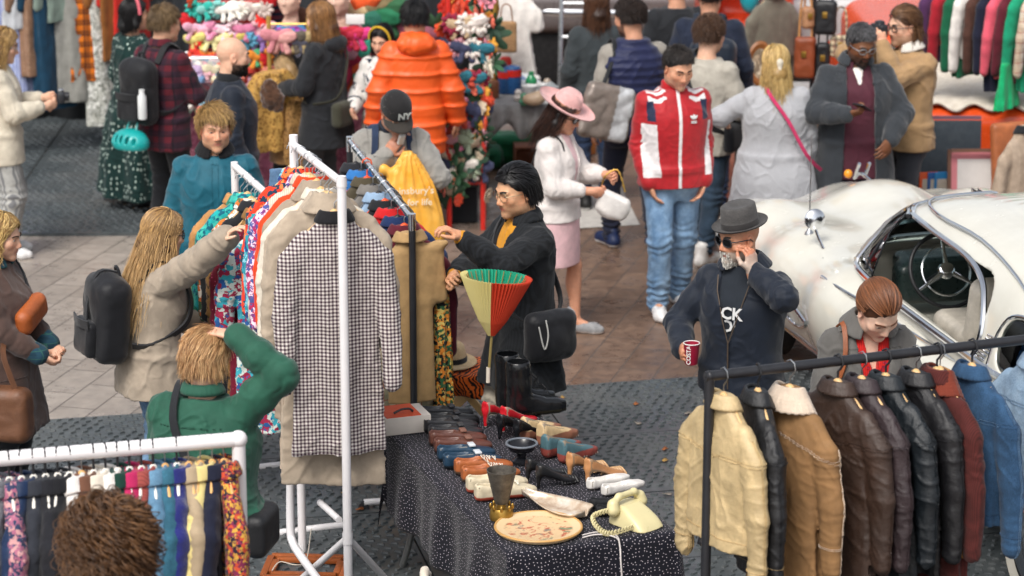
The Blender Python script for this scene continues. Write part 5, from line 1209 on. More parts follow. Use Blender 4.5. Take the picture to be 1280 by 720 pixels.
# ---- shoes (heel at origin, toe along +Y, sole at z=0)
SHY=Matrix(((1,0,0,0),(0,0,1,0),(0,1,0,0),(0,0,0,1)))
def shoe_sdf(kind):
 g=SDF();L=lambda rows,p=3.2:g.loft([(y,a,b,0,c)for y,a,b,c in rows],SHY,p,.008,smooth=False)
 if kind in('oxford','loafer'):
  L([(-.004,.020,.030,.036),(.012,.029,.038,.037),(.06,.0305,.035,.034),(.11,.0315,.033,.032),(.15,.037,.029,.028),(.19,.040,.025,.024),(.235,.034,.020,.020),(.258,.018,.015,.016)])
  if kind=='oxford':g.box((0,.125,.056),(.020,.04,.010),.008,Matrix.Rotation(R(-14),4,'X'),.008)
  g.ell((0,.058,.083),(.0235,.056 if kind=='oxford' else .066,.050),None,.004,'-')
 elif kind in('pump','mule','sandal'):
  L([(0,.018,.026,.092),(.012,.025,.032,.092),(.04,.026,.028,.084),(.08,.026,.021,.063),(.13,.034,.018,.034),(.175,.036,.016,.019),(.21,.023,.012,.014),(.226,.008,.008,.011)],2.8)
  g.ell((0,.072,.098),(.0205,.085,.030),Matrix.Rotation(R(-31),4,'X'),.004,'-');g.cap((0,.010,.075),(0,.006,.006),.015,.007,k=.012)
 elif kind=='flat':
  L([(-.002,.018,.022,.026),(.012,.027,.027,.028),(.05,.029,.023,.024),(.1,.029,.020,.021),(.17,.037,.018,.019),(.215,.028,.014,.015),(.236,.010,.010,.012)]);g.ell((0,.082,.056),(.0225,.084,.038),None,.004,'-')
 elif kind=='wedge':
  L([(0,.022,.046,.060),(.012,.029,.055,.058),(.05,.031,.048,.050),(.10,.031,.036,.038),(.16,.038,.026,.028),(.20,.032,.020,.022),(.225,.012,.014,.018)]);g.ell((0,.085,.105),(.024,.085,.034),Matrix.Rotation(R(-22),4,'X'),.004,'-')
 elif kind=='boot':
  L([(-.004,.026,.05,.055),(.012,.037,.06,.06),(.07,.040,.056,.056),(.12,.038,.048,.048),(.17,.043,.038,.038),(.225,.042,.034,.034),(.258,.026,.026,.03)]);g.chain([(0,.045,.06),(0,.045,.14),(0,.04,.225)],[.042,.046,.054],k=.03)
  g.ell((0,.04,.245),(.045,.045,.08),None,.004,'-')
 g.box((0,.14,-.05),(.2,.3,.05),.001,None,.003,'-')
 return g
_sm={}
def shoe_mesh(kind):
 if kind not in _sm:
  v,f=shoe_sdf(kind).mesh(.0042);_sm[kind]=(v,f)
 return _sm[kind]
def shoe_pair(name,label,kind,px,py,toe_deg,up,sole,mat_rough=.45,size=1.0,gap=.104,laces=None,lining=None,extra=None,solez=.02,grp=None,tilt=0):
 """a pair standing side by side on the cloth; each shoe is a thing"""
 c=P(px,py,TS)
 outs=[]
 for i in(0,1):
  a=R(toe_deg);side=Vector((math.cos(a),math.sin(a),0));p=c+side*gap*(i-.5)*size
  o=thing(name,label,"shoe",p,a,grp or("pair: "+label));o.scale=(size,)*3
  v,f=shoe_mesh(kind);v=v.copy()
  if i==0:v[:,0]*=-1;f=f[:,::-1].copy()
  n=normals(v,f);v2=v+n*(pnoise(v*40+i)*.0012)[:,None]
  s_=v[:,2]<solez
  if kind in('pump','mule','sandal','flat'):s_=v[:,2]<.006
  c_=np.where(s_[:,None],np.array(lin(sole)),np.array(lin(up)))
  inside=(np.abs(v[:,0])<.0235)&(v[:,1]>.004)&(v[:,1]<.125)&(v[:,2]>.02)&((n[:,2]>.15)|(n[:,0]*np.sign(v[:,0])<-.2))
  if lining:c_=np.where((inside&(v[:,2]<{'boot':.2,'oxford':.064,'loafer':.064,'flat':.042}.get(kind,.14)))[:,None],np.array(lin(lining))*.4,c_)  # shade inside the shoe opening is painted in by darkening the lining colour
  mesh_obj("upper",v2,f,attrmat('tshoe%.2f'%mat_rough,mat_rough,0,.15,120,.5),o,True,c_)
  if laces:
   m=MB()
   z0,z1=(.066,.056)if kind!='boot' else(.20,.10)
   y0,y1=(.125,.175)if kind!='boot' else(.085,.17)
   for k in range(5):
    t_=k/4;y=y0+(y1-y0)*t_;z=z0+(z1-z0)*t_+.006;m.tube([(-.02,y,z-.008),(0,y+.004,z+.004),(.02,y+(.012 if k%2 else 0),z-.008)],.0022,5)
   m.tube(curve([(0,y0,z0+.01),(.03,y0-.02,z0+.02),(.04,y0+.01,z0-.01),(.012,y0+.01,z0+.005)]),.002,5);m.build("laces",plain('lace'+laces,laces,.8),o)
  if extra:extra(o,i,v,f,n)
  outs.append(o)
 return outs
def tassel(col):
 def fn(o,i,v,f,n):
  m=MB();m.box((0,.15,.064),(.05,.03,.010),bev=.004);m.build("strap",plain('ls'+col,col,.4),o)
 return fn
def wrapped(cols):
 def fn(o,i,v,f,n):
  m=MB();rg=random.Random(i)
  for k in range(7):y=.12+k*.014;m.tube(curve([(-.032,y,.012),(-.02,y+.005,.04-k*.002),(.01,y-.005,.046-k*.002),(.032,y,.012)]),.005,6)
  m.build("straps",plain('st'+cols,cols,.5),o)
 return fn
GY=-90-0
shoe_pair("loafer","black leather loafers at the far left corner of the shoe table",'loafer',530,530,-74,'#1d1e21','#111113',.35,1.05,extra=tassel('#2a2a2e'),lining='#3a2c26')
shoe_pair("loafer","grey black loafers with a flat bow, second pair on the left",'loafer',534,545,-76,'#2b2b2e','#1a1a1c',.4,1.05,extra=tassel('#3a3a3c'),lining='#4a3a32')
shoe_pair("loafer","oxblood brown tasselled loafers between black and blue shoes",'loafer',541,562,-76,'#5f3a30','#3a2620',.32,1.1,extra=tassel('#7a5548'),lining='#8a5a48')
shoe_pair("boat_shoe","navy leather boat shoes with white toes",'loafer',552,581,-74,'#1f3a50','#1a242c',.35,1.1,extra=tassel('#c9cdd2'),lining='#c8c4bc')
shoe_pair("brogue","tan leather brogues with pale laces",'oxford',574,598,-72,'#a85f34','#5f4a3a',.4,1.1,laces='#d8cfc0',lining='#8a4a28')
shoe_pair("oxford_shoe","cream canvas lace up shoes with brick red soles",'oxford',590,621,-70,'#cfc2a6','#a8442e',.7,1.15,laces='#e6e0d0',lining='#a89a80')
shoe_pair("boot","black leather lace up ankle boots at the far end of the table",'boot',630,517,-68,'#17181a','#2a261c',.22,1.18,gap=.125,laces='#1a1a1a',lining='#2a2018',solez=.026)
shoe_pair("stiletto","red and white stiletto shoes with tall heels",'pump',617,538,-40,'#c41f2a','#d8d0c8',.25,1.15,lining='#d8c0a8')
shoe_pair("court_shoe","black stiletto court shoes beside the red pair",'pump',634,553,-44,'#15171b','#101012',.25,1.12,lining='#3a2c28')
shoe_pair("wedge_sandal","striped wedge sandals with a tangle of grey straps",'wedge',664,556,-46,'#c9ae84','#8a5a44',.6,1.15,extra=wrapped('#5f554e'),lining='#c8b49a',solez=.05)
shoe_pair("wedge_sandal","multicoloured wedge sandals with ankle straps lying behind the tan heels",'wedge',690,577,-46,'#4a6a72','#8a4038',.6,1.1,extra=wrapped('#6a5f58'),lining='#b8a48a',solez=.045)
shoe_pair("heeled_sandal","tan high heeled sandals with woven toe straps",'mule',722,604,-46,'#b98356','#a06a40',.45,1.15,extra=wrapped('#c09a70'),lining='#d0a880')
shoe_pair("ballet_flat","white leather ballet flats near the telephone",'flat',745,616,-52,'#dedad4','#b8a890',.4,1.05,lining='#d8c8b4')
shoe_pair("slipper","black suede slippers half under the telephone",'flat',742,640,-75,'#15161a','#101012',.8,.95,lining='#1a1a1e')
shoe_pair("slingback","black strappy sandals with a striped trim behind the goblet",'sandal',665,607,-62,'#1c1d20','#131315',.4,1.0,lining='#2a2624',extra=wrapped('#2a2a2c'))
# ---- ashtray / black ceramic bowl
p=P(652,578,TS);o=thing("footed_bowl","black glazed footed bowl with a grey rim","bowl",p);m=MB();m.lathe([(0,.004),(.045,0),(.046,.012),(.022,.03),(.024,.05),(.06,.065),(.074,.09),(.078,.097),(.070,.098),(.06,.085),(.03,.06),(0,.055)],(0,0,0),36);m.build("bowl",plain('blackglaze','#1a1b1f',.2),o);m=MB();m.tube([(.074*math.cos(a*.2618),.074*math.sin(a*.2618),.098)for a in range(24)],.006,8,closed=True);m.build("rim",plain('rimgrey','#6a7078',.3),o)
# ---- goblet
p=P(627,648,TS);o=thing("goblet","tall tapered pewter goblet on a brass foot","goblet",p)
m=MB();m.lathe([(.030,.075),(.034,.085),(.069,.235),(.066,.236),(.030,.09),(0,.085)],(0,0,0),40)
t=NT("pewter");n_=t.noise(18,6,.7);t.base(t.ramp(n_,[(.3,lin('#3c3833')),(.6,lin('#6d675e')),(.8,lin('#8d8578'))]));t.bump(t.noise(60,5),.35,.004);t.fin(.5,.55)
m.build("cup",t.m,o);m=MB();m.lathe([(0,0),(.054,0),(.056,.012),(.052,.045),(.046,.055),(.022,.058),(.018,.075),(.03,.08)],(0,0,0),36);br_=m.build("foot",plain('brass','#a8843e',.35,.8,.2),o)
m=MB()
for k in range(8):a=k*.785;m.ball((.05*math.cos(a),.05*math.sin(a),.06),(.008,.008,.016),8)
m.build("foot_ornament",plain('brass','#a8843e',.35,.8,.2),br_)
# ---- plate
p=P(673,663,TS);o=thing("plate","large round wooden plate painted with flowers and birds","plate",p)
t=NT("painted_plate");d_=t.vor(9,vec=t.map((1,1,1)));n_=t.noise(14,5,.65,dist=1.5);n2=t.noise(9,4,.6,vec=t.map((1,1,1),loc=(3,1,0)),dist=1.0)
c_=t.mix(t.ramp(n_,[(.52,0),(.58,1)]),lin('#dcbc90'),lin('#b8583c'));c_=t.mix(t.ramp(n2,[(.56,0),(.61,1)]),c_,lin('#6f8262'));c_=t.mix(t.ramp(t.noise(20,4,.6,vec=t.map((1,1,1),loc=(7,2,0))),[(.60,0),(.66,1)]),c_,lin('#8a7a6a'))
r_=t.math('POWER',t.math('ADD',t.math('POWER',t.sep()[0],2.0),t.math('POWER',t.sep()[1],2.0)),.5);c_=t.mix(t.ramp(r_,[(.15,0),(.158,1)]),c_,lin('#e0c59b'));t.base(c_);t.fin(.35)
m=MB();m.lathe([(0,.010),(.155,.012),(.185,.020),(.197,.022),(.200,.016),(.19,.004),(.12,0),(0,0)],(0,0,0),64);m.build("dish",t.m,o);m=MB();m.tube([(.1955*math.cos(a*2*math.pi/60),.1955*math.sin(a*2*math.pi/60),.019)for a in range(60)],.006,6,closed=True);m.build("rim",plain('platerim','#c99a5a',.4),o)
# ---- tray / large shell shaped dish
p=P(693,638,TS);o=thing("shell_dish","long pointed silver and cream shell dish between the plate and the goblet","dish",p,R(-38))
V=[];F=[];NX,NY=24,14
for i in range(NX+1):
 for j in range(NY+1):
  u_=i/NX;w=.012+.085*math.sin(min(1,u_*1.08)*math.pi*.62)**1.2*(1 if u_<.9 else math.sqrt(max(0,1-((u_-.9)/.1)**2))*.999+.001);s_=j/NY*2-1
  V.append((u_*.36-.18,s_*w,.004+.03*(abs(s_)**2.2)+.035*(1-u_)**2+.010*u_**6))
for i in range(NX):
 for j in range(NY):a=i*(NY+1)+j;F.append((a,a+NY+1,a+NY+2,a+1))
t=NT("pearl");t.base(t.ramp(t.noise(16,4,.6),[(.35,lin('#b59a80')),(.55,lin('#d6c4ae')),(.75,lin('#e9e2d8'))]));t.fin(.25,.25);q=mesh_obj("dish",V,F,t.m,o);md=q.modifiers.new("t",'SOLIDIFY');md.thickness=.005
# ---- cream push-button telephone
cp=plain('cream_plastic','#d6cb9c',.32,0,.05);p=P(795,655,TS);o=thing("telephone","cream yellow vintage telephone with its handset lying across the top","telephone",p,tang+R(90)+R(25))
g=SDF();g.loft([(0,.085,.115,0,0),(.025,.084,.113,0,0),(.06,.074,.078,0,.028),(.085,.066,.045,0,.055),(.092,.060,.035,0,.06)],None,5,.006);v,f=g.mesh(.0045);mesh_obj("phone_base",v,f,cp,o)
g=SDF();g.chain([(-.085,.062,.105),(-.05,.062,.128),(.05,.062,.128),(.085,.062,.105)],[.017,.015,.015,.017],k=.015);
for sx in(-1,1):g.cap((sx*.088,.062,.098),(sx*.092,.056,.075),.027,.030,k=.01)
v,f=g.mesh(.004);hs=mesh_obj("handset",v,f,cp,o)
m=MB();m.box((0,-.035,.052),(.085,.075,.006),M=Matrix.Rotation(R(28),4,'X'),bev=.002);pad=m.build("keypad",plain('keypad','#b8aa78',.4),o)
for i in range(4):
 for j in range(3):m=MB();m.box((-.028+j*.028,-.062+i*.019,.0415+i*.0102),(.018,.012,.007),M=Matrix.Rotation(R(28),4,'X'),bev=.002);m.build("key",plain('key','#e4dcb8',.4),pad)
m=MB();c0,c1,c2,c3=Vector((-.10,.05,.08)),Vector((-.18,.10,.05)),Vector((-.22,-.02,.015)),Vector((-.09,-.06,.02));pts=[]
cur=curve([c0,c1,c2,c3],60)
for i,q in enumerate(cur):a=i*.9;pts.append(Vector(q)+Vector((math.cos(a)*.011,0,abs(0)+math.sin(a)*.011+.004)))
m.tube(pts,.004,6);m.build("coiled_cord",cp,o)
m=MB();w2l=lambda q:Matrix.Rotation(-(tang+R(90)+R(25)),3,'Z')@(q-p)
edge=P(757,676,TS);pts=[w2l(x)for x in(P(728,672,TS),P(748,668,TS+.012),P(770,672,TS+.006),P(775,684,TS+.004))];e2=P(776,686,TZ+.004)+Vector((.0,-.03,0));pts+=[w2l(e2+Vector((0,-.02,-.06))),w2l(e2+Vector((.02,-.04,-.30)))]
m.tube(curve(pts,6),.0035,6);m.tube(curve([q+Vector((.02,.02,.001))*(1 if i<4 else 2.0)for i,q in enumerate(pts)],6),.003,6);m.build("phone_lead",plain('lead','#cfc8c4',.5),o)
# ---- book box behind the table
o=thing("card_box","orange and white cardboard box behind the loafers","box",P(503,535,TS),tang+R(90));MB().box((0,0,.045),(.24,.2,.09),bev=.003).build("box_body",plain('whitebox','#d8cfc4',.6),o);MB().box((-.02,0,.0925),(.18,.19,.004)).build("box_lid",plain('orange_card','#d8532e',.5),o);m=MB();m.tube(curve([(-.06,-.05,.1),(-.02,-.05,.115),(.02,-.05,.115),(.04,-.05,.1)]),.006,8);m.build("handle",plain('bh','#26262a',.3),o)
# ---- paper parasol standing point down in a boot
pb=at(610,464,13.2);o=thing("parasol","half open paper parasol with cream red and green panels standing upside down","parasol",pb)
tip=at(598,418,pb.y+.02);topc=at(616,352,pb.y+.0);
ax=(at(620,350,pb.y)-pb).normalized()
m=MB();m.tube([(0,0,-.06),ax*.44],.007,8);m.build("pole",plain('bamboo','#8a7a48',.5),o);m=MB();m.tube([(0,0,-.06),ax*.02*1.0],.011,10);m.build("pole_tip",plain('ivory_tip','#d8d0c0',.4),o)
nseg=72;L0,L1=.19,.50
zx=ax.orthogonal().normalized();zx=(Vector((1,0,0))-ax*ax.x).normalized();zy=ax.cross(zx)
pc=[('#d8cc8a',150,262),('#c23a20',262,390),('#1f9a7a',30,150)]
for(colr,a0,a1)in pc:
 V=[];F=[];n_=(a1-a0)//3
 for i in range(n_+1):
  a=R(a0+(a1-a0)*i/n_)
  for j in range(5):
   t_=j/4;r_=(.018+.150*t_**.8)*(1+(.045 if i%2 else-.045)*t_);V.append(tuple(ax*(L0+(L1-L0)*t_)*1.0+zx*math.cos(a)*r_*1.05+zy*math.sin(a)*r_*.8))
 for i in range(n_):
  for j in range(4):q=i*5+j;F.append((q,q+5,q+6,q+1))
 t=NT("paper"+colr);t.base(lin(colr));t.fin(.6);t.b.inputs["Transmission Weight"].default_value=.0
 q=mesh_obj("canopy",V,F,t.m,o,False);md=q.modifiers.new("t",'SOLIDIFY');md.thickness=.002
m=MB()
for i in range(24):a=2*math.pi*i/24;m.tube([ax*.19+zx*math.cos(a)*.016+zy*math.sin(a)*.013,ax*.5+zx*math.cos(a)*.150+zy*math.sin(a)*.115],.0025,4)
m.build("ribs",plain('bamboo','#8a7a48',.5),o)
# ---- folding stool with zebra cloth and a straw hat
sp=P(560,500,0);sp=at(572,430,15.0);sp.z=0;so=thing("folding_stool","wooden folding stool covered with an orange and black zebra cloth","stool",sp,R(-12))
for sy in(-.17,.17):
 for s_ in(-1,1):m=MB();a_=Vector((s_*.22,sy,.02));b_=Vector((-s_*.18,sy,.45));dv=b_-a_;Mx=Matrix.Rotation(math.atan2(dv.x,dv.z),4,'Y');m.box(tuple((a_+b_)/2+Vector((0,.012*s_,0))),(.045,.022,dv.length),M=Mx,bev=.004);m.build("leg",wood,so)
for s_ in(-1,1):m=MB();m.box((s_*.19,0,.06),(.02,.36,.03),bev=.004);m.build("stretcher",wood,so)
MB().box((0,0,.46),(.44,.38,.03),bev=.006).build("seat",wood,so)
V=[];F=[];n_=36
for i in range(n_+1):
 for j in range(n_+1):
  x=-.36+.72*i/n_;y=-.33+.66*j/n_;ex=max(0,abs(x)-.225);ey=max(0,abs(y)-.195);d=max(ex,ey);X=math.copysign(min(abs(x),.225),x);Y=math.copysign(min(abs(y),.195),y);w=.02*math.sin(x*22+y*25)*min(1,d/.08)
  V.append((X+(math.copysign(.012+w,x)if ex else 0),Y+(math.copysign(.012+w,y)if ey else 0),.482-d*.95+(.004*math.sin(x*20)*math.cos(y*17))))
for i in range(n_):
 for j in range(n_):a=i*(n_+1)+j;F.append((a,a+n_+1,a+n_+2,a+1))
zc=mesh_obj("zebra_cloth",V,F,pattern('zebra','zebra',['#17120f','#d8621c'],1.5));zc.location=sp;zc.rotation_euler=(0,0,R(-12));md=zc.modifiers.new("t",'SOLIDIFY');md.thickness=.004;tag(zc,"orange and black zebra striped cloth draped over the folding stool","cloth")
o=thing("straw_hat","pale straw hat with a dark band resting on the zebra cloth","hat",sp+Vector((-.03,.0,.488)));m=MB();m.lathe([(0,.125),(.05,.128),(.075,.11),(.088,.06),(.092,.02),(.12,.012),(.155,.018),(.158,.012),(.12,.004),(.09,.004),(0,.004)],(0,0,0),40,None,False,.9,1.1);m.build("hat_body",pattern('straw','herring',['#cdb590','#b89c74']),o);m=MB();m.lathe([(.0945,.02),(.0925,.048),(.0905,.05)],(0,0,0),40,None,False,.905,1.105);m.build("hat_band",cloth('blk','#1f2125'),o)
# ---- wooden frames on the mats under the white rack, and a red case behind the rack foot
p=P(383,712,.03);o=thing("wooden_frame","orange brown wooden picture frames lying flat on the mats under the rack","picture frame",p,R(-4))
for k,(w,h)in enumerate(((.40,.30),(.33,.20))):
 m=MB()
 for s_ in(-1,1):m.box((0,s_*h/2,.012+.0),(w,.035,.024),bev=.004);m.box((s_*w/2,0,.012),(.035,h-.036,.024),bev=.004)
 if k:[None for _ in()]
 q=m.build("frame_bars" if k==0 else "inner_bars",plain('orangewood','#9a5226',.4,0,.2),o)
m=MB();m.tube(curve([(-.16,-.10,.03),(-.13,-.03,.05),(-.05,-.04,.04),(.0,.0,.05),(.02,.06,.20)]),.003,6);m.build("string",plain('string','#cfc6b8',.8),o)
# ---- terrier under the table edge: only its muzzle is in the picture
# ================================================================ the accessory stall, the junk tables and the vehicles behind
def inst(src,name,label,cat,loc,mat,group=None,rz=0.0,s=1.0,rx=0.0,ry=0.0):
 o=bpy.data.objects.new(name,src);C.objects.link(o)
 o.location=loc;o.rotation_euler=(rx,ry,rz);o.scale=(s,)*3 if not hasattr(s,'__len__')else s
 if mat is not None:
  if not src.materials:src.materials.append(mat)
  o.material_slots[0].link='OBJECT';o.material_slots[0].material=mat
 return tag(o,label,cat,group)
def me_of(mb_or_vf,name):
 o=mb_or_vf.build(name)if isinstance(mb_or_vf,MB)else mesh_obj(name,*mb_or_vf);me=o.data;bpy.data.objects.remove(o);return me
rs=random.Random(11)
m=MB();V=[];n1,n2=30,8
for i in range(n1):
 a=2*math.pi*i/n1;rr=.045+.006*math.sin(a*9)
 for k in range(n2):b=2*math.pi*k/n2;r2=.020+.006*math.sin(a*9+1);V.append(((rr+r2*math.cos(b))*math.cos(a),r2*math.sin(b),(rr+r2*math.cos(b))*math.sin(a)))
m.add(V,[(i*n2+k,((i+1)%n1)*n2+k,((i+1)%n1)*n2+(k+1)%n2,i*n2+(k+1)%n2)for i in range(n1)for k in range(n2)]);SCR=me_of(m,"scrunchie")
g=SDF()
for sx in(-1,1):g.ell((sx*.05,0,.012),(.05,.022,.034),Matrix.Rotation(R(-18*sx),4,'Y'),.012);g.cap((sx*.01,0,0),(sx*.04,.0,-.075),.012,.020,k=.012)
g.ell((0,0,.005),(.018,.024,.02));v,f=g.mesh(.007);v=v+normals(v,f)*(pnoise(v*55)*.006)[:,None];BOW=me_of((v,f),"hair_bow")
m=MB()
for ring_,(nn,rr,tl)in enumerate(((8,.050,.35),(6,.032,.8),(4,.016,1.2))):
 for i in range(nn):
  a=2*math.pi*(i+ring_*.5)/nn;Mx=Matrix.Rotation(a,4,'Z')@Matrix.Rotation(-tl,4,'Y');m.ball(tuple(Mx@Vector((rr*.7,0,.004*ring_))),(rr*.62,rr*.42,.006),8,Mx)
m.ball((0,0,.014),.012,8);FLW=me_of(m,"silk_flower")
m=MB()
for i in range(7):
 a=i*.9;Mx=Matrix.Rotation(a,4,'Z')@Matrix.Rotation(-.5+rs.uniform(-.3,.3),4,'Y');m.ball(tuple(Mx@Vector((.055,0,0))),(.05,.022,.004),8,Mx)
LEAF=me_of(m,"leaf_spray")
leafm=[plain('leaf%d'%i,c,.7,0,.2)for i,c in enumerate(('#2f5238','#3f6a48','#24402f'))]
def cm(c):return cloth('acc'+c,c,.75,.15,300)
SD=21.0;s0,s1=at(218,130,SD),at(592,130,SD);so_=thing("stall_table","long accessory stall table with a pink floral cloth down to the ground","table",((s0.x+s1.x)/2,SD+.4,0))
W=s1.x-s0.x;MB().box((0,0,.80),(W,.84,.04),bev=.006).build("tabletop",wood,so_)
V=[];F=[]
for i in range(121):
 x=-W/2+W*i/120
 for j in range(9):z=.83-.8*j/8;V.append((x,-.43-.02*(j>0)-.022*math.sin(x*19+math.sin(x*5))*(j/8),z))
for i in range(120):
 for j in range(8):a=i*9+j;F.append((a,a+1,a+10,a+9))
q=mesh_obj("table_skirt",V,F,pattern('pinkcloth','floral',['#9a5468','#a8607a','#8a4a60','#b87888','#904e62'],1.0),so_);md=q.modifiers.new("t",'SOLIDIFY');md.thickness=.004
MB().box((0,0,.826),(W,.84,.008)).build("cover",cloth('pinktop','#b0788a'),so_)
redp=plain('red_paint','#c8281e',.4);goldp=plain('gold_rail','#c9a85a',.35,.5)
def display(label,x0px,x1px,D,z0,z1,rows,mat):
 a=at(x0px,0,D);b=at(x1px,0,D);o=thing("display_rack",label,"display rack",(a.x,D,z0));w=b.x-a.x
 for x in(0,w):m=MB();m.tube([(x,0,0),(x,0,z1-z0)],.018,8);m.build("upright",mat,o)
 for z in rows:m=MB();m.tube([(0,0,z-z0),(w,0,z-z0)],.008,6);m.build("crossbar",mat,o)
 return a.x,w
def zat(py,D):return at(0,py,D).z
DD=20.75
rowpy=[2,27,40,62,78];zr=[zat(p_,DD)for p_ in rowpy]
x0,w=display("tall red display rack hung with rows of bright hair bows",238,336,DD,.83,zat(-40,DD),zr,redp)
rowcol=[['#2fa89a','#7fc4bc','#e6e2da','#d9d4c8','#c8b8b0'],['#e0a8bc','#d888a8','#e8c8d0','#c87898','#e0b0b8'],['#d8cc78','#e0d8a0','#c8b860','#5a9ab8','#8a6aa8'],['#d8382a','#d87830','#a83848','#4a9a6a','#e08a30'],['#d8b0b8','#c84a4a','#d8d0c0','#b83a30','#e08878']]
rown=['top','second','middle','fourth','lowest'];coln={}
cname={'#2fa89a':'teal','#7fc4bc':'pale teal','#e6e2da':'white','#d9d4c8':'ivory','#c8b8b0':'beige','#e0a8bc':'light pink','#d888a8':'rose pink','#e8c8d0':'pale pink','#c87898':'deep pink','#e0b0b8':'blush','#d8cc78':'yellow','#e0d8a0':'pale yellow','#c8b860':'mustard','#5a9ab8':'blue','#8a6aa8':'lilac','#d8382a':'red','#d87830':'orange','#a83848':'crimson','#4a9a6a':'green','#e08a30':'amber','#d8b0b8':'dusty pink','#c84a4a':'brick red','#d8d0c0':'cream','#b83a30':'scarlet','#e08878':'salmon'}
for r_,z in enumerate(zr):
 for k in range(10):
  c=rowcol[r_][min(4,int(k/2))];inst(BOW if(k+r_)%3 else SCR,"hair_bow" if(k+r_)%3 else "scrunchie","%s %s hanging on the %s row of the red display rack"%(cname[c],'hair bow' if(k+r_)%3 else 'scrunchie',rown[r_]),"hair bow" if(k+r_)%3 else "scrunchie",(x0+w*(k+.5)/10,DD-.04,z-.05),cm(c),"hair bows and scrunchies on the red display rack",rs.uniform(-.5,.5),1.05,rs.uniform(-.3,.3),rs.uniform(-.3,.3))
for k in range(16):
 side=k%2;c=['#d8281e','#e0502a','#c01c24'][k%3];p=(x0+w*side+rs.uniform(-.04,.04),DD-.05,.9+(k//2)*.15);inst(FLW,"silk_flower","red silk flower fixed to the %s upright of the red display rack"%('right' if side else 'left'),"flower",p,cm(c),"red flowers on the display rack uprights",rs.uniform(0,6),1.15,R(90)+rs.uniform(-.4,.4))
hc=['#d8a8b0','#8ab0c0','#d8d0b0','#e0dcd4','#a8c8b8','#b8a0c0','#d87868','#6a8ab0'];hcn=['pink','pale blue','straw yellow','white','mint','lavender','coral','denim blue']
for k in range(40):
 px=224+(k%10)*7.6+rs.uniform(-2,2);p=at(px,88+(k//10)*13,20.62-(k//10)*.06);i=rs.randrange(8);inst(SCR if k%2 else BOW,"scrunchie" if k%2 else "hair_bow","%s %s in the heap between the plaid shirt and the bald man"%(hcn[i],"scrunchie" if k%2 else "hair bow"),"scrunchie" if k%2 else "hair bow",p,cm(hc[i]),"heaped hair accessories at the left of the stall",rs.uniform(0,6),1.2,rs.uniform(-.8,.8))
o=thing("stacked_baskets","pale wire basket tower holding the heaped scrunchies","basket",at(258,120,20.72));o.location.z=.84;m=MB()
for z in(.02,.2,.38):m.tube([(-.26,-.12,z),(.26,-.12,z),(.26,.12,z),(-.26,.12,z)],.006,6,closed=True)
for sx in(-.26,.26):
 for sy in(-.12,.12):m.tube([(sx,sy,0),(sx,sy,.42)],.006,6)
m.build("basket_wire",steel,o);m=MB();m.box((0,.02,.2),(.5,.2,.36),bev=.02);m.build("basket_lining",pattern('liner','floral',['#a8b4b8','#d0c0c4','#8aa0b0','#c8ccc0'],1.2),o)
x0,w=display("slim gold display rail carrying pink turbans",335,385,20.6,.83,zat(20,20.6),[zat(30,20.6),zat(62,20.6)],goldp)
for k,(px,py,c,l)in enumerate([(346,46,'#c88088','salmon pink'),(352,48,'#cc9490','peach pink'),(364,48,'#5a5248','dark patterned'),(374,48,'#a8946a','olive gold'),(382,52,'#5a5a68','dark spotted'),(437,44,'#c0304a','crimson'),(446,44,'#d83a80','hot pink'),(430,42,'#b82838','dark red')]):
 inst(BOW,"turban",l+" knotted turban hanging behind the woman with a bob","turban",at(px,py,20.5),cm(c),None,rs.uniform(-.4,.4),1.35)
def mannequin(px,py,label,scarf):
 p=at(px,py,20.7);o=thing("mannequin_head",label,"mannequin head",p);g=SDF();head_sdf(g,Matrix.Rotation(R(160),4,'Z'),.8);g.loft([(-.30,.13,.09),(-.26,.12,.08),(-.22,.07,.06),(-.16,.055,.055)],None,2,.03);v,f=g.mesh(.011);mesh_obj("head",v,f,plain('mannequin','#d6b09c',.5),o)
 if scarf:g=SDF();g.loft([(-.36,.13,.11),(-.30,.15,.12),(-.24,.14,.11),(-.20,.10,.09)],None,2,.03);v,f=g.mesh(.012);v=v+normals(v,f)*folds(v,14,20,.012,3.)[:,None];mesh_obj("scarf",v,f,pattern('mscarf','floral',['#3a4ab8','#a048b8','#2a90c0','#c060c8'],.9),o)
 return o
mannequin(362,-2,"mannequin head wearing a blue and purple printed scarf",True);mannequin(424,-2,"mannequin head behind the woman with a bob, facing right",False)
o=thing("striped_turban","tall navy maroon and grey striped knitted hat stand at the stall","hat stand",at(343,30,20.9));m=MB();m.lathe([(.05,-.15),(.075,-.05),(.085,.1),(.08,.3),(.05,.36),(0,.37)],(0,0,0),24);m.build("hats",pattern('hst','hstripe',['#1c2a3c','#6a3038'],1.4),o)
p=at(444,24,20.5);o=thing("sign_card","small white sign card on the stall","sign",p);MB().box((0,0,0),(.14,.012,.075),M=Matrix.Rotation(R(-8),4,'X'),bev=.002).build("card",plain('card','#dcd8d6',.6),o)
clut=[(468,20,'#1f6a48','emerald'),(478,14,'#2a5a3a','bottle green'),(448,6,'#e05a2a','bright orange'),(455,14,'#c8b088','sand'),(462,8,'#8a7a58','khaki'),(452,64,'#3aa088','sea green'),(449,84,'#d85a30','burnt orange'),(446,74,'#a02a48','wine red'),(458,40,'#d0a0b0','mauve'),(488,24,'#2a6a58','pine green'),(330,12,'#8a3a30','rust'),(396,22,'#5a3a2a','brown'),(510,40,'#884a58','plum')]
for px,py,c,l in clut:inst(BOW,"headscarf",l+" headscarf hanging at the back of the accessory stall","headscarf",at(px,py,20.9),cm(c),None,rs.uniform(-.5,.5),2.4,0,rs.uniform(-.5,.5))
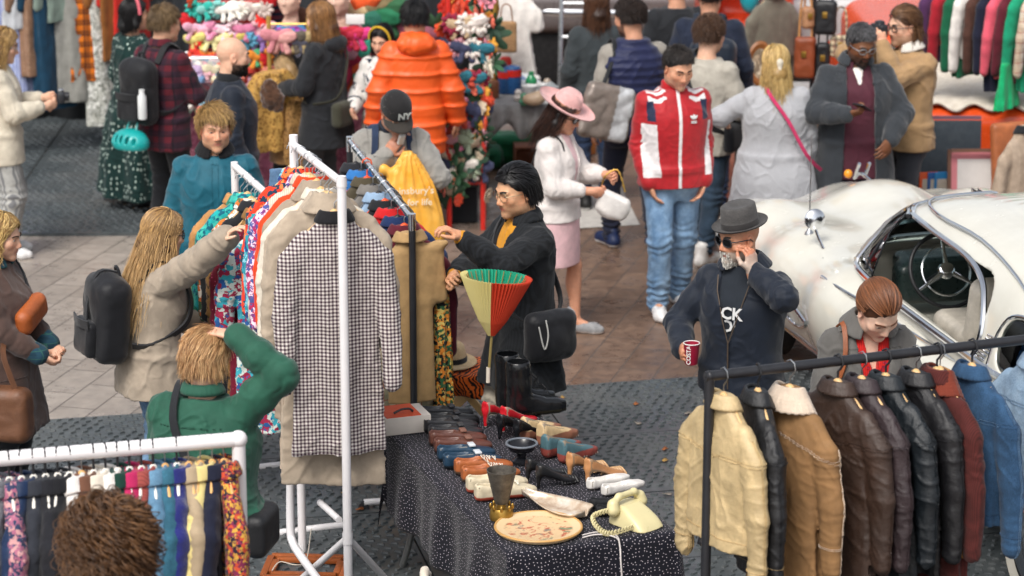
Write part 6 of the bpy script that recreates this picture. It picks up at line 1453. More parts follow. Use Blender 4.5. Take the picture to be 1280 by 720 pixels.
o=thing("stall_backdrop","dark fabric backdrop closing the rear of the accessory stall","backdrop",at(400,0,22.2));o.location.z=0;V=[];F=[]
for i in range(61):
 for j in range(2):V.append((-1.2+2.5*i/60,.05*math.sin(i*1.1),2.3*j))
for i in range(60):F.append((i*2,i*2+2,i*2+3,i*2+1))
q=mesh_obj("curtain",V,F,cloth('darkcurtain','#23262a'),o);md=q.modifiers.new("t",'SOLIDIFY');md.thickness=.01
o=thing("stall_backdrop","dark tarpaulin hanging behind the rail of dresses at top left","backdrop",at(60,0,24.0));o.location.z=0;V=[];F=[]
for i in range(61):
 for j in range(2):V.append((-2.4+3.9*i/60,.06*math.sin(i*.9),2.5*j))
for i in range(60):F.append((i*2,i*2+2,i*2+3,i*2+1))
q=mesh_obj("tarpaulin",V,F,cloth('darkcurtain','#23262a'),o);md=q.modifiers.new("t",'SOLIDIFY');md.thickness=.01
for k,(px,py,c,l)in enumerate([(66,138,'#1c2c44','navy'),(82,136,'#3a3f4c','charcoal'),(96,139,'#22344a','dark blue'),(30,140,'#c03a68','magenta'),(34,132,'#2a5a9a','cobalt')]):
 g=SDF();g.ell((0,0,.06),(.17,.13,.08));g.ell((.08,.03,.10),(.10,.09,.05));v,f=g.mesh(.02);v=v+normals(v,f)*folds(v,10,10,.03,k*1.)[:,None];q=mesh_obj("folded_clothes",v,f,cm(c));q.location=P(px,py);tag(q,l+" bundle of clothes on the ground under the left rail","clothes bundle")
LD=20.05;la,lb=at(560,0,LD),at(603,0,LD);o=thing("ladder_stand","tall red ladder stand draped with flowers and hair clips","display stand",(la.x,LD,0));lw=lb.x-la.x
for x,y in((0,0),(lw,0),(0,.35),(lw,.35)):m=MB();m.tube([(x,y,0),(x,y+(.12 if y==0 else-.12),2.0)],.02,8);m.build("upright",redp,o)
for py in(20,50,90,130,163,200,230):m=MB();z=zat(py,LD);m.tube([(0,.03,z),(lw,.03,z)],.013,8);m.build("rung",redp,o)
fc=[('#d8382a','red'),('#e0705a','coral'),('#e8e0d0','white'),('#d89a3a','golden'),('#e090a0','pink'),('#c8b8a0','beige'),('#e05030','vermilion')]
for k in range(54):
 z=.25+1.65*(k/54);sd=rs.choice((0,1,1));i=rs.randrange(7);p=Vector((la.x+lw*sd+rs.uniform(-.06,.06),LD-.02+z*.06-rs.uniform(.02,.06),z))
 inst(FLW,"silk_flower","%s silk flower on the %s upright of the red ladder stand"%(fc[i][1],'right' if sd else 'left'),"flower",p,cm(fc[i][0]),"flowers on the red ladder stand",rs.uniform(0,6),rs.uniform(.75,1.25),R(80)+rs.uniform(-.5,.5),rs.uniform(-.4,.4))
 if k%2==0:inst(LEAF,"leaf_spray","dark green leaf spray wound round the %s upright of the red ladder stand"%('right' if sd else 'left'),"leaves",p+Vector((rs.uniform(-.05,.05),.02,rs.uniform(-.05,.05))),leafm[k%3],"leaf sprays on the red ladder stand",rs.uniform(0,6),rs.uniform(.9,1.4),R(90)+rs.uniform(-.6,.6))
cl2=[('#8a1c3a','wine'),('#d8d0c8','white'),('#2a6a7a','teal'),('#b8a080','tan'),('#c8909a','dusty pink'),('#3a3f5a','slate blue'),('#c04a38','brick red'),('#9aa890','sage')]
for r_,py in enumerate((20,50,90,130,163,200)):
 for k in range(5):
  i=rs.randrange(8);inst(BOW if(k+r_)%2 else SCR,"hair_bow" if(k+r_)%2 else "scrunchie","%s %s on the ladder stand, rung %s"%(cl2[i][1],"hair bow" if(k+r_)%2 else "scrunchie",['above the orange hood','beside the orange hood','level with the orange shoulder','at the orange elbow','at the orange hem','below the orange hem'][r_]),"hair bow" if(k+r_)%2 else "scrunchie",(la.x+lw*(k+.5)/5,LD-.01,zat(py,LD)-.06),cm(cl2[i][0]),"hair bows and scrunchies on the ladder stand",rs.uniform(-.6,.6),1.25,rs.uniform(-.4,.4),rs.uniform(-.4,.4))
for k in range(26):
 i=rs.randrange(7);p=at(556+rs.uniform(0,52),rs.uniform(-8,40),20.5+rs.uniform(-.1,.1));inst(FLW,"silk_flower","%s flower in the big bunch at the top of the ladder stand"%fc[i][1],"flower",p,cm(fc[i][0]),"flower bunch above the ladder stand",rs.uniform(0,6),rs.uniform(1.2,1.8),R(85)+rs.uniform(-.6,.6),rs.uniform(-.5,.5))
 if k%2:inst(LEAF,"leaf_spray","green leaves in the big flower bunch above the ladder stand","leaves",p+Vector((.04,.05,-.04)),leafm[k%3],"leaves in the flower bunch",rs.uniform(0,6),1.7,R(90)+rs.uniform(-.6,.6))
p=P(578,276);o=thing("black_crate","black fabric storage crate at the foot of the red ladder stand","crate",p);m=MB();m.box((0,0,.15),(.24,.2,.30),bev=.03);m.build("crate_body",cloth('blk','#1f2125'),o);m=MB();m.tube([(-.12,-.1,.30),(.12,-.1,.30),(.12,.1,.30),(-.12,.1,.30)],.012,6,closed=True);m.build("crate_rim",blackpaint,o)
# ---------------------------------------------------------------- junk table with grey cover
JD=20.9;j0,j1=at(600,120,JD),at(697,120,JD);jw=j1.x-j0.x;o=thing("junk_table","folding table with a grey cover loaded with crockery and ornaments","table",((j0.x+j1.x)/2,JD+.35,0))
q=MB().box((0,0,.78),(jw,.8,.05),bev=.01).build("tabletop",cloth('greycover','#7d7c7c'),o)
V=[];F=[]
for i in range(41):
 for j in range(4):V.append((-jw/2+jw*i/40,-.41-.012*math.sin(i*.7)*j,.80-.07*j*(1+.3*math.sin(i*.35))))
for i in range(40):
 for j in range(3):a=i*4+j;F.append((a,a+1,a+5,a+4))
q=mesh_obj("cover_edge",V,F,cloth('greycover','#7d7c7c'),o);md=q.modifiers.new("t",'SOLIDIFY');md.thickness=.006
for sx in(-1,1):
 for s_ in(-1,1):m=MB();m.tube([(sx*jw*.42,-.36*s_,.76),(sx*jw*.42,.3*s_,.02)],.016,8);m.build("leg",blackpaint,o)
JZ=.81
def lathe_item(name,label,cat,prof,px,py,mat,extra=None,s=1.0,z=JZ):
 o=thing(name,label,cat,P(px,py,z));o.scale=(s,)*3;m=MB();m.lathe(prof,(0,0,0),24);m.build("vessel",mat,o)
 if extra:extra(o)
 return o
china=plain('china','#cfcfce',.25)
PLT=[(0,.004),(.04,.002),(.09,.02),(.10,.026),(.09,.024),(.04,.008),(0,.008)];CUP=[(0,0),(.022,0),(.026,.01),(.044,.065),(.041,.066),(.02,.012),(0,.01)];VAS=[(0,0),(.04,0),(.06,.06),(.055,.11),(.025,.15),(.03,.18),(.026,.18),(.02,.15),(0,.1)];JAR=[(0,0),(.05,0),(.055,.02),(.055,.15),(.045,.17),(.03,.175),(0,.18)]
def band_(c,z0,z1,r):
 def fn(o):m=MB();m.lathe([(r,z0),(r,z1)],(0,0,0),24);m.build("band",plain('bd'+c,c,.3),o)
 return fn
lathe_item("flask","blue flask with a red lid on the junk table","flask",JAR,641,116,plain('flaskblue','#1f4a7a',.3),band_('#c0281e',.11,.155,.057),1.25)
lathe_item("flask","second blue flask with a red lid beside the first","flask",JAR,632,116,plain('flaskblue2','#1c3f68',.3),band_('#b82820',.11,.155,.057),1.15)
lathe_item("tin","red tin standing at the back of the junk table","tin",JAR,632,98,plain('tinred','#b82a1e',.3),band_('#8a1c18',.02,.04,.057),1.1);lathe_item("thermos","black thermos beside the blue flasks","flask",JAR,624,112,plain('tinblk','#17181b',.3),None,1.3)
lathe_item("plate","blue and white china plate standing at the middle of the junk table","plate",PLT,656,112,pattern('willow','floral',['#d0d2d4','#7a8ab0','#d8d8d8','#c0c4cc'],2),None,1.3).rotation_euler=(R(60),0,0)
lathe_item("bowl","white china bowl in front of the plates","bowl",CUP,662,122,china,None,1.5);lathe_item("cup","white cup at the right of the junk table","cup",CUP,678,118,china,None,1.3);lathe_item("saucer","white saucer tipped on its side at the right end","saucer",PLT,676,128,china,None,.9).rotation_euler=(R(70),0,.3)
lathe_item("vase","pale green vase near the front of the junk table","vase",VAS,664,112,plain('vgreen','#2f8a5a',.2),None,.8);lathe_item("vase","cream vase at the left of the junk table","vase",VAS,614,112,plain('vcream','#c8b898',.3),None,1.2);lathe_item("jar","brown stoneware jar in front of the cream vase","jar",JAR,617,122,plain('vbrown','#7a4a30',.3),None,.8)
lathe_item("teapot","grey teapot body towards the right of the junk table","teapot",[(0,0),(.05,0),(.08,.05),(.07,.1),(.03,.125),(.01,.14),(0,.145)],688,124,plain('vgrey','#8d9294',.3),None,1.0);lathe_item("lace_basket","white lacy basket at the back of the junk table","basket",[(0,0),(.10,0),(.13,.06),(.14,.07),(.12,.06),(.09,.01),(0,.01)],637,88,plain('lacew','#cfc8b8',.6),None,1.1)
g=SDF();g.ell((0,0,.05),(.09,.06,.05));g.ell((.05,0,.08),(.05,.04,.04));v,f=g.mesh(.012);q=mesh_obj("shell_ornament",v,f,plain('shellb','#a89078',.5));q.location=P(667,132,JZ);tag(q,"beige conch shell at the front edge of the junk table","ornament")
for k,(px,py,c,l)in enumerate([(648,126,'#c8c0b8','ivory'),(684,112,'#9a8a7a','taupe'),(655,131,'#3a7a5a','green'),(646,106,'#b8bcc0','silver'),(671,108,'#d0ccc8','pearl')]):
 lathe_item("ornament",l+" glazed ornament among the crockery on the junk table","ornament",[(0,0),(.03,0),(.045,.03),(.03,.06),(.036,.075),(.02,.1),(0,.105)],px,py,plain('orn'+c,c,.3),None,.9)
for k,(px,py,sx,sy,sz,c,l)in enumerate([(640,205,.5,.3,.28,'#156b45','emerald green'),(605,210,.34,.3,.22,'#14583c','dark green')]):
 g=SDF();g.box((0,0,sz/2),(sx/2,sy/2,sz/2),.08);v,f=g.mesh(.02);v=v+normals(v,f)*folds(v,6,6,.03,k+2.)[:,None];q=mesh_obj("storage_bag",v,f,cloth('gb'+c,c,.6));q.location=P(px,py);tag(q,l+" storage bag under the junk table","bag")
p=P(668,212);o=thing("cardboard_box","brown cardboard box behind the woman in the pink hat","box",p,.1);MB().box((0,0,.11),(.34,.26,.22),bev=.004).build("box_body",plain('cardb','#7a4a34',.8),o);MB().box((0,-.19,.21),(.33,.12,.006),M=Matrix.Rotation(R(-25),4,'X')).build("box_flap",plain('cardb','#7a4a34',.8),o)
a_,b_,c_,d_=P(612,292),P(800,282),P(775,232),P(650,232);structure(mesh_obj("ground_sheet",[tuple(Vector(q)+Vector((0,0,.006)))for q in(a_,b_,c_,d_)],[(0,1,2,3)],cloth('gsheet','#b8b4ae',.8)))
bk=[('#c8783a','orange'),('#d8cfa0','cream'),('#3a6a58','green'),('#8a8a4a','olive'),('#3a7a9a','blue'),('#a83a3a','red'),('#d8c83a','yellow'),('#5a90b0','pale blue')]
for k,(px,py,z,rz,lay)in enumerate([(674,246,.0,.2,0),(674,244,.05,.1,0),(675,243,.10,-.1,0),(676,242,.15,.15,0),(690,262,0,.5,0),(678,266,0,-.3,0),(698,268,0,.1,0),(660,262,0,.9,0)]):
 q=thing("book","%s covered book on the white sheet beside the pink skirt"%bk[k][1],"book",P(px,py)+Vector((0,0,.008+z)),rz);MB().box((0,0,.022),(.25,.19,.044),bev=.003).build("cover",plain('bk'+bk[k][0],bk[k][0],.5),q);MB().box((.004,-.002,.022),(.246,.19,.036)).build("pages",plain('pages','#cfc6b2',.8),q)
gg,_,ss=garment("white_dress","long white dress hanging behind the junk table","dress",cloth('white','#ddd8d2'),at(628,-30,21.9),R(-8),1.05,.24,.06,sleeves='short',collar=cloth('white','#ddd8d2'),flare=.35,seed=300,vox=.016,fold=.016)
for s_ in(0,1):o=thing("wicker_bag","%s flat wicker bag hanging against the white dress"%('left' if s_==0 else 'right'),"bag",at(612+21*s_,46,21.6),R(-8));g=SDF();g.box((0,0,0),(.085,.02,.13),.02);v,f=g.mesh(.012);mesh_obj("bag_body",v,f,pattern('wicker','herring',['#b8926a','#8f6c48'],1.),o);m=MB();m.tube(curve([(-.05,0,.13),(-.03,0,.25),(.03,0,.25),(.05,0,.13)]),.006,6);m.build("handle",darkwood,o)
p=at(617,95,21.3);o=thing("brass_trumpet_stand","black and brass instrument standing upright among the crockery","instrument",p);o.location.z=JZ;m=MB();m.lathe([(.05,0),(.045,.02),(.02,.05),(.018,.2),(.02,.22)],(0,0,0),16);m.build("base",plain('brass','#a8843e',.35,.8,.2),o);m=MB();m.tube([(0,0,.2),(0,0,.62)],.028,10);m.build("body",blackpaint,o);m=MB();m.tube(curve([(0,0,.6),(.02,0,.7),(-.01,0,.85),(.03,0,1.0)]),[.03]*5+[.026]*5+[.02]*5+[.03],8);m.build("mouthpiece",plain('brass','#a8843e',.35,.8,.2),o);m=MB();m.box((0,-.032,.5),(.05,.006,.07));m.build("paper_tag",plain('card','#dcd8d6',.6),o)
# ---------------------------------------------------------------- vehicles
VD=25.0;vl=at(648,0,VD).x;vt=thing("old_van","dark silver grey old van with a wide chrome bumper behind the junk table","van",(vl+1.0,VD+1.2,0))
g=SDF();g.box((0,.4,1.15),(1.0,1.6,.75),.18);g.box((0,-.2,.86),(1.02,1.2,.22),.14,None,.1);g.cap((-1.05,-.55,.40),(-.7,-.55,.40),.44,.44,k=.04,op='-')
v,f=g.mesh(.03);mesh_obj("body",v,f,plain('vansilver','#77706f',.3,.3),vt)
m=MB();m.tube(curve([(-1.05,-1.0,.90),(-.95,-1.32,.86),(0,-1.36,.84),(.95,-1.32,.86)]),.055,10);m.build("bumper",chrome,vt);m=MB();m.box((.1,-1.21,1.08),(1.5,.03,.25),bev=.02);m.build("grille",blackpaint,vt)
for z in(1.16,1.09,1.02):m=MB();m.box((.1,-1.235,z),(1.45,.02,.012));m.build("grille_bar",plain('amberbar','#a85a2a',.3),vt)
m=MB();m.tube(curve([(-1.01,-1.02,.45),(-1.02,-.85,.80),(-1.02,-.5,.90),(-1.02,-.15,.75),(-1.01,-.05,.45)]),.035,8);m.build("wheel_arch",steel,vt)
for x in(-.82,.82):
 for y in(-.55,1.3):m=MB();m.lathe([(0,.1),(.18,.1),(.22,.11),(.33,.10),(.36,.06),(.36,-.1),(.3,-.12)],(x,y,.36),28,Matrix.Rotation(R(90)*(1 if x>0 else-1),4,'Y'));m.build("wheel",rub,vt)
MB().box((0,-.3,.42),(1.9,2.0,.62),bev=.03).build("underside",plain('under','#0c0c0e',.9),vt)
o=thing("aluminium_ladder","aluminium step ladder leaning on the old van","ladder",at(722,75,23.6));o.location.z=0
for sx in(-.16,.16):m=MB();m.tube([(sx,0,0),(sx*.75,.6,1.9)],.02,8);m.build("rail",steel,o)
for k in range(6):m=MB();t_=.12+k*.15;m.tube([(-.16*(1-.25*t_),.6*t_,1.9*t_),(.16*(1-.25*t_),.6*t_,1.9*t_)],.016,6);m.build("rung",steel,o)
for k,(px,py,w,h,c,l)in enumerate([(713,116,.22,.34,'#b09068','gilt framed mirror leaning by the ladder'),(728,118,.12,.62,'#7a4a30','tall dark wood frame beside the puffer vest')]):
 o=thing("picture_frame",l,"picture frame",at(px,py,22.6),.3);o.location.z=.25
 m=MB();m.box((0,0,h+.0),(w,.03,.03));m.box((0,0,.015),(w,.03,.03));[m.box((s_*w/2,0,h/2),(.03,.03,h))for s_ in(-1,1)];m.build("frame",plain('frm'+c,c,.4),o);MB().box((0,.004,h/2),(w,.012,h)).build("panel",plain('pnl','#a8a49c',.4),o)
 MB().box((0,.1,-.12),(w+.1,.3,.24),bev=.01).build("support",darkwood,o)
wt_=thing("white_estate_car","pale silver car with an orange stripe parked at the top right","car",at(1052,0,25.5));wt_.location.z=0
g=SDF();g.box((0,.9,.68),(.95,2.0,.40),.16);g.box((0,1.1,1.15),(.80,1.3,.32),.20,None,.08);v,f=g.mesh(.03);mesh_obj("body",v,f,plain('palesilver','#bcbcbc',.3,.2),wt_);MB().box((0,-.12,1.17),(1.2,.03,.26),M=Matrix.Rotation(R(-18),4,'X'),bev=.02).build("rear_window",plain('dkglass','#3a4448',.1),wt_);MB().box((0,.35,1.49),(1.3,.8,.05),bev=.02).build("roof_stripe",plain('orangestripe','#d8502a',.35),wt_);MB().box((0,-1.12,.55),(1.8,.08,.16),bev=.03).build("bumper",chrome,wt_)
for x in(-.8,.8):
 for y in(-.2,2.1):m=MB();m.lathe([(0,.1),(.2,.1),(.31,.1),(.33,.05),(.33,-.1)],(x,y,.33),24,Matrix.Rotation(R(90)*(1 if x>0 else-1),4,'Y'));m.build("wheel",rub,wt_)
for x in(-.75,.75):MB().box((x,-1.115,.78),(.22,.03,.12),bev=.01).build("tail_light",plain('tail','#a8281e',.2),wt_)
o=thing("orange_van","orange van with its open window full of teal and yellow toys","van",at(935,0,24.0));o.location.z=0
g=SDF();g.box((0,.9,1.0),(.42,.9,.95),.12);g.box((0,0,1.30),(.26,.5,.42),.08,None,.02,'-');v,f=g.mesh(.025);mesh_obj("body",v,f,plain('orangevan','#d0482a',.3),o)
g=SDF();g.ell((.03,.15,1.15),(.10,.09,.20));g.ell((.05,.15,1.42),(.08,.07,.09),None,.02);v,f=g.mesh(.02);mesh_obj("toy",v,f,plain('tealtoy','#1f9aa8',.4),o);g=SDF();g.ell((-.02,.15,1.50),(.10,.08,.07));g.ell((-.14,.2,1.5),(.08,.08,.16));v,f=g.mesh(.02);mesh_obj("toy",v,f,plain('yellowtoy','#d8b83a',.4),o)
MB().box((.36,-.03,.72),(.06,.04,.40),bev=.01).build("chrome_strip",chrome,o);m=MB();m.lathe([(0,.08),(.28,.08),(.3,-.1)],(-.3,.5,.3),20,Matrix.Rotation(R(-90),4,'Y'));m.build("wheel",rub,o)
garment("olive_jacket","olive grey jacket hanging over the orange van door","jacket",cloth('olv','#6f6a5e'),at(968,-22,22.6),R(30),.55,.2,.06,collar=cloth('olv','#6f6a5e'),seed=310,vox=.016)
hb=thing("bag_stand","tall dark stand hung with handbags behind the man with a phone","stand",at(1018,0,21.6));hb.location.z=0;m=MB();m.tube([(0,0,0),(0,0,1.95)],.02,8);m.tube([(-.35,0,1.72),(.4,0,1.72)],.014,8);m.build("pole",blackpaint,hb);m=MB();m.box((0,0,.02),(.5,.5,.04),bev=.01);m.build("base",blackpaint,hb)
def handbag(px,py,label,mat,hw,hh,th=.05,strap=.2,smat=None):
 o=thing("handbag",label,"handbag",at(px,py,21.35),rs.uniform(-.3,.3));g=SDF();g.box((0,0,0),(hw,th,hh),.035);v,f=g.mesh(.012);v=v+normals(v,f)*folds(v,8,8,.006,px*.1)[:,None];mesh_obj("bag_body",v,f,mat,o);m=MB();m.tube(curve([(-hw*.6,0,hh*.9),(-hw*.4,0,hh+strap),(hw*.4,0,hh+strap),(hw*.6,0,hh*.9)]),.009,6);m.build("strap",smat or mat,o);m=MB();m.box((0,-th-.004,hh*.2),(.04,.01,.05),bev=.003);m.build("clasp",plain('brass','#a8843e',.35,.8,.2),o)
handbag(1006,72,"chestnut brown leather handbag with a long tan strap",leather('chest','#8a4426'),.085,.17,.05,.3,leather('tanst','#c08a54'));handbag(1028,76,"black leather handbag next to the chestnut one",leather('blackl','#17181a',.38),.06,.15);handbag(1050,58,"cream and black check handbag behind the grey haired man",pattern('chk','plaid',['#c8b898','#3a3430','#8a2a28'],2.2),.085,.09);handbag(1032,22,"large black shoulder bag at the top of the bag stand",leather('blackl','#17181a',.38),.09,.14);handbag(1010,22,"pale brown bag with fringe at the top of the bag stand",leather('palebr','#a87a58'),.05,.09)
o=thing("framed_picture","small dark framed oval picture behind the blonde woman","picture frame",at(951,80,21.6),.2);m=MB();m.lathe([(.10,0),(.13,.012),(.15,0),(.13,-.012)],(0,0,0),28,Matrix.Rotation(R(80),4,'X'),False,.75,1.25);m.build("frame",darkwood,o);m=MB();m.lathe([(0,.002),(.10,.001)],(0,0,0),28,Matrix.Rotation(R(80),4,'X'),False,.75,1.25);m.build("picture",pattern('oval','camo',['#b09a80','#7a6a58','#c8b8a0'],1.5),o);m=MB();m.box((0,.05,-.55),(.3,.3,.7),bev=.02);m.build("plinth",plain('plinth','#5a5450',.6),o)
bt=thing("low_table","pale low table behind the blonde woman and the man with a phone","table",at(1012,100,21.9));bt.location.z=0;MB().box((0,0,.70),(1.0,.6,.04),bev=.006).build("tabletop",plain('palegrey','#a8a8a6',.5),bt)
for sx in(-.45,.45):
 for sy in(-.25,.25):MB().box((sx,sy,.34),(.04,.04,.68),bev=.004).build("leg",blackpaint,bt)
oc=thing("orange_car","low orange car with its tail under a cream knitted blanket","car",at(1195,0,21.2));oc.location.z=0
g=SDF();g.box((0,.9,.60),(.72,1.7,.26),.14);g.box((-.05,1.3,.98),(.60,.9,.26),.18,None,.1);v,f=g.mesh(.025);mesh_obj("body",v,f,plain('orangecar','#cf4a1c',.25),oc)
m=MB();m.box((.62,-.80,.62),(.16,.05,.12),bev=.03);m.build("tail_light",plain('amber','#d88a1c',.2),oc);MB().box((.1,-.84,.40),(1.4,.08,.10),bev=.03).build("bumper",chrome,oc)
for x in(-.6,.6):
 for y in(-.1,1.9):m=MB();m.lathe([(0,.1),(.2,.1),(.29,.1),(.31,.05),(.31,-.1)],(x,y,.31),24,Matrix.Rotation(R(90)*(1 if x>0 else-1),4,'Y'));m.build("wheel",rub,oc)
V=[];F=[];NX,NY=50,44
bvo=BVHTree.FromPolygons([Vector(p)for p in v],[tuple(q)for q in f])
for i in range(NX+1):
 for j in range(NY+1):
  x=-.30+1.10*i/NX;y=-.78+1.5*j/NY+.03*math.sin(i*.5);h=bvo.ray_cast(Vector((x,y,3)),Vector((0,0,-1)))[0];z=h.z if h else .5;V.append([x,y,max(z,.5)])
V=np.array(V);Z=V[:,2].reshape(NX+1,NY+1)
for _ in range(9):Zp=np.pad(Z,1,mode='edge');Z=np.maximum(Z,(Zp[:-2,1:-1]+Zp[2:,1:-1]+Zp[1:-1,:-2]+Zp[1:-1,2:])/4)
V[:,2]=Z.ravel()+.06+.02*np.abs(pnoise(V*7))+.012*pnoise(V*16)
for i in range(NX):
 for j in range(NY):a=i*(NY+1)+j;F.append((a,a+NY+1,a+NY+2,a+1))
q=mesh_obj("blanket",V,np.array(F),pattern('creamblanket','knit',['#d6cdbf'],.9));q.location=oc.location;md=q.modifiers.new("t",'SOLIDIFY');md.thickness=.025;tag(q,"cream cable knit blanket thrown over the orange car","blanket")
p=at(1188,236,19.9);p.z=0;o=thing("dark_board","large dark slate board propped in front of the orange car","board",p,0);bd_top=zat(150,p.y+.1);MB().box((0,.05,bd_top/2),(.45,.035,bd_top),M=Matrix.Rotation(R(-6),4,'X'),bev=.004).build("board",plain('slate','#28323a',.7),o);MB().box((0,.14,.01+bd_top),(.46,.03,.025),M=Matrix.Rotation(R(-6),4,'X')).build("board_edge",plain('mauveedge','#6a4a58',.5),o);m=MB();m.tube([(0,.14,bd_top*.9),(0,.5,.02)],.015,6);m.build("prop",darkwood,o)
p=at(1218,246,19.6);p.z=0;o=thing("framed_print","print in a dark frame with a wide pink mount leaning on the slate board","picture frame",p,R(2));h=zat(188,p.y);Mx=Matrix.Rotation(R(-10),4,'X');w_=.38
m=MB();m.box((0,.0,h),(w_,.03,.025),M=Mx);m.box((0,-.0-h*0,.02),(w_,.03,.025),M=Mx);[m.box((s_*w_/2,0,h/2),(.025,.03,h),M=Mx)for s_ in(-1,1)];m.build("frame",plain('frm2','#6a4a3a',.4),o);MB().box((0,.006,h/2),(w_-.02,.012,h-.02),M=Mx).build("pink_mount",plain('pinkmount','#cf8088',.6),o);MB().box((0,-.004,h/2-.0),(w_-.12,.010,h-.14),M=Mx).build("print",plain('printpaper','#d2cfcc',.5),o)
for k,(px,c,l)in enumerate([(1160,'#d8531c','orange'),(1170,'#1f5a9a','blue'),(1178,'#2a7ab0','bright blue')]):q=thing("record_sleeve",l+" record sleeve standing beside the slate board","record sleeve",at(px,240,19.7)*Vector((1,1,0))if False else Vector((at(px,240,19.7).x,19.7,.22)),.2+k*.05);MB().box((0,0,.16),(.14,.012,.30),bev=.002).build("sleeve",plain('slv'+c,c,.4),q);MB().box((0,-.007,.16),(.10,.003,.20)).build("cover_art",plain('slv2'+c,'#c8c0b0',.4),q)
p=at(1300,190,19.4);p.z=0;o=thing("tan_chair","tan leather chair at the right edge behind the vintage car","chair",p,R(20));g=SDF();g.box((0,0,.42),(.26,.25,.05),.04);g.box((-.0,.24,.66),(.26,.04,.27),.035,Matrix.Rotation(R(-8),4,'X'));v,f=g.mesh(.014);mesh_obj("seat_shell",v,f,leather('tanchair','#a8623a'),o)
for sx in(-.2,.2):
 for sy in(-.2,.2):m=MB();m.tube([(sx,sy,.4),(sx*1.15,sy*1.15,0)],.014,8);m.build("leg",chrome,o)
 # ================================================================ the people
navy=cloth('navyj','#151d2a',.6);blk=cloth('blk','#1f2125');whitec=cloth('white','#ddd8d2');jeans=pattern('jeans','denim',['#3c5c80','#7d9cba']);djeans=pattern('djeans','denim',['#1a2438','#2c3c58'])
rib=lambda c:pattern('rib'+c,'knit',[c],2.5)
# ---- man in the dark hat with a red cup
p=Person("man in a grey hat and sunglasses holding a red paper cup beside the cream car",924,266,1.78,152,girth=1.1,head=(-28,6,0),skin='#bf8a6c',vox=.0055,beard=('#b8b2a8',.7),brow='#2a2420',armL=dict(to=('h',(-.15,.045,-.13)),elbow=(-1,.1,-.55),hand='hook',dir=(.15,-.1,1),palm=(1,-.3,0)),armR=dict(to=(.19,.30,1.10),elbow=(.8,-.5,-.4),hand='grip',dir=(-.35,.9,.05),palm=(-1,-.2,0)))
p.top(cloth('tee','#20262e'),name="t_shirt",off=.012,hem=.9,sleeve=False,fold=.004,neck=1.49)
for i,(t_,z)in enumerate((("CK",1.245),("OU",1.175))):
 lettering("shirt_print",t_,.085,p.Mt@frame((-.01,.152*1.06+.012*(1-i),z),(-1,0,0),(0,-.08,1)),plain('print','#cfd0d0',.7),p.root,.0022)
p.collar(whitec,'stand',1.465,.064,.012,.008,name="t_shirt_neck")
p.top(navy,off=.03,hem=.84,cuff=.04,fold=.010,cuts=(vcut(p,1.13,1.47,.10),));p.collar(navy,'fold',1.492,.076,.05,gap=34,wide=.05)
m=MB()
for sx in(-1,1):m.tube([p.c(q)for q in((0,.183,1.12),(sx*.035,.177,1.23),(sx*.078,.15,1.38),(sx*.09,.115,1.45))],.003,6)
m.tube([p.c((0,.186,1.13)),p.c((0,.176,.88))],.004,6);m.build("zip",plain('zipm','#5f5246',.4,.4),p.root)
p.trousers(djeans);p.shoes('#222226','#1a1a1a');p.beard('#d8d4cc',.012,goatee=True);p.glasses('square',blackpaint,plain('shades','#08090b',.08),"sunglasses",1.12)
hm=pattern('felt','herring',['#3f3e3e','#504e4d']);h,M=p.lathe_hat([(.129,.014),(.125,.006),(.10,.0),(.088,.004),(.084,.055),(.080,.098),(.070,.106),(.035,.094),(0,.092)],hm,"hat",c=(0,-.012,.062),tilt=-4)
q=MB().lathe([(.0895,.004),(.087,.03),(.0855,.031)],(0,0,0),36,None,False,.935,1.105);mesh_obj("hat_band",xf(M,np.array(q.v)*1.06),q.f,cloth('band','#2c2a2a'),h)
w=p.arm[1];hp=w['W']+w['d']*.085+w['pn']*.045;o,put=p.held("paper_cup","red paper coffee cup in the hand of the man in the hat","cup",hp)
m=MB();m.lathe([(0,-.055),(.029,-.055),(.031,-.05),(.040,.052),(.037,.052),(.029,-.045)],hp,32);put(m.build("cup_body",plain('cupred','#8c1230',.45)));m=MB();m.tube([hp+Vector((.040*math.cos(a*.262),.040*math.sin(a*.262),.053))for a in range(24)],.0028,6,closed=True);m.lathe([(0,.030),(.0375,.030)],hp,24);put(m.build("cup_rim",plain('cupwhite','#dcd8d4',.5)))
cd2=(p.Wi.to_3x3()@(Vector((0,0,5.1))-p.w(hp))).normalized();cd2.z=0;cd2.normalize();sd2=Vector((0,0,1)).cross(cd2);put(lettering("cup_lettering","COSTA",.030,frame(hp+cd2*.0375+sd2*-.004,(0,0,1),cd2.cross(Vector((0,0,1)))),plain('cupwhite','#dcd8d4',.5),None,.0006))
# ---- man in glasses by the parasol
pt=at(542,296,13.76)
p=Person("young man in round glasses and a long black pinstripe blazer reaching for the tan jacket",643,209,1.84,118,head=(6,10,0),skin='#d2a17c',vox=.0055,brow='#181414',beard=('#4a3a34',.18),lips='#a85a50',armL=dict(to=('w',pt+Vector((.14,.02,-.01))),elbow=(-.6,-.2,-1),hand='hook',palm=(0,.2,-1)),armR=dict(to=(.06,.36,1.20),elbow=(1,-.3,-.6),hand='grip',palm=(-1,0,-.3),dir=(-.7,.6,.3)))
pin=pattern('pinstripe','stripe',['#17191c','#1f2226'],2.6);mus=cloth('mustard','#c98a22')
p.top(mus,name="shirt",off=.012,hem=.66,sleeve=False,flare=.01);p.collar(mus,'stand',1.455,.060,.03,.010,name="shirt_neck")
p.top(pin,name="blazer",off=.03,hem=.60,fold=.010,drape=.012,flare=.05,cuts=(vcut(p,1.15,1.47,.07),),slen=.93);p.collar(pin,'fold',1.485,.070,.04,gap=28,wide=.02)
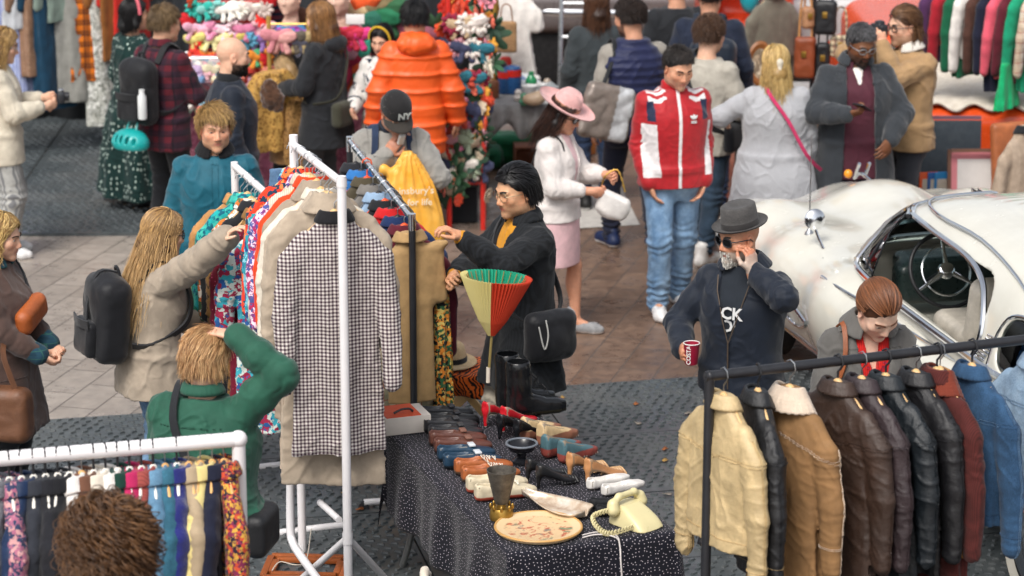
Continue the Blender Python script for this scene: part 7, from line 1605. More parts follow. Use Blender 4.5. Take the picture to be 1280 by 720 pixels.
for sd in(-1,1):a=p.arm[sd];g=SDF();e=a['W']-a['fd']*.014;g.cap(e-a['fd']*.03,e,.043,.045,k=.01);v,f=g.mesh(.006);mesh_obj("shirt_cuff",v,f,mus,p.root)
p.trousers(cloth('creamtr','#b8b0a0'),rad=(.10,.085,.085),hem=.05);p.shoes('#15161a','#2a261c');p.hair('curtain',('#0b0b0d','#1e1c1e'),4);p.glasses('round',plain('goldwire','#b8a888',.25,1),None,size=1.12)
o,put=p.held("crossbody_bag","black nylon bag with a rope cord at the hip of the man in glasses","bag",p.c((-.26,-.02,.92)));g=SDF();g.box(p.c((-.26,-.02,.92)),(.062,.145,.135),.06);g.ell(p.c((-.28,-.02,.89)),(.06,.12,.10));v,f=g.mesh(.008);v=v+normals(v,f)*folds(v,9,9,.007,3.)[:,None];put(mesh_obj("bag_body",v,f,cloth('nylon','#17181c',.45)));m=MB();ribbon(m,p.strap_pts(1,.035),.04,.008,p.c((0,0,1.2)));put(m.build("strap",blk));m=MB();m.tube(curve([p.c((-.345,.05,1.03)),p.c((-.352,.04,.95)),p.c((-.35,.06,.88)),p.c((-.345,.09,1.0))]),.004,6);put(m.build("cord",plain('cordw','#b8b8b4',.8)))
# ---- woman leafing through the leather jackets
p=Person("auburn haired woman in a grey trench coat looking down at the leather jackets",1106,366,1.80,190,'f',girth=1.08,lean=9,head=(12,32,4),skin='#dfb9a2',vox=.0055,brow='#6a4430',lips='#b8625e',armL=dict(to=(-.16,.38,.98)),armR=dict(to=(.20,.36,.98)))
red=pattern('cableknit','knit',['#c4201c'],1.3);p.top(red,name="jumper",off=.018,hem=.85,sleeve=False,cuts=(vcut(p,1.30,1.47,.045),));p.patch("blue_stripe",lambda v:(np.abs(v[:,2]-1.285-1.6*np.abs(v[:,0]))<.016)&(v[:,1]>.05)&(np.abs(v[:,0])<.09),cloth('bluest','#1c2a88'),.003)
gt=cloth('greytrench','#5b5956',.7);p.top(gt,name="trench_coat",off=.036,hem=.5,flare=.05,cuff=.03,drape=.012,fold=.010,cuts=(vcut(p,.98,1.47,.085),));p.collar(gt,'fold',1.49,.074,.055,gap=34,wide=.05)
for sx in(-1,1):m=MB();ribbon(m,[p.c((sx*.09,-.0,1.50)),p.c((sx*.135,0,1.475)),p.c((sx*.18,0,1.45))],.035,.006,p.c((0,0,1.2)));m.build("epaulette",gt,p.root)
for sx in(-1,1):p.patch("lapel",lambda v:(v[:,1]>.05)&(sx*v[:,0]>.045)&(sx*v[:,0]<.13)&(v[:,2]>1.2)&(v[:,2]<1.42),gt,.008)
p.trousers(djeans);p.shoes('#3a2a22','#2a2a2a');p.hair('tied',('#5a3622','#96603e'),5)
o,put=p.held("shoulder_bag","brown leather bag strap over the shoulder of the woman in the grey trench","bag",p.c((.24,-.06,.95)));m=MB();ribbon(m,[p.c(q)for q in((.22,-.05,1.02),(.16,-.12,1.3),(.13,0,1.51),(.14,.12,1.38),(.19,.12,1.2),(.23,.04,1.02))],.022,.008,p.c((0,0,1.2)));put(m.build("strap",leather('tanbag','#8a4a22')));g=SDF();g.box(p.c((.25,-.05,.90)),(.05,.13,.12),.04);v,f=g.mesh(.01);put(mesh_obj("bag_body",v,f,leather('tanbag','#8a4a22')))
# ---- woman in the green jacket with a hand on her head
p=Person("fair haired woman in a green jacket holding her head, seen from behind",258,414,1.74,-12,'f',girth=1.35,lean=4,head=(-4,8,0),skin='#dcae92',vox=.006,armR=dict(to=('h',(.155,-.04,.120)),elbow=(1,-.1,-.35),hand='flat',dir=(-1,.05,.16),palm=(-.15,.1,-1)),armL=dict(to=(-.12,.36,1.02)))
gr=cloth('greenj','#245443',.7);p.top(gr,off=.045,hem=.90,fold=.014,cuff=.03,shoulder=.062,elbow=.052,wrist=.044);p.collar(gr,'fold',1.50,.074,.03,gap=25,wide=.015);a=p.arm[1];g=SDF();g.cap(a['W']-a['fd']*.02,a['W']+a['fd']*.012,.038,.037);v,f=g.mesh(.006);mesh_obj("cuff",v,f,cloth('pinkcuff','#d88090'),p.root)
p.patch("yoke_seam",lambda v:(np.abs(v[:,2]-1.36)<.004)&(v[:,1]<0),gr,.004);p.trousers(jeans);p.shoes('#dddddd','#eeeeee');p.hair('short',('#a87a50','#e8c08c'),7,n=2800,L=.075,lift=.08,spread=.13,crown=(.3,.5,.8),offs=(0,.012))
o,put=p.held("crossbody_bag","black crossbody bag worn by the woman in the green jacket","bag",p.c((.25,.02,.9)));m=MB();ribbon(m,p.strap_pts(-1,.06),.036,.008,p.c((0,0,1.2)));put(m.build("strap",blk));g=SDF();g.box(p.c((.27,.0,.88)),(.05,.13,.10),.04);v,f=g.mesh(.01);put(mesh_obj("bag_body",v,f,leather('blackl','#17181a')))
# ---- woman with the black backpack reaching into the rack
p=Person("long haired blonde woman in a beige jacket reaching up into the rack",206,264,1.67,-62,'f',lean=6,head=(0,4,0),skin='#deb79c',vox=.006,armR=dict(to=('w',at(306,279,13.42)),elbow=(.3,-.3,-1),hand='relaxed',palm=(.2,.3,-1)),armL=dict(to=(-.15,.30,1.05)))
bg_=cloth('beigej','#9d9080',.85,.2);p.top(bg_,off=.042,hem=.74,fold=.011,cuff=.045,shoulder=.066,elbow=.062,wrist=.052,flare=.03);p.collar(bg_,'fold',1.495,.072,.03,gap=25,wide=.02);p.trousers(jeans);p.shoes('#dddddd','#eeeeee');p.hair('long',('#6a4c30','#cfa66c','#d8b480'),3,L=.30);p.glasses('square',blackpaint)
o,put,T=p.backpack("large black nylon backpack on the blonde woman's back",cloth('nylon','#17181c',.45),(.165,.10,.24),1.16,-.275,seed=4.)
m=MB();ribbon(m,[T((0,.05,.26)),T((.0,-.06,.265)),T((0,-.115,.12)),T((0,-.118,-.02))],.035,.008,T((0,0,0)));put(m.build("lid_strap",blk))
# ---- older woman in brown at the left edge
p=Person("blonde woman in a long brown cardigan with a tan bum bag at the left edge",2,268,1.66,-104,'f',girth=1.15,head=(4,10,0),skin='#d8ab90',vox=.006,armL=dict(to=(-.05,.29,1.0),hand='grip',palm=(.6,0,.8)),armR=dict(to=(.09,.29,.98),hand='grip',elbow=(.7,-.7,-.4),palm=(-.6,0,.8)))
br=cloth('brownc','#4f3d37',.9,.3);ttn=pattern('tartan','plaid',['#1c3a4a','#24485a','#3a6a5a'],2.5);p.top(br,name="cardigan",off=.03,hem=.52,flare=.05,fold=.009,drape=.008,slen=.95);p.collar(ttn,'fold',1.49,.07,.05,gap=25,wide=.03,name="shirt_collar")
for sd in(-1,1):a=p.arm[sd];g=SDF();e=a['W']-a['fd']*.02;g.cap(e-a['fd']*.045,e,.058,.060,k=.01);v,f=g.mesh(.007);mesh_obj("shirt_cuff",v,f,ttn,p.root)
p.patch("pocket",lambda v:(v[:,0]>.06)&(v[:,1]>.0)&(v[:,2]>.68)&(v[:,2]<.86),br,.006);p.trousers(blk);p.shoes('#1a1a1a','#222222');p.hair('bob',('#8a6638','#d8b878'),9,L=.03,n=1500,wave=.014,wfreq=110,spread=.12)
ob=leather('obag','#a8582a');o,put=p.held("bum_bag","tan leather bum bag worn across the chest of the woman in brown","bag",p.c((.02,.21,1.20)));g=SDF();g.box(p.c((.02,.21,1.20)),(.15,.05,.075),.05,(p.Mt.to_3x3()@Matrix.Rotation(R(14),3,'Y')).to_4x4());v,f=g.mesh(.008);put(mesh_obj("bag_body",v,f,ob));m=MB();ribbon(m,p.strap_pts(-1,.05,1.1),.03,.008,p.c((0,0,1.2)));put(m.build("strap",blk))
o,put=p.held("leather_bag","worn brown leather shoulder bag carried by the woman in brown","bag",p.c((.30,.10,.70)));g=SDF();g.box(p.c((.30,.12,.70)),(.08,.19,.16),.06);v,f=g.mesh(.01);v=v+normals(v,f)*folds(v,7,7,.008,2.)[:,None];put(mesh_obj("bag_body",v,f,leather('wornbag','#6a4630')));m=MB();ribbon(m,[p.c(q)for q in((.32,.24,.82),(.30,.16,1.02),(.18,.10,1.08),(.30,.0,.84))],.03,.008,p.c((.2,0,.9)));put(m.build("strap",leather('wornbag','#6a4630')))
m=MB();a=p.arm[1];m.tube([a['W']+Vector((math.cos(t_*.5)*.03,0,math.sin(t_*.5)*.03))for t_ in range(13)],.007,6,closed=True);m.build("wristwatch",steel,p.root)
# ---- curly brown head at the bottom edge
p=Person("person with thick curly brown hair at the bottom left edge, seen from behind",136,645,1.70,12,'f',skin='#d8ab90',vox=.009,face=False);p.top(pattern('beigep','floral',['#a89878','#8a7a58','#b8a888','#9a8a6a'],2),off=.03);p.trousers(djeans);p.shoes();p.hair('longcurly',('#3a2618','#7a5636'),12,L=.0,n=3200,curl=.9,lift=.25,offs=(.0,.05),r=.0026)
# ---- old man in the cap, wiping his nose
p=Person("old man in a black cap wiping his nose behind the chrome rail",498,124,1.74,188,girth=1.05,lean=12,head=(16,26,0),skin='#c4896c',vox=.006,beard=('#8a7a70',.4),armL=dict(to=('h',(-.10,.13,-.19)),elbow=(-1,.0,-.8),hand='hook',dir=(.5,.25,.8),palm=(.5,-.8,.2)),armR=dict(to=('h',(.08,.16,-.20)),elbow=(1,.0,-.8),hand='hook',dir=(-.5,.15,.8),palm=(-.6,-.8,.2)))
fl_=cloth('fleece2','#8d8a84',.95,.4,300,.15,.5);p.top(fl_,off=.036,fold=.010,cuff=.03);p.patch("dark_yoke",lambda v:(v[:,2]>1.36)&(np.abs(v[:,0])<.16),navy,.004);p.collar(navy,'stand',1.46,.068,.05,.014);p.trousers(djeans);p.shoes()
o,put=p.held("rucksack","navy rucksack on the back of the man in the black cap","backpack",p.c((0,-.24,1.2)));g=SDF();g.box(p.c((0,-.24,1.2)),(.14,.07,.19),.06);v,f=g.mesh(.012);put(mesh_obj("bag_body",v,f,djeans))
for sd in(-1,1):m=MB();ribbon(m,[p.c(q)for q in((sd*.09,-.14,1.40),(sd*.10,0,1.50),(sd*.115,.13,1.38),(sd*.14,.17,1.2),(sd*.18,.0,1.05))],.045,.010,p.c((0,0,1.2)));put(m.build("strap",djeans))
capm=cloth('capblk','#201f20');h,M=p.lathe_hat([(.100,-.005),(.098,.02),(.088,.06),(.062,.09),(.03,.102),(0,.104)],capm,"cap",sx=.93,sy=1.08,c=(0,-.012,.045),tilt=-4)
V=[];F=[]
for i in range(17):
 a=R(20+140*i/16)
 for j in range(6):t_=j/5;V.append((math.cos(a)*(.094+.0*t_),math.sin(a)*.104+.075*t_*math.sin(a)**.6,-.004-.022*t_-.028*(abs(math.cos(a))**2)))
for i in range(16):
 for j in range(5):a=i*6+j;F.append((a,a+6,a+7,a+1))
q=mesh_obj("peak",xf(M,np.array(V)*1.06),F,cloth('peak','#37332f'),h);q.modifiers.new("t",'SOLIDIFY').thickness=.004
lettering("cap_lettering","NY",.062,M@frame((-.012,.1115,.022),(-1,0,0),(0,-.28,1)),plain('capwhite','#d8dcd6',.7),h,.003)
p.hair('crop',('#77706a','#a09890'),4,n=500);g=SDF();g.box(p.h((0,.150,-.075)),(.022,.012,.045),.01,p.Mh.to_3x3().to_4x4());v,f=g.mesh(.006);o,put=p.held("tissue","white paper tissue held to the nose of the man in the cap","tissue",p.h((0,.15,-.07)));put(mesh_obj("paper",v,f,whitec))
bc=p.h((.0,.17,-.25));bc=Vector((bc.x-.06,bc.y+.10,bc.z+.02));o,put=p.held("carrier_bag","bulging yellow orange plastic carrier bag hanging from the old man's wrist","bag",bc-Vector((0,0,.22)));o.rotation_euler.z+=0
g=SDF();fo=lambda t_,z:.008*np.sin(t_*16)*np.clip((z+.5)/.3,.15,1);g.loft([(-.56,.15,.06,-.05,.03),(-.51,.20,.09,-.04,.03),(-.34,.195,.095,-.02,.0),(-.14,.15,.065),(.0,.07,.035),(.06,.03,.02)],Matrix.Translation(bc),2.4,.02,fold=fo);g.chain([bc+Vector((.06,0,-.12)),bc+Vector((.16,0,-.05)),bc+Vector((.20,-.02,-.11))],[.03,.025,.02],.03)
v,f=g.mesh(.009);v=v+normals(v,f)*folds(v,12,5,.006,2.)[:,None];t=NT("carrier");t.base(t.ramp(t.noise(8,4),[(.3,lin('#e6a028')),(.7,lin('#f2bb58'))]));put(mesh_obj("bag_body",v,f,t.fin(.4)))
for tx,sz,z in(("Sainsbury's",.064,-.20),("bag for life",.060,-.275)):put(lettering("bag_lettering",tx,sz,Matrix.Translation(bc)@frame((-.01,.100,z),(-1,0,0),(0,.06,1)),plain('bagwhite','#f6e6c8',.6),None,.0008))
# ---- man in the teal jacket
p=Person("young blond man in a teal jacket with a black corduroy collar facing the camera",268,134,1.80,184,girth=1.05,head=(10,4,0),skin='#d8a384',vox=.006,beard=('#a8805c',.3),brow='#8a6a48',lips='#b0685e');te=cloth('teal','#14586a',.55);p.top(te,off=.034,fold=.010);p.collar(cloth('corduroy','#0f0f12'),'fold',1.495,.074,.05,gap=20,wide=.03);p.patch("placket",lambda v:(np.abs(v[:,0])<.022)&(v[:,1]>.05)&(v[:,2]<1.44),te,.005);p.trousers(djeans);p.shoes();p.hair('quiff',('#8a6a42','#c8a468'),6)
# ---- bald bearded man
p=Person("bald man with a black beard in a navy jacket looking at the stall",290,47,1.78,-76,girth=1.15,head=(0,4,0),skin='#d8ab90',beard=('#2a2220',.85),brow='#1a1614');p.top(navy,off=.03);p.collar(blk,'stand',1.47,.068,.045,.013);p.trousers(djeans);p.shoes();p.beard('#1c1614',.014)
# ---- man in a red checked shirt with backpack and helmet
p=Person("man in a dark red checked shirt seen from behind with a black backpack",206,8,1.79,-38,head=(-14,6,0),skin='#d0a083',armR=dict(to=(.12,.34,1.12)));p.top(pattern('rplaid','plaid',['#5a1a26','#1c1c2a','#14141c'],1.3),name="shirt",off=.026,hem=.74);p.collar(pattern('rplaid','plaid',['#5a1a26','#1c1c2a','#14141c']),'fold',1.49,.066,.04,gap=20,wide=.012);p.trousers(blk);p.shoes('#3a2c22','#b89a68');p.hair('short',('#5a4630','#8a7250'),8)
o,put,T=p.backpack("black backpack with a white bottle worn over the checked shirt",cloth('blkbag','#15161a',.6),(.15,.085,.23),1.18,-.24,seed=6.);m=MB();m.lathe([(.0,.0),(.03,0),(.032,.02),(.032,.16),(.02,.18),(.02,.21),(0,.212)],T((.13,-.10,-.16)),20);bo,put2=p.held("water_bottle","white water bottle in the side pocket of the black backpack","bottle",T((.13,-.10,-.16)));put2(m.build("bottle_body",plain('bottlew','#cfd2d2',.4)))
c=T((.02,-.12,-.34));o,put=p.held("bicycle_helmet","turquoise bicycle helmet hanging from the black backpack","helmet",c);g=SDF();g.ell(c,(.155,.11,.10));g.box(c-Vector((0,0,.10)),(.2,.2,.05),.01,None,.02,'-');g.ell(c-Vector((0,0,.03)),(.13,.09,.085),None,.01,'-')
for i in range(-2,3):
 for s_ in(-1,1):g.ell(c+Vector((i*.052,s_*.085,.035)),(.013,.05,.03),Matrix.Rotation(R(s_*30),4,'X'),.006,'-')
v,f=g.mesh(.007);put(mesh_obj("shell",v,f,plain('turq','#1a9a98',.3)));m=MB();m.tube(curve([c+Vector((-.05,0,.06)),c+Vector((-.03,.05,.17)),c+Vector((.03,.05,.17)),c+Vector((.05,0,.06))]),.008,6);put(m.build("strap",plain('turq','#1a9a98',.3)))
# ---- person in the long dotted coat
p=Person("person in a long dark green coat with white dots and a pink hair band",166,0,1.63,-52,'f',head=(-16,0,0),skin='#c89a7c',brow='#141010');p.top(pattern('dotted','dots',['#0c2a28','#a8b8ae'],1.5),name="coat",off=.05,hem=.12,flare=.14,drape=.025,fold=.012);p.trousers(blk);p.shoes('#1c1c1e','#a88a58',big=1.1);p.hair('bob',('#0c0b0d','#1c1a1c'),3,L=-.05,n=1400);m=MB();m.tube([p.h((math.cos(R(a))*.098,.02-.01*math.sin(R(a)),.02+math.sin(R(a))*.128))for a in range(0,181,12)],.016,8);m.build("hair_band",cloth('pinkband','#c8606c'),p.root)
# ---- woman with a camera at the left edge
p=Person("curly blonde woman in a cream shirt holding a camera at the left edge",6,36,1.68,-80,'f',head=(0,14,0),skin='#d8ab90',armL=dict(to=(-.08,.34,1.20),hand='grip'),armR=dict(to=(.10,.34,1.17),hand='grip',palm=(-1,0,.2)));p.top(cloth('creamsh','#c9c0ae'),name="shirt",off=.035,hem=.74,slen=.8);p.collar(cloth('creamsh','#c9c0ae'),'fold',1.49,.066,.04,gap=30,wide=.03);p.trousers(pattern('trstripe','stripe',['#a8a8a4','#77787a'],1.8),rad=(.10,.09,.09));p.shoes('#dddddd','#eeeeee');p.hair('bob',('#7a5a34','#c8a468'),14,L=.06,n=1500,wave=.014,wfreq=110,spread=.12);p.glasses('round',steel)
c=Vector((.01,.46,1.22));o,put=p.held("camera","black camera with a silver top held by the curly blonde woman","camera",c);m=MB();m.box(c,(.14,.05,.08),bev=.012);put(m.build("camera_body",blackpaint));m=MB();m.lathe([(0,.06),(.028,.06),(.034,.055),(.034,0)],c,20,Matrix.Rotation(R(-90),4,'X'));put(m.build("lens",blackpaint));m=MB();m.box(c+Vector((0,0,.05)),(.06,.04,.022),bev=.006);put(m.build("viewfinder",steel))
# ---- woman with a bob carrying leopard coats, and the person in front of her
p=Person("woman with a light brown bob in a long black hooded coat",399,4,1.69,62,'f',girth=1.05,head=(0,8,0),skin='#d8ab90',armL=dict(to=(-.16,.30,1.08),hand='grip'),armR=dict(to=(.14,.36,1.10)));p.top(blk,name="coat",off=.036,hem=.64,flare=.04,fold=.011);g=SDF();g.ell(p.c((0,-.10,1.45)),(.13,.08,.07));v,f=g.mesh(.012);v=v+normals(v,f)*folds(v,9,9,.012)[:,None];mesh_obj("hood",v,f,blk,p.root);p.trousers(cloth('greyj2','#4c4e50'));p.shoes('#1a1a1a','#333333');p.hair('bob',('#5a3c24','#a87a48'),5)
m=MB();ribbon(m,p.strap_pts(1,.055,1.0),.025,.006,p.c((0,0,1.2)));o,put=p.held("shoulder_bag","small olive bag on a strap at the back of the woman with the bob","bag",p.c((-.2,-.1,.95)));put(m.build("strap",cloth('olv2','#3c3c30')));g=SDF();g.box(p.c((-.12,-.22,.92)),(.10,.05,.10),.04);v,f=g.mesh(.012);put(mesh_obj("bag_body",v,f,cloth('olv2','#3c3c30')))
lp=pattern('leo','leopard',['#2a1a10','#7a5424','#b8904c'],1.1)
for k,(c,L,w_,lb)in enumerate(((p.w((-.10,.42,1.20)),.62,.22,"golden leopard print coat draped over the arm of the woman with the bob"),(p.w((.02,.22,.98)),.52,.16,"darker leopard print coat hanging lowest from the arm of the woman with the bob"))):
 g=SDF();g.loft([(-L,w_*.9,.07),(-L*.5,w_,.09),(-.08,w_*.9,.10),(0,w_*.55,.08)],None,2.4,.03,fold=lambda t_,z:.02*np.sin(t_*7+k));g.chain([(w_*.4,0,-.05),(w_*.9,.02,-.22),(w_*.8,.03,-.5)],[.07,.06,.05],.03);v,f=g.mesh(.012);v=v+normals(v,f)*folds(v,9,5,.018,k+1.)[:,None];q=mesh_obj("leopard_coat",v,f,lp if k==0 else pattern('leo2','leopard',['#2a1a10','#6a4a28','#a07a48'],1.4));q.location=c;q.rotation_euler=(0,0,R(30));tag(q,lb,"coat")
g=SDF();g.ell((0,0,0),(.07,.05,.12));g.ell((.05,0,-.05),(.05,.04,.08));v,f=g.mesh(.010);v=v+normals(v,f)*(pnoise(v*40)*.022+pnoise(v*15)*.02)[:,None];q=mesh_obj("fur_collar",v,f,cloth('furb','#4a3020',.95,.5,200));q.location=at(338,118,19.15);tag(q,"dark brown fur collar hanging with the leopard coats","fur collar")
p=Person("person with fair hair in a tan fur coat beyond the leopard coats",352,70,1.26,40,'f',head=(0,30,0),skin='#d8b098',vox=.009,face=False);p.top(cloth('tanfur','#8a6640',.95,.5,200),name="coat",off=.05,hem=.6);p.trousers(blk);p.shoes();p.hair('bob',('#a8885c','#c8ac80'),4,n=500)
# ---- stallholder with the yellow hair band
p=Person("dark haired stallholder with a yellow hair band in a white patterned top",476,33,1.53,160,'f',head=(0,14,0),skin='#d8ab90',brow='#141010',armR=dict(to=(.18,.28,1.05)));p.top(pattern('bwp','camo',['#cfcdc8','#cfcdc8','#d8d4d0','#1c2a3c'],1.0),name="blouse",off=.03);p.trousers(blk);p.shoes();p.hair('bob',('#0c0b0d','#1c1a1c'),6,L=.04,n=600);m=MB();m.tube([p.h((math.cos(R(a))*.098,.045,.03+math.sin(R(a))*.118))for a in range(0,181,12)],.011,8);m.build("hair_band",cloth('yband','#c8a428'),p.root)
# ---- orange puffer
p=Person("person in a long bright orange puffer coat seen from behind",518,2,1.78,6,girth=.98,head=(0,6,0),skin='#c89a7c',vox=.008,face=False,armL=dict(to=(-.30,.06,.88)),armR=dict(to=(.30,.06,.88)));po=plain('puffer','#e65a1c',.5,0,.06,.12,60);p.top(po,name="puffer_coat",off=.04,hem=.66,fold=.003,fx=14,fz=16,quilt=(.016,.125),shoulder=.062,elbow=.062,wrist=.056,vox=.009);g=SDF();g.ell(p.c((0,-.11,1.47)),(.155,.10,.085));g.ell(p.c((0,-.02,1.50)),(.125,.12,.06));v,f=g.mesh(.010);v=v+normals(v,f)*folds(v,12,9,.014,2.)[:,None];mesh_obj("hood",v,f,po,p.root);p.trousers(djeans,rad=(.08,.055,.045));p.shoes('#cfcfcf','#eeeeee');p.hair('short',('#0c0b0d','#1c1a1c'),6)
# ---- woman in the pink hat
p=Person("woman in a pink fedora white cardigan and pink skirt fastening a white bag",712,122,1.61,-112,'f',head=(0,22,0),skin='#d0977a',vox=.006,bare=True,brow='#2a1a14',feet=((-.08,.14,0),(.08,-.12,0)),armL=dict(to=(-.06,.37,1.19),hand='grip',palm=(1,0,-.2),elbow=(-.6,-.5,-.8)),armR=dict(to=(.10,.30,1.10),hand='grip',palm=(-1,0,.2),elbow=(.6,-.6,-.8)))
p.skirt(cloth('pinkskirt','#dbb4b8',.8),hem=.53,off=.026,flare=.0);p.top(cloth('pinktop2','#d8b6ba'),name="blouse",off=.02,hem=.9,sleeve=False);p.top(cloth('cardi','#d6cfcb',.9,.3),name="cardigan",off=.032,hem=.86,slen=.72,cuts=(vcut(p,1.0,1.47,.06),),fold=.008);p.shoes('#8f9092','#dcdcdc',high=.05,sole_h=.022,rough=.8);p.hair('long',('#1e120e','#4a2c20'),3,L=.10,n=900);p.glasses('square',blackpaint,plain('shades','#08090b',.08),"sunglasses",1.1)
pf=cloth('pinkfelt','#d3a3a0',.85,.3);h,M=p.lathe_hat([(.190,.022),(.186,.012),(.13,.0),(.092,.002),(.088,.05),(.080,.095),(.064,.118),(.03,.122),(0,.118)],pf,"hat",c=(0,-.012,.058),tilt=-6,pinch=.03);q=MB().lathe([(.0935,.004),(.0905,.032),(.089,.033)],(0,0,0),36,None,False,.935,1.105);mesh_obj("hat_band",xf(M,np.array(q.v)*1.06),q.f,pattern('pband','herring',['#b8846a','#8f6450']),h)
c=Vector((.03,.44,1.00));o,put=p.held("white_handbag","white handbag with a gold chain in the hands of the woman in pink","handbag",c);g=SDF();g.box(c,(.035,.115,.085),.034,Matrix.Rotation(R(-20),4,'X'));g.ell(c+Vector((0,0,-.02)),(.04,.13,.09),None,.02);v,f=g.mesh(.008);put(mesh_obj("bag_body",v,f,leather('whiteb','#d8d4d0',.4)));m=MB();pts=curve([c+Vector((0,-.10,.07)),c+Vector((0,-.06,.20)),c+Vector((-.04,.02,.24)),c+Vector((0,.09,.10))],8)
for i in range(len(pts)-1):m.tube([pts[i],pts[i+1]],.008 if i%2 else .005,6)
put(m.build("chain",plain('brass','#a8843e',.35,.8,.2)))
o,put=p.held("shoulder_bag","black shoulder bag behind the woman in the pink skirt","bag",p.c((.12,-.2,.98)));g=SDF();g.box(p.c((.12,-.2,.98)),(.12,.05,.13),.04);v,f=g.mesh(.01);put(mesh_obj("bag_body",v,f,leather('blackl','#17181a')));m=MB();ribbon(m,[p.c(q)for q in((.06,-.2,1.08),(.1,-.1,1.40),(.1,0,1.485),(.11,.1,1.38),(.16,.04,1.1),(.18,-.18,1.06))],.012,.006,p.c((0,0,1.2)));put(m.build("strap",blk))
# ---- man in the red track jacket
p=Person("man in a red zipped track jacket with white side panels and light jeans",851,62,1.83,194,girth=1.1,head=(8,20,0),skin='#cf9a7c',vox=.006,beard=('#8a7468',.35),feet=((-.10,-.12,0),(.11,.10,0)),armL=dict(to=(-.185,.09,.885),elbow=(-.35,-1,0),hand='relaxed',dir=(.35,.12,-1)),armR=dict(to=(.185,.10,.885),elbow=(.35,-1,0),hand='relaxed',dir=(-.35,.15,-1)))
def rj(s,v,n):
 t_=xf(s.Mt.inverted(),v);x,y,z=np.abs(t_[:,0]),t_[:,1],t_[:,2];c=np.tile(np.array(lin('#a4161f')),(len(v),1));w_,nv=np.array(lin('#d8d4d4')),np.array(lin('#16223f'))
 arm=np.minimum(*[np.linalg.norm(v-np.clip(((v-np.array(s.arm[d]['S']))@np.array((s.arm[d]['E']-s.arm[d]['S'])))/(s.arm[d]['E']-s.arm[d]['S']).length_squared,0,1)[:,None]*np.array(s.arm[d]['E']-s.arm[d]['S'])-np.array(s.arm[d]['S']),axis=1)for d in(-1,1)])
 tors=x<s.shx-.01;c[(x>.150-.028*np.clip((1.25-z)/.3,0,1)+.055*(t_[:,0]<0))&(z<1.27)&(z>.93)&(x<.23)&(y>-.09)&(arm>.075)]=w_;st=(z>1.40)&(x>.075)&(x<.19);k=((x*.35+y+.5)/.022)%2<1.15;c[st&k&(y<.10)&(y>-.06)]=w_;c[(x>.155)&(x<.20)&(z>1.29)&(z<1.41)&(y>-.02)]=nv;c[(x<.010)&(y>.02)]=w_;return c
p.top(attrmat('redjacket',.6,.2),off=.026,hem=.86,colf=rj,cuff=.05,vox=.005,fold=.0045);p.collar(cloth('redcol','#a4161f'),'stand',1.465,.066,.05,.013,gap=8);wp=plain('print','#cfd0d0',.7);m=MB();c=p.c((-.085,.168,1.30))
for a in(-40,0,40):Mx=(p.Mt.to_3x3()@Matrix.Rotation(R(a),3,'Y')).to_4x4();m.ball(tuple(c+Mx.to_3x3()@Vector((0,0,.018))),(.009,.004,.017),10,Mx)
for k in(0,1):m.box(tuple(c+Vector((0,0,-.012-k*.009))),(.036,.006,.005))
m.build("chest_emblem",wp,p.root);p.trousers(pattern('ljeans','denim',['#4a6f96','#93b0cb']),rad=(.088,.068,.058));p.shoes('#dcdcdc','#e8e8e8',big=1.05);p.hair('crop',('#1e1a18','#3c3430'),6)
# ---- man in the navy quilted vest with the silver tote
p=Person("man in a navy quilted body warmer seen from behind with a silver tote bag",787,0,1.84,18,girth=1.1,head=(24,6,0),skin='#c89478',beard=('#2a2220',.8),brow='#1a1614',feet=((-.12,.1,0),(.13,-.12,0)));p.top(cloth('gsweat','#8d8880'),name="jumper",off=.022,hem=.85);p.top(cloth('nvest','#1c2244',.5),name="body_warmer",off=.045,hem=.84,sleeve=False,quilt=(.008,.055),neck=1.49);p.trousers(cloth('navytr','#14182a'));p.shoes('#1c2848','#dddddd');p.hair('curly',('#1a1210','#33241c'),6,L=.05)
c=p.c((-.25,-.16,1.02));o,put=p.held("tote_bag","silver and taupe tote bag hanging on the shoulder of the man in the body warmer","tote bag",c);g=SDF();g.box(c,(.19,.06,.20),.05,Matrix.Rotation(R(14),4,'Y'));v,f=g.mesh(.012);v=v+normals(v,f)*folds(v,6,6,.02,3.)[:,None];k=xf(Matrix.Rotation(R(-14),4,'Y'),v-np.array(c))[:,0];put(mesh_obj("bag_body",v,f,attrmat('tote',.35,0,.1,100,.5,Metallic=.3),None,True,np.where((np.abs(k-.10)<.06)[:,None],np.array(lin('#c4c6c8')),np.array(lin('#857a72')))));m=MB();ribbon(m,[c+Vector((-.03,0,.18)),p.c((-.17,-.08,1.40)),p.c((-.15,.0,1.50)),p.c((-.16,.10,1.38)),c+Vector((.06,.08,.17))],.03,.008,c);put(m.build("strap",blk))
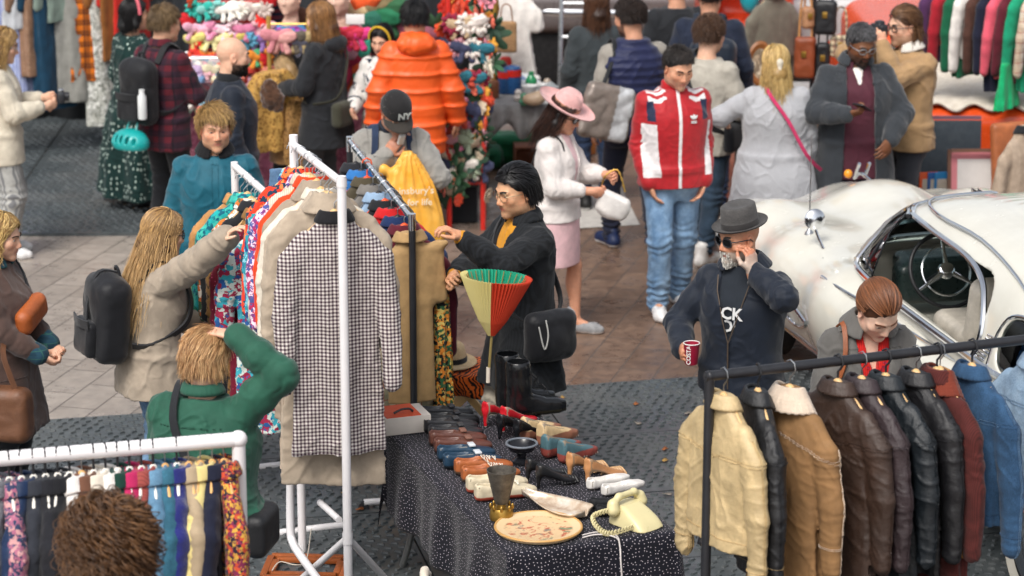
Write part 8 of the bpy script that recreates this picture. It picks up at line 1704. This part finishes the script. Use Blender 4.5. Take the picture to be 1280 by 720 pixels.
# ---- people crowding behind
p=Person("woman with brown hair in a dark grey top behind the man in the body warmer",746,-14,1.72,10,'f',skin='#d8ab90',vox=.009,face=False);p.top(cloth('dkgrey','#33393c'),name="jumper",off=.03);p.trousers(djeans);p.shoes();p.hair('bob',('#3a2418','#6a4630'),6,L=.06,n=600)
p=Person("man in a stone coloured sweatshirt with a black bag strap, looking away to the right",888,22,1.77,-34,head=(-8,4,0),skin='#d8ab90',beard=('#6a5040',.3),feet=((-.1,.1,0),(.12,-.18,0)),armR=dict(to=(.20,.26,1.0)));p.top(cloth('stone','#a7a297'),name="sweatshirt",off=.034);p.trousers(pattern('dkj','denim',['#22303c','#33465a']),hem=.05);p.shoes('#dcdad6','#e8e6e2',high=.04);p.hair('curly',('#3a2418','#5f4430'),5,L=.07);m=MB();ribbon(m,p.strap_pts(-1,.05),.05,.008,p.c((0,0,1.2)));o,put=p.held("sling_bag","black sling bag of the man in the stone sweatshirt","bag",p.c((.22,.0,.95)));put(m.build("strap",blk));g=SDF();g.box(p.c((.23,.02,.93)),(.04,.12,.1),.03);v,f=g.mesh(.012);put(mesh_obj("bag_body",v,f,blk))
p=Person("person in a navy coat at the top edge wearing a navy backpack",888,-26,1.82,-8,girth=1.15,skin='#c89478',vox=.010,face=False);p.top(cloth('navyc','#1a2234'),name="coat",off=.04,hem=.7);p.trousers(djeans);p.shoes();p.hair('short',('#1a1210','#33241c'),5,n=400);p.backpack("large navy backpack worn by the person in the navy coat",cloth('navyb','#16202e',.5),(.17,.10,.25),1.12,-.28,seed=8.,cx=.05)
p=Person("person in a black coat at the very top edge beside the navy coat",846,-38,1.80,16,skin='#c89478',vox=.010,face=False);p.top(blk,name="coat",off=.04,hem=.6);p.trousers(blk);p.shoes();p.hair('short',('#1a1210','#33241c'),5,n=400)
# ---- blonde woman in the grey jumper
p=Person("blonde woman in a long pale grey jumper seen from behind with a pink bag strap",970,58,1.67,4,'f',girth=1.42,head=(4,8,0),skin='#d8ab90',vox=.008,face=False,armL=dict(to=(-.34,.30,1.16),elbow=(-1,-.3,-.4)),armR=dict(to=(.30,.12,.84),hand='grip'));p.skirt(pattern('bwlace','floral',['#2a2a2c','#8f8c88','#1c1c1e','#b8b4b0'],2.2),hem=.36,off=.02,flare=.02);p.top(cloth('palegrey2','#a5a6aa',.95,.4,400,.08,.4),name="jumper",off=.034,hem=.50,flare=.05,fold=.009,slen=.9);p.shoes('#222222','#333333');p.hair('bob',('#a8864c','#dcc084'),7,L=.10,n=1100);g=SDF();g.chain([p.h((-.01,-.10,.09)),p.h((0,-.125,.02)),p.h((0,-.125,-.06))],[.014,.022,.016],.02);v,f=g.mesh(.007);mesh_obj("hair_scarf",v,f,cloth('scarf2','#cfc6b4'),p.root)
o,put=p.held("crossbody_bag","magenta bag on a pink strap of the blonde woman","bag",p.c((.34,.02,.80)));m=MB();ribbon(m,[p.c(q)for q in((-.08,.1,1.40),(-.09,0,1.50),(-.06,-.14,1.42),(.06,-.20,1.25),(.2,-.2,1.0),(.33,-.1,.86))],.026,.006,p.c((0,0,1.2)));put(m.build("strap",cloth('mag','#b8305c')));g=SDF();g.box(p.c((.35,.05,.80)),(.03,.08,.07),.025);v,f=g.mesh(.01);put(mesh_obj("bag_body",v,f,cloth('mag','#b8305c')))
# ---- man with the phone
p=Person("grey haired man in a charcoal overcoat and burgundy shirt looking at his phone",1080,34,1.82,186,girth=1.25,head=(14,20,0),skin='#70482f',vox=.006,beard=('#3a302c',.7),brow='#2a2422',lips='#6a3f38',armR=dict(to=(.12,.33,1.20),elbow=(.9,-.4,-.5),hand='grip',palm=(-.3,-.3,1),dir=(-.8,.5,.3)),armL=dict(to=(-.19,.25,1.0),elbow=(-1,-.5,-.2),hand='relaxed',dir=(.5,.5,-.5),palm=(.3,-.8,0)))
bs=cloth('burg','#4a1f2c',.7);p.top(bs,name="shirt",off=.016,hem=.72,sleeve=False,flare=.02,cuts=(vcut(p,1.36,1.47,.04),));p.collar(bs,'fold',1.48,.066,.04,gap=30,wide=.02,name="shirt_collar");p.top(whitec,name="t_shirt",off=.006,hem=1.2,sleeve=False,neck=1.46);p.patch("placket",lambda v:v[:,2]<0,bs)
oc_=cloth('overcoat','#2f3338',.9,.3);p.top(oc_,name="overcoat",off=.042,hem=.45,flare=.05,fold=.009,cuts=(lambda g:g.loft([(.3,.13,.2,0,.24),(1.1,.10,.2,0,.24),(1.55,.085,.2,0,.22)],p.Mt,p=6,k=.006,op='-',smooth=False),));p.collar(oc_,'fold',1.50,.08,.05,gap=40,wide=.03)
for sx in(-1,1):p.patch("lapel",lambda v:(v[:,1]>.06)&(sx*v[:,0]>.085)&(sx*v[:,0]<.085+.25*np.clip(v[:,2]-1.15,0,.3))&(v[:,2]>1.15)&(v[:,2]<1.44),oc_,.008)
p.trousers(djeans);p.shoes();p.hair('crop',('#2a2a2c','#77767a'),6);p.glasses('square',steel);p.beard('#2c2826',.008,goatee=True)
w=p.arm[1];hp=w['W']+w['d']*.10+Vector((0,0,.025));o,put=p.held("phone","black smartphone in the hand of the man in the charcoal overcoat","phone",hp);m=MB();m.box(hp,(.078,.155,.010),M=Matrix.Rotation(R(-40),4,'Z')@Matrix.Rotation(R(25),4,'X'),bev=.004);put(m.build("phone_case",plain('phone','#0c0d10',.15)));m=MB();m.box(hp+Vector((0,0,.006)),(.070,.145,.002),M=Matrix.Rotation(R(-40),4,'Z')@Matrix.Rotation(R(25),4,'X'));put(m.build("screen",plain('screen','#1c2226',.05)))
# ---- photographer in the tan jacket
p=Person("man in a tan jacket with a fleece collar taking a photograph",1131,10,1.84,128,girth=1.08,head=(-10,4,0),skin='#d8ab90',beard=('#7a5a40',.4),armR=dict(to=('h',(.07,.20,-.06)),elbow=(1,.1,-.6),hand='grip',palm=(-1,-.2,0),dir=(-.3,.2,1)),armL=dict(to=('h',(-.06,.22,-.08)),elbow=(-.6,.2,-1),hand='grip',palm=(.4,0,1),dir=(.2,.2,1)));tj=cloth('tanj','#a3845f',.85);p.top(tj,off=.036,fold=.011);p.collar(cloth('sherpa','#cfcac2',.95,.4,200,.15,.6),'fold',1.495,.074,.045,gap=25,wide=.035);p.trousers(cloth('dkgreyj','#34363c'));p.shoes();p.hair('sidepart',('#4a3020','#7a583a'),6,L=.13,crown=(0,.9,.5));p.glasses('square',blackpaint)
c=p.h((0,.20,.01));o,put=p.held("camera","black camera held to the eye of the man in the tan jacket","camera",c);g=SDF();M3=p.Mh.to_3x3().to_4x4();g.box(c,(.068,.028,.042),.01,M3);g.cap(p.h((0,.21,0)),p.h((0,.28,0)),.034,.036,.006);g.box(p.h((0,.195,.055)),(.03,.025,.02),.01,M3,.01);v,f=g.mesh(.006);put(mesh_obj("camera_body",v,f,blackpaint))
garment("draped_jacket","beige jacket with a black yoke hanging over the tan chair at the right edge","jacket",pattern('beigestripe','stripe',['#a89684','#9f8d7b'],.3),at(1282,142,19.0),R(40),.60,.2,.08,collar=blk,seed=400,vox=.012,hanger=False)
# ---- terrier below the table's near corner
c=P(540,730,.46);d_=thing("terrier","white and tan terrier whose muzzle shows at the bottom edge by the table","dog",(c.x-.28,c.y-.06,0),R(-78));g=SDF()
g.chain([(0,-.28,.27),(0,.0,.29),(0,.10,.30)],[.085,.10,.09],.05);g.chain([(0,.12,.32),(0,.24,.40)],[.07,.06],.04);g.ell((0,.28,.43),(.058,.068,.056));g.chain([(0,.30,.41),(0,.40,.395)],[.042,.026],.02);g.ell((0,.425,.40),(.014,.012,.012),None,.006)
for sx in(-1,1):g.chain([(sx*.055,.08,.26),(sx*.06,.06,.14),(sx*.06,.085,.02)],[.05,.03,.026],.03);g.chain([(sx*.055,-.26,.25),(sx*.07,-.20,.17),(sx*.065,-.30,.10),(sx*.065,-.27,.02)],[.065,.04,.026,.025],.03);g.chain([(sx*.045,.255,.47),(sx*.065,.265,.505),(sx*.075,.29,.48)],[.02,.018,.010],.015)
g.chain([(0,-.34,.31),(0,-.42,.40),(0,-.40,.48)],[.03,.02,.012],.03);v,f=g.mesh(.008);v=v+normals(v,f)*(pnoise(v*45)*.005)[:,None];cc=np.tile(np.array(lin('#cfc6b8')),(len(v),1));cc[(pnoise(v*7+2)>.12)]=lin('#a8703c');cc[(v[:,1]>.413)]=lin('#1a1614');mesh_obj("body",v,f,attrmat('dogfur',.9,.3,.5,150),d_,True,cc)
